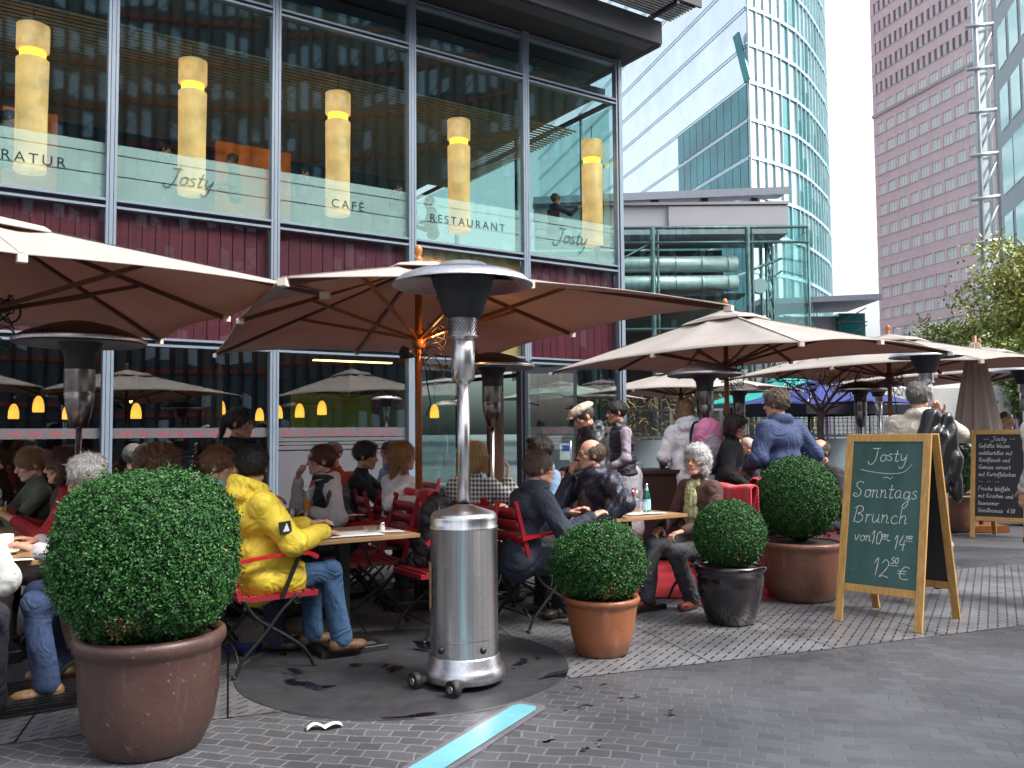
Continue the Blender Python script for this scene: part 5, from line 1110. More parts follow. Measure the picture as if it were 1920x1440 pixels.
tx = ['-- Josty --', 'Gefüllte Weizen', 'mehltortillas mit', 'Rindfleisch und', 'Gemüse serviert', 'mit Kartoffelecken', '--  --  --', 'Frische Waffeln', 'mit Kirschen und', 'lauwarmer', 'Vanillesauce  6.50']
L2 = [(s_, .07 if i else .16, .925-.087*i, .026, 1.0 if i else 1.4) for i, s_ in enumerate(tx)]
aboard('chalkboard_sign', 'second, black chalkboard covered in small white writing near the right picture edge', (5.92, 11.37), (6.42, 10.93), (6.42, 11.75), (6.92, 11.3), 1.39, M['black_board'], L2, .99)
# ---------------- furniture ----------------
M['red_wood'] = mat('red_slat', (.27, .012, .022), .38, var=.2, scale=5, coat=.2); M['red_arm'] = mat('red_arm', (.48, .012, .016), .3, var=.12, scale=6, coat=.4)
M['iron'] = mat('black_iron', (.012, .012, .013), .45, metal=.3, var=.2); M['table_top'] = wood('table_wood', (.30, .16, .075), (.42, .26, .13), .4, (2, 30, 30))
M['blanket'] = mat('red_fleece', (.5, .008, .018), .95, var=.12, scale=30, sheen=.4, bump=.3, bscale=200)
M['stripe'] = mat('cream_stripe', (.6, .55, .45), .7)
M['china'] = mat('white_china', (.8, .8, .78), .15, var=.02); M['clear'] = glass('drink_glass', (.97, .98, .98), refl=.08); M['beer'] = mat('amber_beer', (.8, .30, .03), .15); M['green_glass'] = mat('green_bottle', (.01, .12, .05), .08, coat=.8)
M['label_blue'] = mat('pale_blue_label', (.35, .65, .78), .5); M['mill'] = wood('mill_wood', (.10, .025, .012), (.18, .05, .025), .3, (20, 20, 2))
def chair_proto():
    t = thing('terrace_chair', '', 'chair', (0, 0, 0), 0, 'red slatted folding armchairs on the terrace')
    m_ = MB()
    for k in range(8):
        y = -.19+k*.055; m_.box((0, y, .455-.012*math.sin(k/7*math.pi)), (.44, .042, .016)); 
    m_.box((0, -.19+8*.055, .44), (.44, .02, .035)); m_.build('seat', M['red_wood'], t, bevel=.003)
    m_ = MB()
    for k in range(4):
        z = .57+k*.088; y = -.235-(z-.46)*.24
        m_.grid(lambda u, v: (-.225+.45*u, y-.03*math.sin(math.pi*u)*1.0+.0, z-.036+.072*v), 8, 1)
    m_.build('backrest', M['red_wood'], t, solid=.016)
    m_ = MB()
    for sx in (-1, 1):
        m_.bar((sx*.232, -.215, .44), (sx*.232, -.345, .92), .02, .03, up=(0, 1, 0)); m_.bar((sx*.215, -.2, .44), (sx*.215, .24, .44), .012, .03)
    m_.bar((-.2, -.2, .43), (.2, -.2, .43), .014, .025); m_.build('frame', M['red_wood'], t)
    for sx in (-1, 1):
        m_ = MB(); p = catmull([(sx*.24, -.30, .655), (sx*.262, -.15, .68), (sx*.268, .05, .695), (sx*.262, .18, .69), (sx*.25, .235, .66)], 4)
        for a, b in zip(p[:-1], p[1:]): m_.bar(a-(b-a)*.04, b+(b-a)*.04, .042, .022)
        m_.bar((sx*.243, .13, .68), (sx*.235, .03, .43), .012, .024, up=(0, 1, 0), mi=1); m_.build('armrest', [M['red_arm'], M['iron']], t)
        m_ = MB(); m_.tube(catmull([(sx*.235, .13, .45), (sx*.235, .03, .36), (sx*.235, -.06, .25), (sx*.235, -.2, .10), (sx*.235, -.25, .0)], 4), .011, 7); m_.sphere((sx*.235, -.25, .01), .016, 8); m_.build('leg', M['iron'], t)
        m_ = MB(); m_.tube(catmull([(sx*.222, -.2, .45), (sx*.222, -.12, .33), (sx*.222, .04, .22), (sx*.222, .17, .12), (sx*.222, .24, .0)], 4), .011, 7); m_.sphere((sx*.222, .24, .01), .016, 8); m_.build('leg', M['iron'], t)
    m_ = MB(); m_.tube([(-.235, -.2, .1), (.235, -.2, .1)], .007, 6); m_.tube([(-.222, .17, .12), (.222, .17, .12)], .007, 6); m_.tube([(-.235, -.03, .28), (.235, -.03, .28)], .006, 6)
    m_.tube(catmull([(-.235, -.22, .06), (-.12, -.22, .16), (.12, -.22, .16), (.235, -.22, .06)], 4), .006, 6); m_.build('stretcher', M['iron'], t)
    return t
chair0 = None
def chair(x, y, ang, label):
    global chair0
    if chair0 is None: chair0 = t = chair_proto()
    else: t = copy_tree(chair0)
    t.location = (x, y, 0); t.rotation_euler = (0, 0, R(ang-90)); t['label'] = label; return t
chair(-1.53, 5.40, 34, 'red chair under the diner in the yellow jacket'); chair(.20, 6.5, 30, 'red slatted chair of the man in the navy jacket, its back turned to the viewer')
chair(1.62, 7.32, 208, 'red chair under the white haired woman in the brown cardigan'); chair(.62, 7.45, 215, 'red armchair of the bald man with glasses who leans his hand on its arm')
chair(-1.38, 7.30, 205, 'red chair of the man in the dark vest'); chair(-1.13, 6.68, 208, 'empty red slatted chair right of the table with the pepper mill')
chair(-.52, 6.2, 213, 'empty red chair half hidden by the foremost heater, black rucksack on it'); chair(-.47, 7.3, 33, 'red chair covered by a bright red blanket behind the foremost heater')
chair(-1.0, 7.65, 20, 'red chair of the woman in the white sweater'); chair(-.30, 7.0, 65, 'red chair of the blonde woman in the houndstooth jacket'); chair(.17, 8.1, 205, 'red chair of the man in the denim jacket')
chair(-2.0, 7.75, 20, 'red chair with a folded blanket left of the man in the vest'); chair(-.8, 8.7, 30, 'farthest red chair by the doorway, blanket over it'); chair(2.15, 8.7, 150, 'red chair between the old woman and the dark haired woman in black')
chair(2.75, 8.75, 190, 'red chair with a blanket just left of the large boxwood ball'); chair(-2.42, 5.15, 205, 'red chair of the grey haired man behind the biggest boxwood'); chair(-3.1, 6.05, 200, 'red chair of the woman with sunglasses')
chair(-2.05, 5.75, 20, 'red chair of the young man in the pale blue jacket'); chair(-2.4, 6.2, 80, 'red chair of the curly haired woman'); chair(3.1, 8.5, 200, 'red chair of the balding man seated behind the chalkboard')
chair(-1.45, 8.1, 0, 'red chair of the dark haired man who drinks by the window'); chair(-3.75, 6.75, 215, 'red chair of the fair haired girl at the left')
chair(-2.75, 4.0, 20, 'red chair of the diner in white cut by the left picture edge'); chair(-3.4, 7.8, 30, 'red chair of the grey haired diner by the window'); chair(3.3, 12.1, 180, 'red chair of the bald guest seated far back'); chair(3.75, 12.3, 200, 'red chair of the guest half hidden by the blue jacket'); chair(-1.2, 9.4, 210, 'red chair of the man with glasses closest to the window'); chair(-3.3, 6.5, 20, 'red chair of the dark haired diner beside the fair haired girl')
def table(x, y, ang, w, d, label):
    t = thing('terrace_table', label, 'table', (x, y, 0), R(ang), 'wooden terrace tables on a black column')
    m_ = MB()
    for k in range(6): m_.box((0, -d/2+(k+.5)*d/6, .737), (w-.03, d/6-.0015, .026))
    m_.box((-w/2+.008, 0, .7365), (.016, d, .025)); m_.box((w/2-.008, 0, .7365), (.016, d, .025)); m_.build('tabletop', M['table_top'], t, bevel=.002)
    m_ = MB(); m_.box((0, 0, .38), (.075, .075, .68)); m_.box((0, 0, .715), (.36, .06, .018)); m_.box((0, 0, .713), (.06, .36, .014)); m_.build('column', M['iron'], t)
    m_ = MB(); m_.box((0, 0, .022), (.46, .46, .036), taper=.97); m_.box((0, 0, .048), (.34, .34, .014), taper=.9); m_.box((0, 0, .062), (.2, .2, .012)); m_.build('base', M['iron'], t, bevel=.004)
    return t
table(-1.13, 5.80, 33.7, .80, .68, 'table with the white menu sheet in front of the yellow jacket'); table(-1.80, 7.02, 33.7, .84, .7, 'table with the beer glass and pepper mill'); table(.90, 7.04, 33.7, .74, .66, 'table with the green bottle and wine glass between the navy jacket and the old woman')
table(-.02, 7.72, 33.7, .7, .7, 'table between the houndstooth jacket and the bald man'); table(-3.02, 4.72, 33.7, .84, .7, 'front left table with the white coffee cup, cut by the picture edge'); table(-3.66, 5.92, 33.7, .84, .7, 'second table at the left edge, behind the coffee cup'); table(3.2, 11.6, 30, .8, .7, 'small far table with white cups behind the man in the blue jacket')
def blanket(x, y, ang, w, h, zt, label, back=True):
    rg = random.Random(int(x*100)); ph = rg.uniform(0, 6)
    def f(u, v):
        s_ = -w/2+w*u; q = (v-.5)*2
        if q < -.08: yy, zz = -.34+(-q)*.02-.02, zt-(-q-.08)*h
        elif q > .08: yy, zz = -.28+q*.09*h, zt-(q-.08)*h*.8
        else: yy, zz = -.325+q*.35, zt+.012
        return (s_*(1+.03*math.sin(v*9+ph)), yy+.012*math.sin(u*13+ph+v*3), zz+.008*math.sin(u*8+ph))
    m_ = MB(); m_.grid(f, 24, 40); o = m_.build('blanket', M['blanket'], loc=(x, y, 0), rz=R(ang-90), solid=.014); tag(o, label, 'blanket', 'red fleece blankets over chairs'); return o
blanket(-.47, 7.3, 33, .50, .34, .93, 'bright red blanket over the chair just left of the foremost heater'); blanket(-2.0, 7.75, 20, .46, .28, .93, 'red blanket over the chair left of the man in the vest'); blanket(2.75, 8.75, 190, .5, .45, .93, 'red blanket hanging left of the large boxwood ball')
blanket(-.8, 8.7, 30, .48, .35, .93, 'red blanket on the farthest chair by the doorway'); blanket(1.62, 7.32, 208, .5, .42, .93, 'red blanket behind the back of the white haired woman'); blanket(2.15, 8.7, 150, .48, .4, .93, 'red blanket below the pink rucksack')
# table ware
def item(nm, lb, cat, loc, parts, rz=0, group=None):
    if len(parts) == 1: o = parts[0][1].build(nm, parts[0][2], loc=loc, rz=rz); return tag(o, lb, cat, group)
    t = thing(nm, lb, cat, loc, rz, group)
    for n_, mb_, mt_ in parts: mb_.build(n_, mt_, t)
    return t
ZT = .7515
def lt(prof, n=20): m_ = MB(); m_.lathe(prof, n); return m_
def sheetmb(w, d, cur=.004): m_ = MB(); m_.grid(lambda u, v: (-w/2+w*u, -d/2+d*v, .002+cur*math.sin(u*3)+cur*math.sin(v*4+1)), 8, 6); return m_
o = sheetmb(.50, .36, .003).build('menu_sheet', M['paper'], loc=(-1.13, 5.66, ZT), rz=R(30), solid=.002); tag(o, 'large white menu sheet lying in front of the yellow jacket', 'menu')
o = sheetmb(.24, .17, .002).build('napkin', M['paper'], loc=(-.86, 5.83, ZT), rz=R(20), solid=.002); tag(o, 'white napkin under the salt shaker and ashtray', 'napkin')
item('salt_shaker', 'glass salt shaker with steel lid on the menu table', 'salt shaker', (-.86, 5.76, ZT+.004), [('jar', lt([(0, 0), (.017, 0), (.018, .01), (.016, .045), (.015, .05), (0, .05)]), M['china']), ('lid', lt([(.0155, .05), (.016, .062), (.008, .07), (0, .07)]), M['inox_s'])])
item('ashtray', 'small clear glass ashtray beside the salt shaker', 'ashtray', (-.95, 5.82, ZT+.004), [('ashtray', lt([(0, .006), (.035, .006), (.042, .032), (.047, .032), (.045, 0), (0, 0)]), M['clear'])])
bx, by = -1.60, 6.80
item('beer_glass', 'tall wheat beer glass half full of amber beer', 'beer glass', (bx, by, ZT), [('glass', lt([(0, 0), (.035, 0), (.036, .01), (.028, .03), (.026, .08), (.034, .16), (.041, .22), (.038, .245), (.0365, .245), (.039, .22), (.032, .16), (.024, .08), (.0, .02)]), M['clear']), ('beer', lt([(0, .022), (.023, .03), (.024, .08), (.03, .15), (.0, .15)]), M['beer'])])
item('pepper_mill', 'turned dark wooden pepper mill', 'pepper mill', (-1.43, 6.82, ZT), [('body', lt([(0, 0), (.029, 0), (.03, .02), (.026, .03), (.029, .04), (.022, .07), (.026, .11), (.03, .13), (.022, .145), (0, .145)]), M['mill']), ('knob', lt([(0, .145), (.022, .146), (.028, .165), (.022, .19), (.01, .198), (.012, .21), (0, .216)]), M['mill']), ('band', lt([(.0305, .018), (.031, .021), (.0305, .024)]), M['china'])])
item('salt_shaker', 'white salt shaker next to the bread basket', 'salt shaker', (-1.72, 6.83, ZT), [('jar', lt([(0, 0), (.02, 0), (.02, .05), (.012, .07), (0, .075)]), M['china'])])
bk = lt([(0, .005), (.07, .005), (.1, .05), (.106, .05), (.075, 0), (0, 0)]); item('bread_basket', 'oval bread basket lined with a white napkin', 'basket', (-1.85, 7.05, ZT), [('basket', bk, wood('wicker', (.5, .3, .15), (.6, .4, .22), .7, (40, 40, 40))), ('napkin_lining', sheetmb(.13, .12, .03), M['paper'])])
item('plate', 'white plate by the elbow of the man in the vest', 'plate', (-1.62, 7.08, ZT), [('plate', lt([(0, .003), (.08, .003), (.12, .018), (.125, .018), (.085, 0), (0, 0)]), M['china'])])
o = sheetmb(.26, .2).build('place_mat', M['paper'], loc=(-1.34, 7.0, ZT), rz=R(30), solid=.002); tag(o, 'pale place mat at the right end of the pepper mill table', 'place mat')
item('wine_glass', 'stemmed wine glass with a little water', 'wine glass', (.97, 6.93, ZT), [('bowl', lt([(0, .09), (.02, .093), (.034, .12), (.036, .15), (.03, .19), (.0285, .19), (.034, .15), (.032, .12), (.0, .094)]), M['clear']), ('stem', lt([(0, 0), (.032, 0), (.03, .004), (.006, .01), (.004, .05), (.006, .09), (0, .092)]), M['clear']), ('water', lt([(0, .096), (.03, .118), (.031, .13), (0, .13)]), M['clear'])])
item('water_glass', 'small tumbler beside the wine glass', 'glass', (1.03, 6.90, ZT), [('tumbler', lt([(0, .004), (.025, .004), (.028, .1), (.03, .1), (.027, 0), (0, 0)]), M['clear'])])
item('water_bottle', 'green glass water bottle with a pale blue label', 'bottle', (1.07, 7.0, ZT), [('bottle', lt([(0, 0), (.03, 0), (.032, .01), (.032, .13), (.025, .16), (.013, .19), (.012, .225), (.0, .225)]), M['green_glass']), ('label', lt([(.0325, .03), (.0328, .032), (.0328, .11), (.0325, .112)]), M['label_blue']), ('neck_label', lt([(.0165, .18), (.0135, .205)]), M['label_blue']), ('cap', lt([(.0135, .215), (.0135, .235), (0, .236)]), M['inox_s'])])
o = sheetmb(.34, .24).build('newspaper', M['paper'], loc=(1.02, 6.98, ZT-.001), rz=R(25), solid=.002); tag(o, 'folded white paper under the green bottle', 'newspaper')
item('coffee_cup', 'white coffee cup on the front left table', 'cup', (-2.82, 4.86, ZT+.02), [('cup', lt([(0, 0), (.03, 0), (.042, .02), (.045, .09), (.0425, .09), (.039, .02), (0, .01)]), M['china']), ('saucer', lt([(0, -.006), (.04, -.01), (.075, .003), (.075, -.003), (.04, -.018), (0, -.018)]), M['china'])])
item('plate', 'flat white plate cut by the left picture edge', 'plate', (-2.72, 4.56, ZT), [('plate', lt([(0, .003), (.07, .003), (.1, .016), (.104, .016), (.075, 0), (0, 0)]), M['china'])])
o = sheetmb(.2, .16).build('napkin', M['paper'], loc=(-2.64, 4.6, ZT), rz=R(40), solid=.002); tag(o, 'white napkin at the corner of the front left table', 'napkin')
m_ = MB(); m_.box((0, 0, .04), (.13, .06, .06)); m_.box((0, 0, .008), (.17, .1, .012)); item('sugar_box', 'pale blue and purple box behind the coffee cup', 'box', (-2.95, 4.98, ZT), [('sugar_box', m_, mat('lilac_card', (.25, .2, .5), .5, col2=(.4, .5, .75)))], R(20))
item('beer_glass', 'glass of yellow juice in the hand of the fair haired girl at the left', 'glass', (-3.52, 6.02, ZT+.07), [('glass', lt([(0, 0), (.03, 0), (.034, .14), (.032, .14), (0, .01)]), M['clear']), ('juice', lt([(0, .01), (.029, .012), (.031, .1), (0, .1)]), mat('yellow_juice', (.7, .45, .02), .2))])
# slatted black base weights at the left
M['grate'] = mat('black_grate', (.014, .014, .016), .4, metal=.4, var=.25, scale=8)
for (x, y, a, lb) in ((-2.62, 4.68, 33, 'flat black slatted metal grate on the paving at the left edge, nearest'), (-3.3, 5.75, 33, 'flat black slatted metal grate behind the brown shoe at the left'), (-1.35, 7.9, 33, 'flat black slatted metal grate far under the empty chairs')):
    m_ = MB()
    for k in range(11): m_.box((0, -.27+k*.054, .03), (.62, .034, .022))
    m_.box((-.31, 0, .016), (.03, .6, .032)); m_.box((.31, 0, .016), (.03, .6, .032)); o = m_.build('base_grate', M['grate'], loc=(x, y, 0), rz=R(a)); tag(o, lb, 'grate')
# serving stand behind
t = thing('serving_stand', 'dark serving counter with plates beyond the cap wearing man', 'counter', (1.55, 9.7, 0), R(10))
m_ = MB(); m_.box((0, 0, .5), (.9, .5, .9)); m_.box((0, 0, .97), (1.0, .56, .04)); m_.build('counter_body', mat('dark_counter', (.035, .02, .015), .4), t); m_ = MB(); [m_.lathe([(0, 0), (.09, .004), (.1, .014), (0, .014)], 18, c=(-.2, 0, .992+.014*k)) for k in range(5)]; m_.build('plate_stack', M['china'], t)
# menu notices by the door
m_ = MB(); m_.box((0, 0, 0), (.22, .02, .3)); m_.box((0, -.012, .07), (.14, .006, .1), mi=1); o = m_.build('door_notice', [M['paper'], mat('blue_print', (.03, .08, .5), .5)], loc=tuple(fl(7.75, -.25, 1.05)), rz=FANG-.5); tag(o, 'white notice with a blue field on the open glass door', 'notice')
# ---------------- people ----------------
SKIN = mat('skin', (1.22, 1.25, 1.25), .5, var=.06, scale=30, attr='Col', bump=.06, bscale=120)
M['eye_w'] = mat('eye_white', (.6, .57, .54), .25, var=.02); M['eye_d'] = mat('eye_dark', (.03, .02, .015), .15); M['lens'] = glass('spectacle_lens', (.85, .88, .9), refl=.18); M['sunlens'] = mat('sunglass_lens', (.12, .05, .03), .1)
M['gold_rim'] = mat('gold_rim', (.5, .38, .2), .3, metal=.8); M['dark_rim'] = mat('dark_rim', (.03, .03, .04), .4)
_cl = {}
def cloth(c, rough=.85, key=None, **k):
    kk = (tuple(c), rough, key)
    if kk not in _cl:
        _cl[kk] = m = mat('cloth', c, rough, var=k.pop('var', .16), scale=7, bump=.2, bscale=k.pop('bscale', 260), **k); nt = m.node_tree; N = nt.nodes; L = nt.links
        bp = [n for n in N if n.type == 'BUMP'][0]; tc = [n for n in N if n.type == 'TEX_COORD'][0]
        n4 = N.new('ShaderNodeTexNoise'); n4.inputs['Scale'].default_value = 5.5; n4.inputs['Detail'].default_value = 2.2; n4.inputs['Distortion'].default_value = 1.6; L.new(tc.outputs['Object'], n4.inputs['Vector'])
        rd = mth(N, L, 'ABSOLUTE', mth(N, L, 'SUBTRACT', n4.outputs['Fac'], .5)); b2 = N.new('ShaderNodeBump'); b2.inputs['Strength'].default_value = .6; b2.inputs['Distance'].default_value = .09
        L.new(mth(N, L, 'POWER', rd, 1.25), b2.inputs['Height']); L.new(b2.outputs[0], bp.inputs['Normal'])
    return _cl[kk]
def hairmat(c, gray=0):
    kk = ('h', tuple(c))
    if kk not in _cl: _cl[kk] = mat('hair', [x*.75 for x in c], .42, var=.5, scale=70, col2=[min(1, x*1.7) for x in c], stretch=(1.6, 1.6, .14), bump=.8, bscale=120)
    return _cl[kk]
def hound_mat():
    m, N, L, b = nodes('houndstooth'); tc = N.new('ShaderNodeTexCoord'); s = N.new('ShaderNodeSeparateXYZ'); L.new(tc.outputs['Object'], s.inputs[0])
    sc = .034
    u = mth(N, L, 'FRACT', mth(N, L, 'DIVIDE', mth(N, L, 'ADD', s.outputs[0], mth(N, L, 'MULTIPLY', s.outputs[1], .6)), sc)); v = mth(N, L, 'FRACT', mth(N, L, 'DIVIDE', s.outputs[2], sc))
    a = mth(N, L, 'LESS_THAN', u, .5); c = mth(N, L, 'LESS_THAN', v, .5); dg = mth(N, L, 'LESS_THAN', mth(N, L, 'FRACT', mth(N, L, 'MULTIPLY', mth(N, L, 'ADD', u, v), 2)), .5)
    same = mth(N, L, 'COMPARE', a, c, .1); f = mth(N, L, 'ADD', mth(N, L, 'MULTIPLY', same, a), mth(N, L, 'MULTIPLY', mth(N, L, 'SUBTRACT', 1, same), dg))
    mx = N.new('ShaderNodeMix'); mx.data_type = 'RGBA'; mx.inputs[6].default_value = (.72, .71, .68, 1); mx.inputs[7].default_value = (.012, .012, .014, 1); L.new(f, mx.inputs[0]); L.new(mx.outputs[2], b.inputs['Base Color']); b.inputs['Roughness'].default_value = .85; return m
M['hound'] = hound_mat()
def scarf_mat():
    return mat('speckled_scarf', (.22, .25, .06), .9, var=.5, scale=45, col2=(.6, .62, .35), bump=.6, bscale=90)
def ik(a, t, l1, l2, pole):
    a, t, pole = Vector(a), Vector(t), Vector(pole); d = t-a; L_ = d.length
    if L_ > (l1+l2)*.995: t = a+d.normalized()*(l1+l2)*.995; d = t-a; L_ = d.length
    x = (l1*l1-l2*l2+L_*L_)/(2*L_); h = math.sqrt(max(0, l1*l1-x*x)); dn = d/L_; pp = pole-dn*pole.dot(dn)
    if pp.length < 1e-4: pp = Vector((0, 0, -1))
    return a+dn*x+pp.normalized()*h, t
def hand(w, d, pn, side, curl, sc=1.0, grip=None):
    """palm, four separate unequal fingers and a thumb from the side of the palm"""
    d = Vector(d).normalized(); pn = Vector(pn); pn = (pn-d*pn.dot(d)).normalized(); ts = d.cross(pn)*side
    P = []; w = Vector(w)
    for i, x in enumerate((.026, .009, -.009, -.026)):
        b = w+d*(.088-.004*abs(i-1))*sc+ts*x*sc; P.append(cap(w+d*.012+ts*x*.55, b, .015*sc, .0115*sc))
        fl_ = (.94, 1.05, .98, .78)[i]*sc; p = b; a = .12+curl*(.75+.12*i); dd = d*math.cos(a*.5)+pn*math.sin(a*.5)+ts*(x*1.6); ang = a*.5
        for j, L_ in enumerate((.043, .027, .021)):
            dd = (d*math.cos(ang)+pn*math.sin(ang)+ts*x*(1.8-1.2*curl)).normalized(); q = p+dd*L_*fl_; P.append(cap(p, q, (.0092, .0083, .0075)[j]*sc, (.0083, .0075, .0065)[j]*sc)); p = q; ang += .18+curl*.85
    b = w+d*.022*sc+ts*.026*sc; p = b; dd = (d*.62+ts*.72+pn*.25).normalized()
    P.append(cap(w+d*.01, b, .015*sc, .015*sc))
    for j, L_ in enumerate((.038, .03, .024)):
        q = p+dd*L_*sc; P.append(cap(p, q, (.013, .0105, .009)[j]*sc, (.0105, .009, .0078)[j]*sc)); p = q; dd = (dd+d*.35-ts*.25*curl+pn*.3*curl).normalized()
    return P
def head_prims(c, Rh, fem):
    T = lambda p: np.array(Rh @ Vector(p)+c); Mx = np.array(Rh)
    E = lambda p, r: ell(T(p), r, Mx); C_ = lambda a, b, ra, rb=None: cap(T(a), T(b), ra, rb)
    j = .9 if fem else 1.0
    return [E((0, -.012, .03), (.075, .095, .088)), E((0, .018, -.04), (.060*j, .074, .074)), E((0, .072, -.09), (.024*j, .021, .02)), C_((-.05*j, .0, -.062), (-.018, .066, -.09), .02), C_((.05*j, .0, -.062), (.018, .066, -.09), .02),
            C_((-.03, .078, .026), (.03, .078, .026), .011), C_((0, .084, .014), (0, .107, -.022), .0085, .0125), E((-.012, .096, -.026), (.009, .011, .0075)), E((.012, .096, -.026), (.009, .011, .0075)),
            C_((-.017, .088, -.05), (.017, .088, -.05), .0075), C_((-.014, .086, -.06), (.014, .086, -.06), .008), E((-.042, .055, -.018), (.02, .022, .018)), E((.042, .055, -.018), (.02, .022, .018)),
            E((-.078, -.01, -.005), (.0095, .018, .030)), E((.078, -.01, -.005), (.0095, .018, .030))], [E((-.031, .096, .008), (.019, .016, .013)), E((.031, .096, .008), (.019, .016, .013))]
def hair_mesh(c, Rh, style, vs, seed):
    T = lambda p: np.array(Rh @ Vector(p)+c); Mx = np.array(Rh)
    E = lambda p, r: ell(T(p), r, Mx); C_ = lambda a, b, ra, rb=None: cap(T(a), T(b), ra, rb)
    P = [E((0, -.02, .038), (.086, .105, .096))]; Sb = [E((0, .125, -.045), (.10, .085, .085)), E((0, .02, -.15), (.14, .16, .105))]; amp = .0018
    if style == 'bald': Sb += [E((0, .03, .098), (.078, .118, .085))]; P = [E((0, -.024, .02), (.084, .10, .09))]
    if style == 'bald': Sb += [E((0, .075, .02), (.10, .075, .09))]
    if style == 'buzz': P = [E((0, -.016, .034), (.0795, .099, .0915))]; amp = .001
    if style == 'receding': Sb += [E((0, .12, .07), (.06, .09, .06))]
    if style in ('bob', 'wavy', 'long'):
        P = [E((0, -.022, .04), (.092, .108, .1)), C_((-.075, -.015, .03), (-.078, .005, -.075), .028, .024), C_((.075, -.015, .03), (.078, .005, -.075), .028, .024), E((0, -.06, -.035), (.085, .06, .095))]
        Sb = [E((0, .125, -.04), (.068, .095, .088))]
        if style == 'long': P += [C_((-.05, -.07, 0), (-.055, -.075, -.17), .05, .03), C_((.05, -.07, 0), (.055, -.075, -.17), .05, .03), C_((.082, -.02, -.02), (.08, .01, -.15), .026, .014), C_((-.082, -.02, -.02), (-.08, .01, -.15), .026, .014)]
        if style == 'wavy': amp = .004; P += [E((0, .035, .09), (.07, .06, .035)), E((-.075, -.02, .0), (.035, .05, .05)), E((.075, -.02, .0), (.035, .05, .05))]
    if style == 'curly':
        P = [E((0, -.03, .04), (.12, .12, .11)), E((-.08, -.02, -.03), (.06, .08, .08)), E((.08, -.02, -.03), (.06, .08, .08)), E((0, -.08, -.04), (.1, .06, .1))]; Sb = [E((0, .14, -.04), (.07, .1, .09))]; amp = .012
    if style == 'pony': P += [E((0, -.125, .03), (.035, .035, .035)), C_((0, -.13, .02), (0, -.15, -.13), .03, .015)]
    if style == 'thick': P = [E((0, -.022, .045), (.09, .108, .102)), E((0, .045, .105), (.06, .045, .022))]; amp = .003; Sb = [E((0, .13, -.05), (.10, .085, .088)), E((0, .02, -.155), (.14, .16, .10))]
    rg = np.random.default_rng(seed); ph = rg.uniform(0, 6, 4); f = 1.6 if style == 'curly' else 1
    def dsp(X, Y, Z): return (amp*(np.sin(X*210/f+ph[0]+4*np.sin(Z*28+ph[1]))*.6+np.sin(Y*190/f+ph[2]+4*np.sin(Z*24+X*20+ph[3]))*.6+.5*np.sin(Z*150/f+X*60))).astype(np.float32)
    return sdf(P, vs, .02, Sb, dsp, .006)
def sm(name, prims, vs, k, mt, parent, subs=(), disp=None, col=None):
    V, F_ = sdf(prims, vs, k, subs, disp); return link(name, npmesh(name, V, F_, True, col(V) if col else None), mt, parent)
def strands(V, F_, hc, style, n, seed):
    """fine locks over the hair surface so that its outline breaks up"""
    if not n or style == 'buzz': return V, F_
    if style == 'curly': n = int(n*1.6)
    rg = np.random.default_rng(seed+300); fn = np.cross(V[F_[:, 2]]-V[F_[:, 0]], V[F_[:, 3]]-V[F_[:, 1]]); nr = np.zeros_like(V)
    for j in range(4): np.add.at(nr, F_[:, j], fn)
    nr /= np.linalg.norm(nr, axis=1)[:, None]+1e-9
    i = rg.integers(0, len(V), n); P_, N_ = V[i], nr[i]
    g = P_-hc-np.array([0, -.03, .16]); g[:, 2] -= .05; g /= np.linalg.norm(g, axis=1)[:, None]
    g += rg.normal(size=g.shape)*(1.2 if style in ('curly', 'wavy') else .38); g -= N_*(g*N_).sum(1)[:, None]; g /= np.linalg.norm(g, axis=1)[:, None]+1e-9
    L_ = {'long': .06, 'bob': .05, 'wavy': .04, 'curly': .045, 'bald': .02}.get(style, .038)*rg.uniform(.6, 1.3, n)[:, None]
    s_ = np.cross(g, N_)*.0016; lift = .0015+rg.exponential(.0032 if style != 'curly' else .006, n)[:, None]; wv = np.cross(g, N_)*rg.normal(size=(n, 1))*.006*(3 if style == 'curly' else 1)
    rows = [(P_-N_*.001, 1), (P_+g*L_*.5+N_*lift+wv, 1), (P_+g*L_+N_*lift*.6-wv*.5, .35)]
    W = np.stack([q for (p, k) in rows for q in (p-s_*k, p+s_*k)], 1).reshape(-1, 3)
    b = len(V)+np.arange(n)*6; Q = np.concatenate([np.stack([b, b+1, b+3, b+2], 1), np.stack([b+2, b+3, b+5, b+4], 1)])
    return np.concatenate([V, W]), np.concatenate([F_, Q])
_pc = [0]
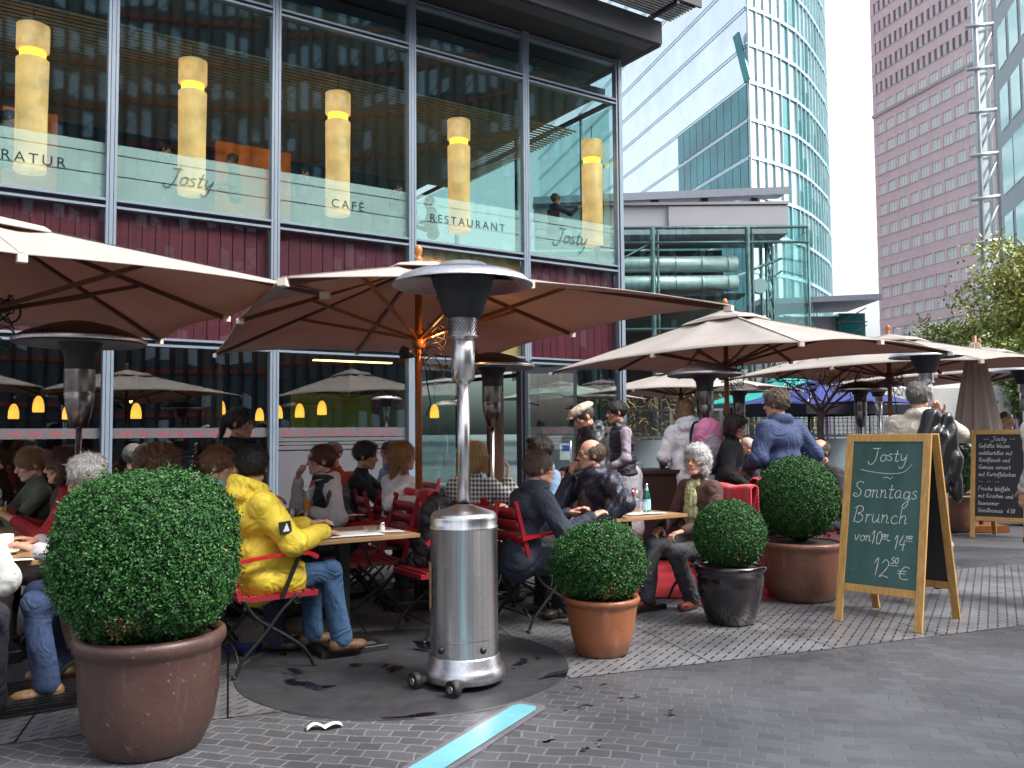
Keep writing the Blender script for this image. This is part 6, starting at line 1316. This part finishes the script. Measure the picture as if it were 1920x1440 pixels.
def person(label, x, y, ang, sit=True, lean=4, twist=0, h=1.0, vs=.007, skin=(.50, .27, .19), hair=('short', (.10, .055, .03)), head=(0, 0), hip=None, R_=None, L_=None, rc=.35, lc=.35, rp=(0, 0, -1), lp=(0, 0, -1), rd=None, ld=None, rpole=(.5, -.4, -.8), lpole=(-.5, -.4, -.8),
           top=(.05, .06, .09), topr=.85, tname='jacket', bulk=0.0, hem=.0, collar=.0, vest=None, legs=(.03, .035, .05), shoes=(.03, .02, .015), shoer=.45, feet=None, specs=None, capc=None, hood=0, wr=.005, wf=15, fem=False, stubble=0, scarf=False, topmat=None, eyes=True, zoff=0, hand_mat=None, seatz=.53, legvs=.014, sleeves=True):
    _pc[0] += 1; sd_ = _pc[0]
    t = thing('person', label, 'person', (x, y, zoff), R(ang-90))
    hz = seatz if sit else .94
    hp = Vector(hip) if hip else Vector((0, -.02 if sit else 0, hz)); s = Vector((0, math.sin(R(lean)), math.cos(R(lean)))); rt = Vector((math.cos(R(twist)), math.sin(R(twist)), 0))
    neck = hp+s*.50; ch = hp+s*.34; fw = rt.cross(Vector((0, 0, 1)))*-1
    hs_ = (Matrix.Rotation(R(head[0]), 3, 'Z') @ Matrix.Rotation(R(-head[1]), 3, 'X')); hc = neck+s*.08+Vector((0, 0, .075))+Vector((hs_ @ Vector((0, .035, .02))))
    sw = .165 if fem else .182; sh = {1: neck-s*.05+rt*sw, -1: neck-s*.05-rt*sw}
    dR = Vector((.17, .3, hz+.2)) if sit else Vector((.25, .03, .84)); dL = Vector((-dR.x, dR.y, dR.z))
    wt = {1: Vector(R_) if R_ else dR, -1: Vector(L_) if L_ else dL}
    el, wrst, HP = {}, {}, []
    for sg in (1, -1):
        e, w_ = ik(sh[sg], wt[sg], .285, .255, rpole if sg == 1 else lpole); el[sg], wrst[sg] = e, w_
        hd = (w_-e).normalized(); q = rd if sg == 1 else ld
        if q: hd = Vector(q).normalized()
        HP += hand(w_, hd, rp if sg == 1 else lp, sg, rc if sg == 1 else lc, .98 if not fem else .9)
    hpz, hsub = head_prims(hc, hs_, fem); core = [cap(hp+Vector((0, 0, .05)), neck, .07, .06), cap(neck-s*.03, hc+hs_ @ Vector((0, -.018, -.065)), .054 if not fem else .047, .05 if not fem else .044), cap(sh[1], sh[-1], .045)]
    for sg in (1, -1): core += [cap(sh[sg], el[sg], .04, .034), cap(el[sg], wrst[sg], .034, .026)]
    Ri = np.array(hs_).T; sk = np.array(skin)
    def scol(V):
        q = (V-np.array(hc)) @ Ri.T; c = np.tile(sk, (len(V), 1))
        lipd = np.exp(-((q[:, 0]/.022)**2+((q[:, 2]+.055)/.010)**2+((q[:, 1]-.092)/.012)**2)); c = c*(1-lipd[:, None]*.55)+np.array([.36, .10, .09])*lipd[:, None]*.55
        rd_ = np.exp(-(((np.abs(q[:, 0])-.045)/.02)**2+((q[:, 2]+.02)/.02)**2+((q[:, 1]-.07)/.03)**2))+np.exp(-((q[:, 0]/.015)**2+((q[:, 2]+.022)/.015)**2+((q[:, 1]-.11)/.02)**2))
        c = c*(1-.3*rd_[:, None]*np.array([0, .7, .7]))
        if stubble: b = np.exp(-(((q[:, 2]+.07)/.03)**2+((q[:, 1]-.06)/.06)**2+(q[:, 0]/.08)**2)); c = c*(1-stubble*b[:, None]*.5)
        return np.concatenate([c, np.ones((len(V), 1))], 1)
    body = sm('body', hpz+core+HP, vs, .012, SKIN, t, hsub, None, scol)
    # hair
    if hair:
        V, F_ = hair_mesh(hc, hs_, hair[0], max(vs*.85, .006), sd_); hm = hairmat(hair[1])
        V, F_ = strands(V, F_, np.array(hc), hair[0], 4200 if vs < .0068 else 1300 if vs < .0088 else 0, sd_); link('hair', npmesh('hair', V, F_), hm, t)
    if eyes:
        for sx in (-1, 1):
            m_ = MB(); m_.sphere(hc+hs_ @ Vector((sx*.031, .0715, .009)), .0125, 10); m_.sphere(hc+hs_ @ Vector((sx*.031, .0815, .009)), .0052, 8, mi=1); m_.build('eye', [M['eye_w'], M['eye_d']], body)
        m_ = MB()
        for sx in (-1, 1): m_.tube([hc+hs_ @ Vector(p) for p in ((sx*.014, .090, .026), (sx*.03, .090, .031), (sx*.046, .080, .026))], [.0028, .0036, .002], 6)
        for sx in (-1, 1): m_.tube([hc+hs_ @ Vector(p) for p in ((sx*.018, .083, .014), (sx*.031, .0845, .0195), (sx*.044, .079, .013))], .0017, 5)
        m_.build('eyebrows', hairmat([q*.7 for q in hair[1]] if hair else (.1, .08, .06)), body)
    if specs:
        m_ = MB(); g = MB(); H = lambda a, b, c_: hc+hs_ @ Vector((a, b, c_))
        for sx in (-1, 1):
            rim = [H(sx*.033+.023*math.cos(a), .098-.10*abs(.0)-.006*abs(math.cos(a)), .004+.017*math.sin(a)) for a in [i*.45 for i in range(14)]]; m_.tube(rim, .0018, 5, close=True); g.add(rim, [tuple(range(14))])
            m_.tube([H(sx*.055, .094, .01), H(sx*.082, .03, .012), H(sx*.084, -.01, .006)], .002, 5)
        m_.tube([H(-.011, .1, .01), H(.011, .1, .01)], .0018, 5); sp = m_.build('glasses', M[specs[0]], t); g.build('lens', M[specs[1]], sp)
    # clothes
    bk = bulk; E3 = lambda c, r: ell(c, r)
    def torso(b, sl, hemz):
        ang_r = Matrix.Rotation(R(-lean), 3, 'X'); Mx = np.array(Matrix.Rotation(R(twist), 3, 'Z') @ ang_r)
        P = [ell(hp+s*.36+Vector((0, -.004, 0)), (.168+b, .112+b, .165), Mx), ell(hp+s*.17, (.148+b*1.2, .115+b, .15), Mx), ell(hp+s*.02, (.16+b*1.2, .125+b, .10+hemz), Mx), cap(sh[1]-rt*.02, sh[-1]+rt*.02, .062+b*.6), cap(neck-s*.02, neck+s*.02, .07+b*.3)]
        if hemz > .05 and sit: P += [cap(hp+Vector((sx*.09, .0, .01)), hp+Vector((sx*.10, .18, .0)), .095+b, .085+b) for sx in (-1, 1)]
        if hemz > .05 and not sit: P += [cap(hp, hp+Vector((0, 0, -.12-hemz*.5)), .15+b, .16+b)]
        if sl:
            for sg in (1, -1): P += [cap(sh[sg], el[sg], .06+b*.8, .05+b*.8), cap(el[sg], wrst[sg]-(wrst[sg]-el[sg]).normalized()*.012, .05+b*.8, .036+b*.55)]
        if collar:
            n = 12; ring = [neck+s*(.035+.01*math.cos(2*math.pi*i/n))+Vector((.062*math.cos(2*math.pi*i/n), .066*math.sin(2*math.pi*i/n)-.0, .0)) for i in range(n)]
            P += [cap(ring[i], ring[(i+1) % n]+Vector((0, 0, 0)), .012+collar*.4) for i in range(n)]
            P += [cap(ring[i]-s*.03, ring[i]+s*collar*.5, .013) for i in range(n)]
        return P
    tm = topmat or cloth(top, topr)
    tp = torso(bk, sleeves, hem)
    if hood:
        B = -fw; n = 12
        tp += [ell(neck+s*.01+B*.10, (.13, .075, .06)), ell(neck+s*.04+B*.085, (.12, .06, .055))]
        ring = [neck+s*(.05)+rt*(.10*math.cos(2*math.pi*i/n))+fw*(.085*math.sin(2*math.pi*i/n)-.02)+Vector((0, 0, -.035*math.sin(2*math.pi*i/n)+.015)) for i in range(n)]; tp += [cap(ring[i], ring[(i+1) % n], .028) for i in range(n)]
    jk = sm(tname, tp, max(vs, .008), .035, tm, t, (), wrinkle(wr*.75, wf, sd_))
    if vest is not None:
        P = torso(bk+.022, False, max(hem, .04)); sm('vest', P, .009, .03, cloth(vest, .6), t, [ell(sh[sg]+rt*sg*.085, (.045, .075, .085)) for sg in (1, -1)], wrinkle(.006, 22, sd_+50, (.3, .3, 1.6)))
    if scarf: sm('scarf', [ell(neck+fw*.06-s*.02, (.075, .04, .05)), ell(neck+fw*.105-s*.13, (.065, .035, .12)), ell(neck+fw*.115-s*.26, (.075, .035, .12)), cap(neck+rt*.06, neck-rt*.06, .045)], .008, .03, scarf_mat(), t, (), wrinkle(.008, 40, 3))
    # legs
    kn = {}; P = [ell(hp-Vector((0, 0, .02)), (.155, .12, .10))]; S_ = []
    for sg in (1, -1):
        hj = hp+Vector((sg*.085, 0, -.02)); ft = Vector(feet[0 if sg == 1 else 1]) if feet else (Vector((sg*.12, .44, .085)) if sit else Vector((sg*.10, .02 if sg > 0 else -.02, .085)))
        k_, ft = ik(hj, ft, .43, .43, (sg*.12, 1, .55 if sit else 0)); P += [cap(hj, k_, .088, .070), cap(k_, ft+Vector((0, 0, .0)), .066, .068)]
        S_ += [cap(ft+Vector((sg*.0, -.045, -.035)), ft+Vector((sg*.02, .13, -.05)), .043, .032), ell(ft+Vector((0, .0, -.02)), (.042, .05, .055)), ell(ft+Vector((sg*.015, .10, -.048)), (.043, .065, .03))]
    if legs: sm('trousers', P, legvs, .03, cloth(legs, .9), t, (), wrinkle(.005, 16, sd_+9)); [sm('shoe', q, .009, .02, cloth(shoes, shoer), t) for q in (S_[:3], S_[3:])]
    if capc:
        T = lambda p: hc+hs_ @ Vector(p); Mx = np.array(hs_)
        sm('cap', [ell(T((0, -.015, .085)), (.10, .125, .045), Mx), ell(T((0, .04, .07)), (.085, .09, .03), Mx), ell(T((0, .11, .052)), (.055, .045, .01), Mx)], .007, .02, cloth(capc, .9), t, (), wrinkle(.003, 30, 5))
    return t, dict(hc=hc, neck=neck, sh=sh, el=el, wr=wrst, rt=rt, fw=fw, s=s, Rh=hs_, jk=jk)
# ---------------- the guests, left to right ----------------
BR = (.12, .055, .022); DK = (.012, .009, .008); GY = (.30, .29, .28); WH = (.62, .61, .60); BL = (.48, .30, .12)
SK = (.50, .27, .19)
Y, yi = person('person in a yellow hooded jacket and blue jeans seated with the back to the viewer', -1.56, 5.38, 38, lean=-3, head=(62, 8), vs=.006, skin=(.48, .27, .18), hair=('thick', DK), R_=(.20, .34, .80), L_=(-.10, .36, .82), rd=(-.5, 1, -.2), top=(.80, .60, .05), topr=.6, bulk=.034, hem=.10, hood=1, wr=.008, wf=10, legs=(.035, .085, .17), shoes=(.10, .045, .022), feet=((.17, .47, .12), (-.10, .40, .12)), specs=('gold_rim', 'lens'), legvs=.010, shoer=.6)
m_ = MB(); p = (yi['sh'][1]+yi['el'][1])/2; rt = yi['rt']
m_.box((0, 0, 0), (.006, .075, .075)); m_.add([(.004, -.02, -.022), (.004, .022, -.022), (.004, .012, .028)], [(0, 1, 2)], 1)
o = m_.build('sleeve_patch', [M['black'], M['chalk']], Y); o.location = p+rt*.098+Vector((0, 0, -.01)); o.rotation_euler = (R(6), R(-8), 0)
person('person in a pale blue jacket with short brown hair, left of the yellow jacket', -2.0, 5.72, 15, lean=6, head=(-12, 8), vs=.0065, hair=('short', (.16, .07, .025)), top=(.30, .42, .60), collar=.05, bulk=.01, legs=(.04, .05, .09), stubble=.2)
person('person with a big mop of curly brown hair seen from behind, above the biggest boxwood', -2.42, 5.95, 75, lean=3, head=(10, 5), hair=('curly', (.15, .075, .04)), top=(.12, .08, .06), fem=True, eyes=False)
person('grey haired person with glasses bending over the front left table, in jeans', -2.26, 5.02, 205, lean=15, head=(8, 28), vs=.006, skin=(.46, .22, .15), hair=('receding', GY), top=(.42, .40, .42), collar=.05, bulk=.01, legs=(.03, .055, .12), shoes=(.2, .11, .05), specs=('gold_rim', 'lens'), R_=(.22, .42, .80), L_=(-.2, .4, .80), feet=((.16, .30, .1), (-.2, .34, .085)), legvs=.011)
person('person with auburn hair and tinted sunglasses in a red top at the left', -2.96, 5.95, 200, lean=8, head=(0, 4), vs=.0065, skin=(.52, .26, .18), hair=('bob', (.09, .035, .02)), top=(.30, .015, .02), specs=('gold_rim', 'sunlens'), fem=True, R_=(.15, .4, .84), L_=(-.15, .36, .86), legs=(.05, .04, .04))
person('fair haired person looking down at a yellow drink at the left edge', -3.62, 6.7, 222, lean=6, head=(5, 18), vs=.0065, skin=(.62, .38, .30), hair=('pony', (.32, .17, .07)), top=(.10, .12, .09), fem=True, R_=(.1, .36, .92), L_=(-.06, .36, .92), rc=.7, lc=.7)
person('dark haired person in brown between the fair haired girl and the sunglasses', -3.28, 6.45, 20, lean=2, head=(20, 0), vs=.009, hair=('short', DK), top=(.05, .03, .025), eyes=False)
person('shadowed dark haired person at the very left edge behind the tables', -4.05, 6.6, 20, lean=4, head=(0, 5), vs=.009, hair=('short', (.05, .03, .02)), top=(.08, .10, .07), eyes=False)
person('person with short grey hair by the window, seen over the boxwood', -3.40, 7.75, 60, lean=4, head=(10, 5), vs=.009, hair=('short', (.12, .115, .10)), top=(.12, .10, .07), eyes=False)
person('fair curly haired person deep behind the leftmost heater pole', -2.9, 6.85, 70, lean=3, head=(0, 6), vs=.009, hair=('wavy', (.17, .11, .05)), top=(.04, .03, .03), eyes=False, fem=True)
WL, wi = person('person in a white jacket whose arm reaches in at the left picture edge', -2.64, 3.95, 100, lean=3, head=(0, 0), vs=.009, hair=('short', BR), top=(.66, .68, .65), bulk=.03, R_=(.16, .34, .84), legs=(.02, .02, .03), wr=.008)
person('standing waitress with dark pinned up hair in black clothes by the shop window', -2.24, 6.95, 15, sit=False, lean=3, head=(-20, 6), vs=.008, hair=('pony', DK), skin=(.36, .19, .13), top=(.008, .008, .009), bulk=.005, hem=.06, legs=(.01, .01, .012), zoff=-.12, fem=True, R_=(.2, .3, 1.05))
V_, vi = person('person in a dark padded vest over a grey shirt, fingers at the mouth', -1.42, 7.12, 200, lean=13, head=(4, 2), vs=.006, skin=(.50, .27, .20), hair=('receding', (.10, .04, .02)), top=(.55, .54, .55), bulk=.016, vest=(.02, .02, .035), collar=.06, R_=(.13, .31, 1.03), rd=(-.38, .0, .8), rp=(-.5, -.8, .1), rc=.8, rpole=(.4, .1, -1), L_=(-.20, .24, .80), ld=(.7, .5, -.05), lpole=(-.7, -.5, -.5), wr=.008, stubble=.35)
person('dark haired person in black drinking by the window behind the vest wearer', -1.42, 8.0, -5, lean=6, head=(0, 8), vs=.0075, skin=(.42, .22, .15), hair=('thick', DK), top=(.012, .012, .016), R_=(.08, .36, 1.02), rd=(-.2, .2, .9), rc=.8, L_=(-.08, .37, 1.0), ld=(.2, .2, .9), lc=.8, rp=(-.5, -.8, 0), lp=(.5, -.8, 0))
person('person with glasses seated closest to the window between two heads', -1.27, 9.35, 215, lean=5, head=(20, 4), vs=.008, hair=('short', (.06, .035, .02)), top=(.16, .2, .28), specs=('dark_rim', 'lens'), collar=.04)
person('red haired person mostly hidden behind the head of the vest wearer', -1.74, 8.6, 250, lean=5, head=(0, 4), vs=.009, hair=('short', (.16, .04, .02)), top=(.4, .05, .03), eyes=False)
person('person with shoulder length blonde hair in a white sweater seen from behind', -1.0, 7.55, 38, lean=4, head=(-28, 2), vs=.0065, hair=('long', (.34, .17, .07)), top=(.78, .78, .80), fem=True, bulk=.008, R_=(.44, -.06, .86), rd=(.8, -.3, 0), L_=(-.2, .34, .84), rpole=(.8, -.3, -.4), wr=.006)
person('blonde person in a black and white houndstooth jacket holding a cigarette', -.32, 6.93, 62, lean=3, head=(-8, 2), vs=.0065, hair=('bob', BL), topmat=M['hound'], fem=True, bulk=.012, hem=.08, R_=(.235, .14, 1.03), rd=(.05, .15, 1), rp=(-.7, -.5, 0), rc=.35, rpole=(.7, -.3, -.9), L_=(-.18, .34, .82), skin=(.55, .32, .24), legs=(.02, .02, .03))
person('grey brown haired person with gold glasses in a navy jacket, leaning on the table', .05, 6.36, 27, lean=15, head=(-10, 2), vs=.006, skin=(.56, .29, .22), hair=('short', (.13, .085, .06)), top=(.022, .03, .05), bulk=.02, collar=.05, hem=.08, R_=(.30, .42, .79), L_=(-.05, .44, .79), specs=('gold_rim', 'lens'), seatz=.48, wr=.008, legs=(.02, .02, .025))
person('dark haired person in a light denim jacket facing left behind the bald man', .28, 7.75, 205, lean=4, head=(-4, 2), vs=.0065, skin=(.46, .23, .17), hair=('thick', (.03, .018, .012)), top=(.18, .28, .42), bulk=.012, collar=.06, stubble=.3, specs=('dark_rim', 'lens'), seatz=.56)
B_, bi = person('bald person with glasses in a dark blue jacket resting the chin on one hand', .66, 7.02, 212, lean=2, twist=0, head=(-20, 4), vs=.006, skin=(.56, .30, .22), hair=('bald', (.14, .09, .06)), top=(.016, .02, .038), topr=.42, bulk=.03, collar=.05, hem=.08, R_=(.15, .13, 1.04), rd=(-.35, .15, .75), rp=(-.3, -.9, 0), rc=1.0, rpole=(.3, .5, -1), L_=(-.32, .22, .72), ld=(-.15, 1, -.25), lc=.5, lpole=(-1, -.5, .1), specs=('dark_rim', 'lens'), wr=.010, wf=13, seatz=.55, legs=(.02, .02, .02))
m_ = MB(); hp = Vector((0, -.02, .55))
sm('sweater_front', [ell((0, .095, .80), (.085, .06, .17)), ell((0, .10, .68), (.10, .07, .10))], .009, .03, cloth((.075, .045, .04), .9), B_, (), wrinkle(.003, 30, 9))
O_, oi = person('white haired person with glasses in a brown cardigan and pale green scarf', 1.52, 7.15, 214, lean=1, head=(14, 3), vs=.0055, skin=(.55, .29, .20), hair=('wavy', WH), top=(.085, .04, .036), bulk=.006, hem=.05, scarf=True, R_=(.14, .30, .62), L_=(-.12, .30, .62), rc=.6, lc=.6, specs=('gold_rim', 'lens'), fem=True, seatz=.49, legs=(.05, .05, .058), shoes=(.16, .035, .02), shoer=.25, feet=((.10, .50, .085), (-.10, .20, .085)), legvs=.010, wr=.006)
C_, ci = person('standing person in a beige flat cap and black padded jacket looking down', .80, 8.1, 190, sit=False, lean=10, head=(8, 26), vs=.0065, skin=(.42, .22, .15), hair=('buzz', (.06, .05, .045)), capc=(.55, .46, .38), top=(.010, .011, .016), topr=.4, bulk=.035, hem=.14, hood=1, R_=(.16, .30, 1.08), L_=(-.16, .30, 1.06), wr=.007, wf=18, legs=(.02, .02, .03), zoff=-.05)
W_, _ = person('waiter in a black vest over a lilac shirt with a long pale apron', 1.2, 9.35, 190, sit=False, lean=5, head=(0, 8), vs=.008, skin=(.38, .2, .14), hair=('short', DK), top=(.28, .24, .30), vest=(.02, .02, .03), hem=.02, R_=(.2, .28, 1.0), L_=(-.2, .28, 1.0), legs=(.03, .03, .04))
sm('apron', [cap((0, 0, .9), (0, .02, .42), .19, .22)], .014, .03, cloth((.42, .42, .48), .85), W_, (), wrinkle(.009, 10, 4, (1, 1, .3)))
P_, pi_ = person('standing person in a white hooded jacket carrying a pink rucksack', 1.93, 9.6, 100, sit=False, lean=3, head=(25, 4), vs=.007, hair=('bob', (.26, .15, .07)), top=(.80, .80, .82), bulk=.03, hem=.16, hood=1, legs=(.03, .03, .05), fem=True, R_=(.2, .22, 1.0), L_=(-.2, .25, 1.05), wr=.008)
person('dark haired standing person in a black coat between the pink rucksack and the parasol pole', 2.27, 9.2, -25, sit=False, lean=5, head=(0, 16), vs=.007, skin=(.45, .24, .17), hair=('wavy', (.03, .014, .01)), top=(.012, .012, .015), bulk=.025, hem=.16, fem=True, legs=(.015, .015, .02), zoff=-.16, R_=(.2, .26, .98), L_=(-.2, .2, 1.0))
person('standing person with grey brown hair in a dark blue jacket, back to the viewer', 2.44, 7.85, 118, sit=False, lean=3, head=(28, 6), vs=.0065, skin=(.45, .25, .18), hair=('thick', (.15, .10, .075)), top=(.035, .055, .13), bulk=.036, hem=.14, collar=.055, R_=(.24, .12, 1.0), L_=(-.2, .25, 1.05), wr=.008, wf=12, legs=(.03, .03, .05), zoff=.03)
person('bald guest with white beard seated far back left of the parasol pole', 3.3, 12.0, 185, lean=6, head=(0, 6), vs=.009, hair=('bald', WH), top=(.03, .03, .05), eyes=False)
person('far seated guest half hidden by the dark blue jacket', 3.62, 12.2, 200, lean=6, head=(0, 6), vs=.009, hair=('short', BR), top=(.04, .05, .08), eyes=False)
person('balding person with glasses seated just left of the green chalkboard', 3.02, 8.4, 200, lean=6, head=(4, 14), vs=.007, skin=(.44, .22, .15), hair=('bald', (.05, .045, .04)), top=(.02, .02, .025), collar=.05, specs=('gold_rim', 'lens'), bulk=.015)
Lm, li = person('grey haired person in beige walking behind the chalkboard, leather jacket over the shoulder', 3.40, 7.3, 62, sit=False, lean=4, head=(-22, 3), vs=.0065, skin=(.50, .28, .20), hair=('short', (.17, .165, .155)), top=(.50, .46, .38), bulk=.02, hem=.12, collar=.05, R_=(.17, .13, 1.46), rd=(-.3, -.2, .75), rp=(0, -1, -.2), rc=.8, rpole=(.7, .3, -1), legs=(.05, .04, .05), shoes=(.16, .03, .018), shoer=.25, feet=((.10, .16, .085), (-.10, -.22, .085)), zoff=.06, wr=.006)
wrl = li['wr'][1]; sh = li['sh'][1]
lj = [cap(wrl+Vector((0, 0, .0)), sh+Vector((-.05, -.02, .05)), .045, .06), cap(sh+Vector((-.08, -.08, .06)), sh+Vector((-.12, -.17, -.22)), .075, .085), cap(sh+Vector((.04, -.05, .03)), sh+Vector((.07, -.10, -.28)), .06, .07), cap(sh+Vector((.07, -.11, -.28)), sh+Vector((.10, -.12, -.60)), .065, .045), cap(sh+Vector((-.12, -.17, -.2)), sh+Vector((-.09, -.17, -.48)), .085, .07), cap(sh+Vector((-.02, -.14, -.1)), sh+Vector((-.01, -.16, -.52)), .07, .06)]
V, F_ = sdf(lj, .009, .04, (), wrinkle(.010, 17, 77, (1.3, 1.3, .5))); o = link('leather_jacket', npmesh('leather_jacket', V, F_), mat('black_leather', (.010, .010, .011), .28, var=.2, scale=20, bump=.2, bscale=90), loc=(3.40, 7.3, .06), rz=R(62-90)); tag(o, 'black leather jacket slung over the shoulder of the person in beige', 'jacket')
person('person in a light beige jacket cut by the right picture edge, one hand hanging', 4.31, 7.0, 118, sit=False, lean=2, head=(0, 4), vs=.0075, hair=('short', GY), top=(.52, .50, .44), bulk=.035, hem=.12, legs=(.09, .08, .07), L_=(-.27, .04, .93), ld=(-.05, .25, -1), lp=(1, 0, .1), lc=.35, wr=.009)
person('blonde child sitting far back at the right edge under the trees', 8.0, 14.0, 200, lean=3, head=(0, 4), vs=.01, hair=('short', BL), top=(.6, .6, .55), eyes=False, zoff=.27)
person('brown haired adult far back at the right edge behind the blonde child', 8.55, 15.0, 170, sit=False, lean=3, head=(0, 4), vs=.01, hair=('short', (.09, .05, .04)), top=(.2, .12, .14), eyes=False, zoff=-.04)
# diners upstairs behind the windows
for (s_, of, dz, a, hr, tp, lb) in [(-1.2, 1.7, 0, 30, DK, (.45, .42, .4), 'diner upstairs cut by the left picture edge beside the first column lamp'), (1.05, 2.0, 0, 20, DK, (.04, .05, .06), 'dark haired diner upstairs left of the second column lamp'), (2.3, 2.0, .02, 200, BR, (.16, .15, .05), 'diner upstairs in olive in front of the glowing orange wall'),
                                    (3.45, 2.0, 0, 20, DK, (.01, .01, .012), 'dark haired diner upstairs just right of the second mullion'), (5.35, 2.0, .02, 20, DK, (.05, .07, .10), 'diner upstairs in a blue jacket between the third and fourth column lamps'), (6.3, 2.2, -.1, 200, BR, (.03, .03, .04), 'diner upstairs low behind the frosted strip near the fourth column lamp'),
                                    (9.0-.55, 1.0, .0, 25, BR, (.02, .03, .06), 'boy in a dark jumper reaching towards the narrowest column lamp upstairs')]:
    p = fl(s_, of); kw = dict(R_=(.25, .42, 1.0)) if 'boy' in lb else {}
    person(lb, p.x, p.y, a, sit=True, lean=5, head=(0, 3), vs=.0095, hair=('short', hr), top=tp, eyes=False, zoff=Z1-.1+.42+dz, collar=.04, legs=None, **kw)
# bags
def rucksack(label, loc, rz, c1, c2, sc=1.0, tilt=0):
    t = thing('rucksack', label, 'rucksack', loc, rz); t.rotation_euler = (tilt, 0, rz)
    def add(nm, pr, mt, k=.03, w=.004): 
        V, F_ = sdf(pr, .008, k, (), wrinkle(w, 22, 5)); return link(nm, npmesh(nm, V, F_), mt, t)
    add('bag_body', [ell((0, 0, .12*sc), (.15*sc, .085*sc, .14*sc)), ell((0, 0, .30*sc), (.135*sc, .08*sc, .16*sc))], c1)
    add('lower_cover', [ell((0, -.02, .04*sc), (.158*sc, .098*sc, .09*sc))], c2)
    add('front_pocket', [ell((0, -.085*sc, .2*sc), (.09*sc, .04*sc, .11*sc))], c2 if c1 is c2 else M['pocket_grey'])
    m_ = MB(); m_.tube(catmull([(-.02, .04, .45*sc), (0, .03, .50*sc), (.03, .04, .45*sc)], 4), .008, 6)
    for sx in (-1, 1): m_.tube(catmull([(sx*.07, .07, .42*sc), (sx*.10, .16, .40*sc), (sx*.12, .20, .25*sc), (sx*.12, .10, .06*sc)], 4), .014, 6)
    m_.build('strap', M['black'], t)
    m_ = MB(); m_.tube(catmull([(-.08*sc, -.118*sc, .25*sc), (0, -.128*sc, .30*sc), (.08*sc, -.118*sc, .25*sc)], 4), .003, 5); m_.build('zip', M['black'], t); return t
M['pocket_grey'] = cloth((.36, .30, .34), .7)
rucksack('pink and black rucksack on the back of the white hooded jacket', (2.09, 9.28, 1.00), R(12), cloth((.72, .22, .40), .6), cloth((.03, .03, .035), .6), 1.2)
bkm = cloth((.012, .012, .015), .6); rucksack('black rucksack with a pale strap leaning on the empty chair by the foremost heater', (-.56, 6.28, .47), R(215), bkm, bkm, 1.1, R(-8))
m_ = MB(); m_.tube(catmull([(0, 0, .02), (.08, .05, .03), (.2, .02, .012), (.3, .1, .01)], 4), .008, 6); m_.box((.1, .05, .02), (.2, .14, .03))
o = m_.build('blue_bag', mat('blue_nylon', (.01, .03, .25), .6), loc=(-1.86, 5.7, 0)); tag(o, 'flat blue bag on the ground between the biggest pot and the yellow jacket chair', 'bag')
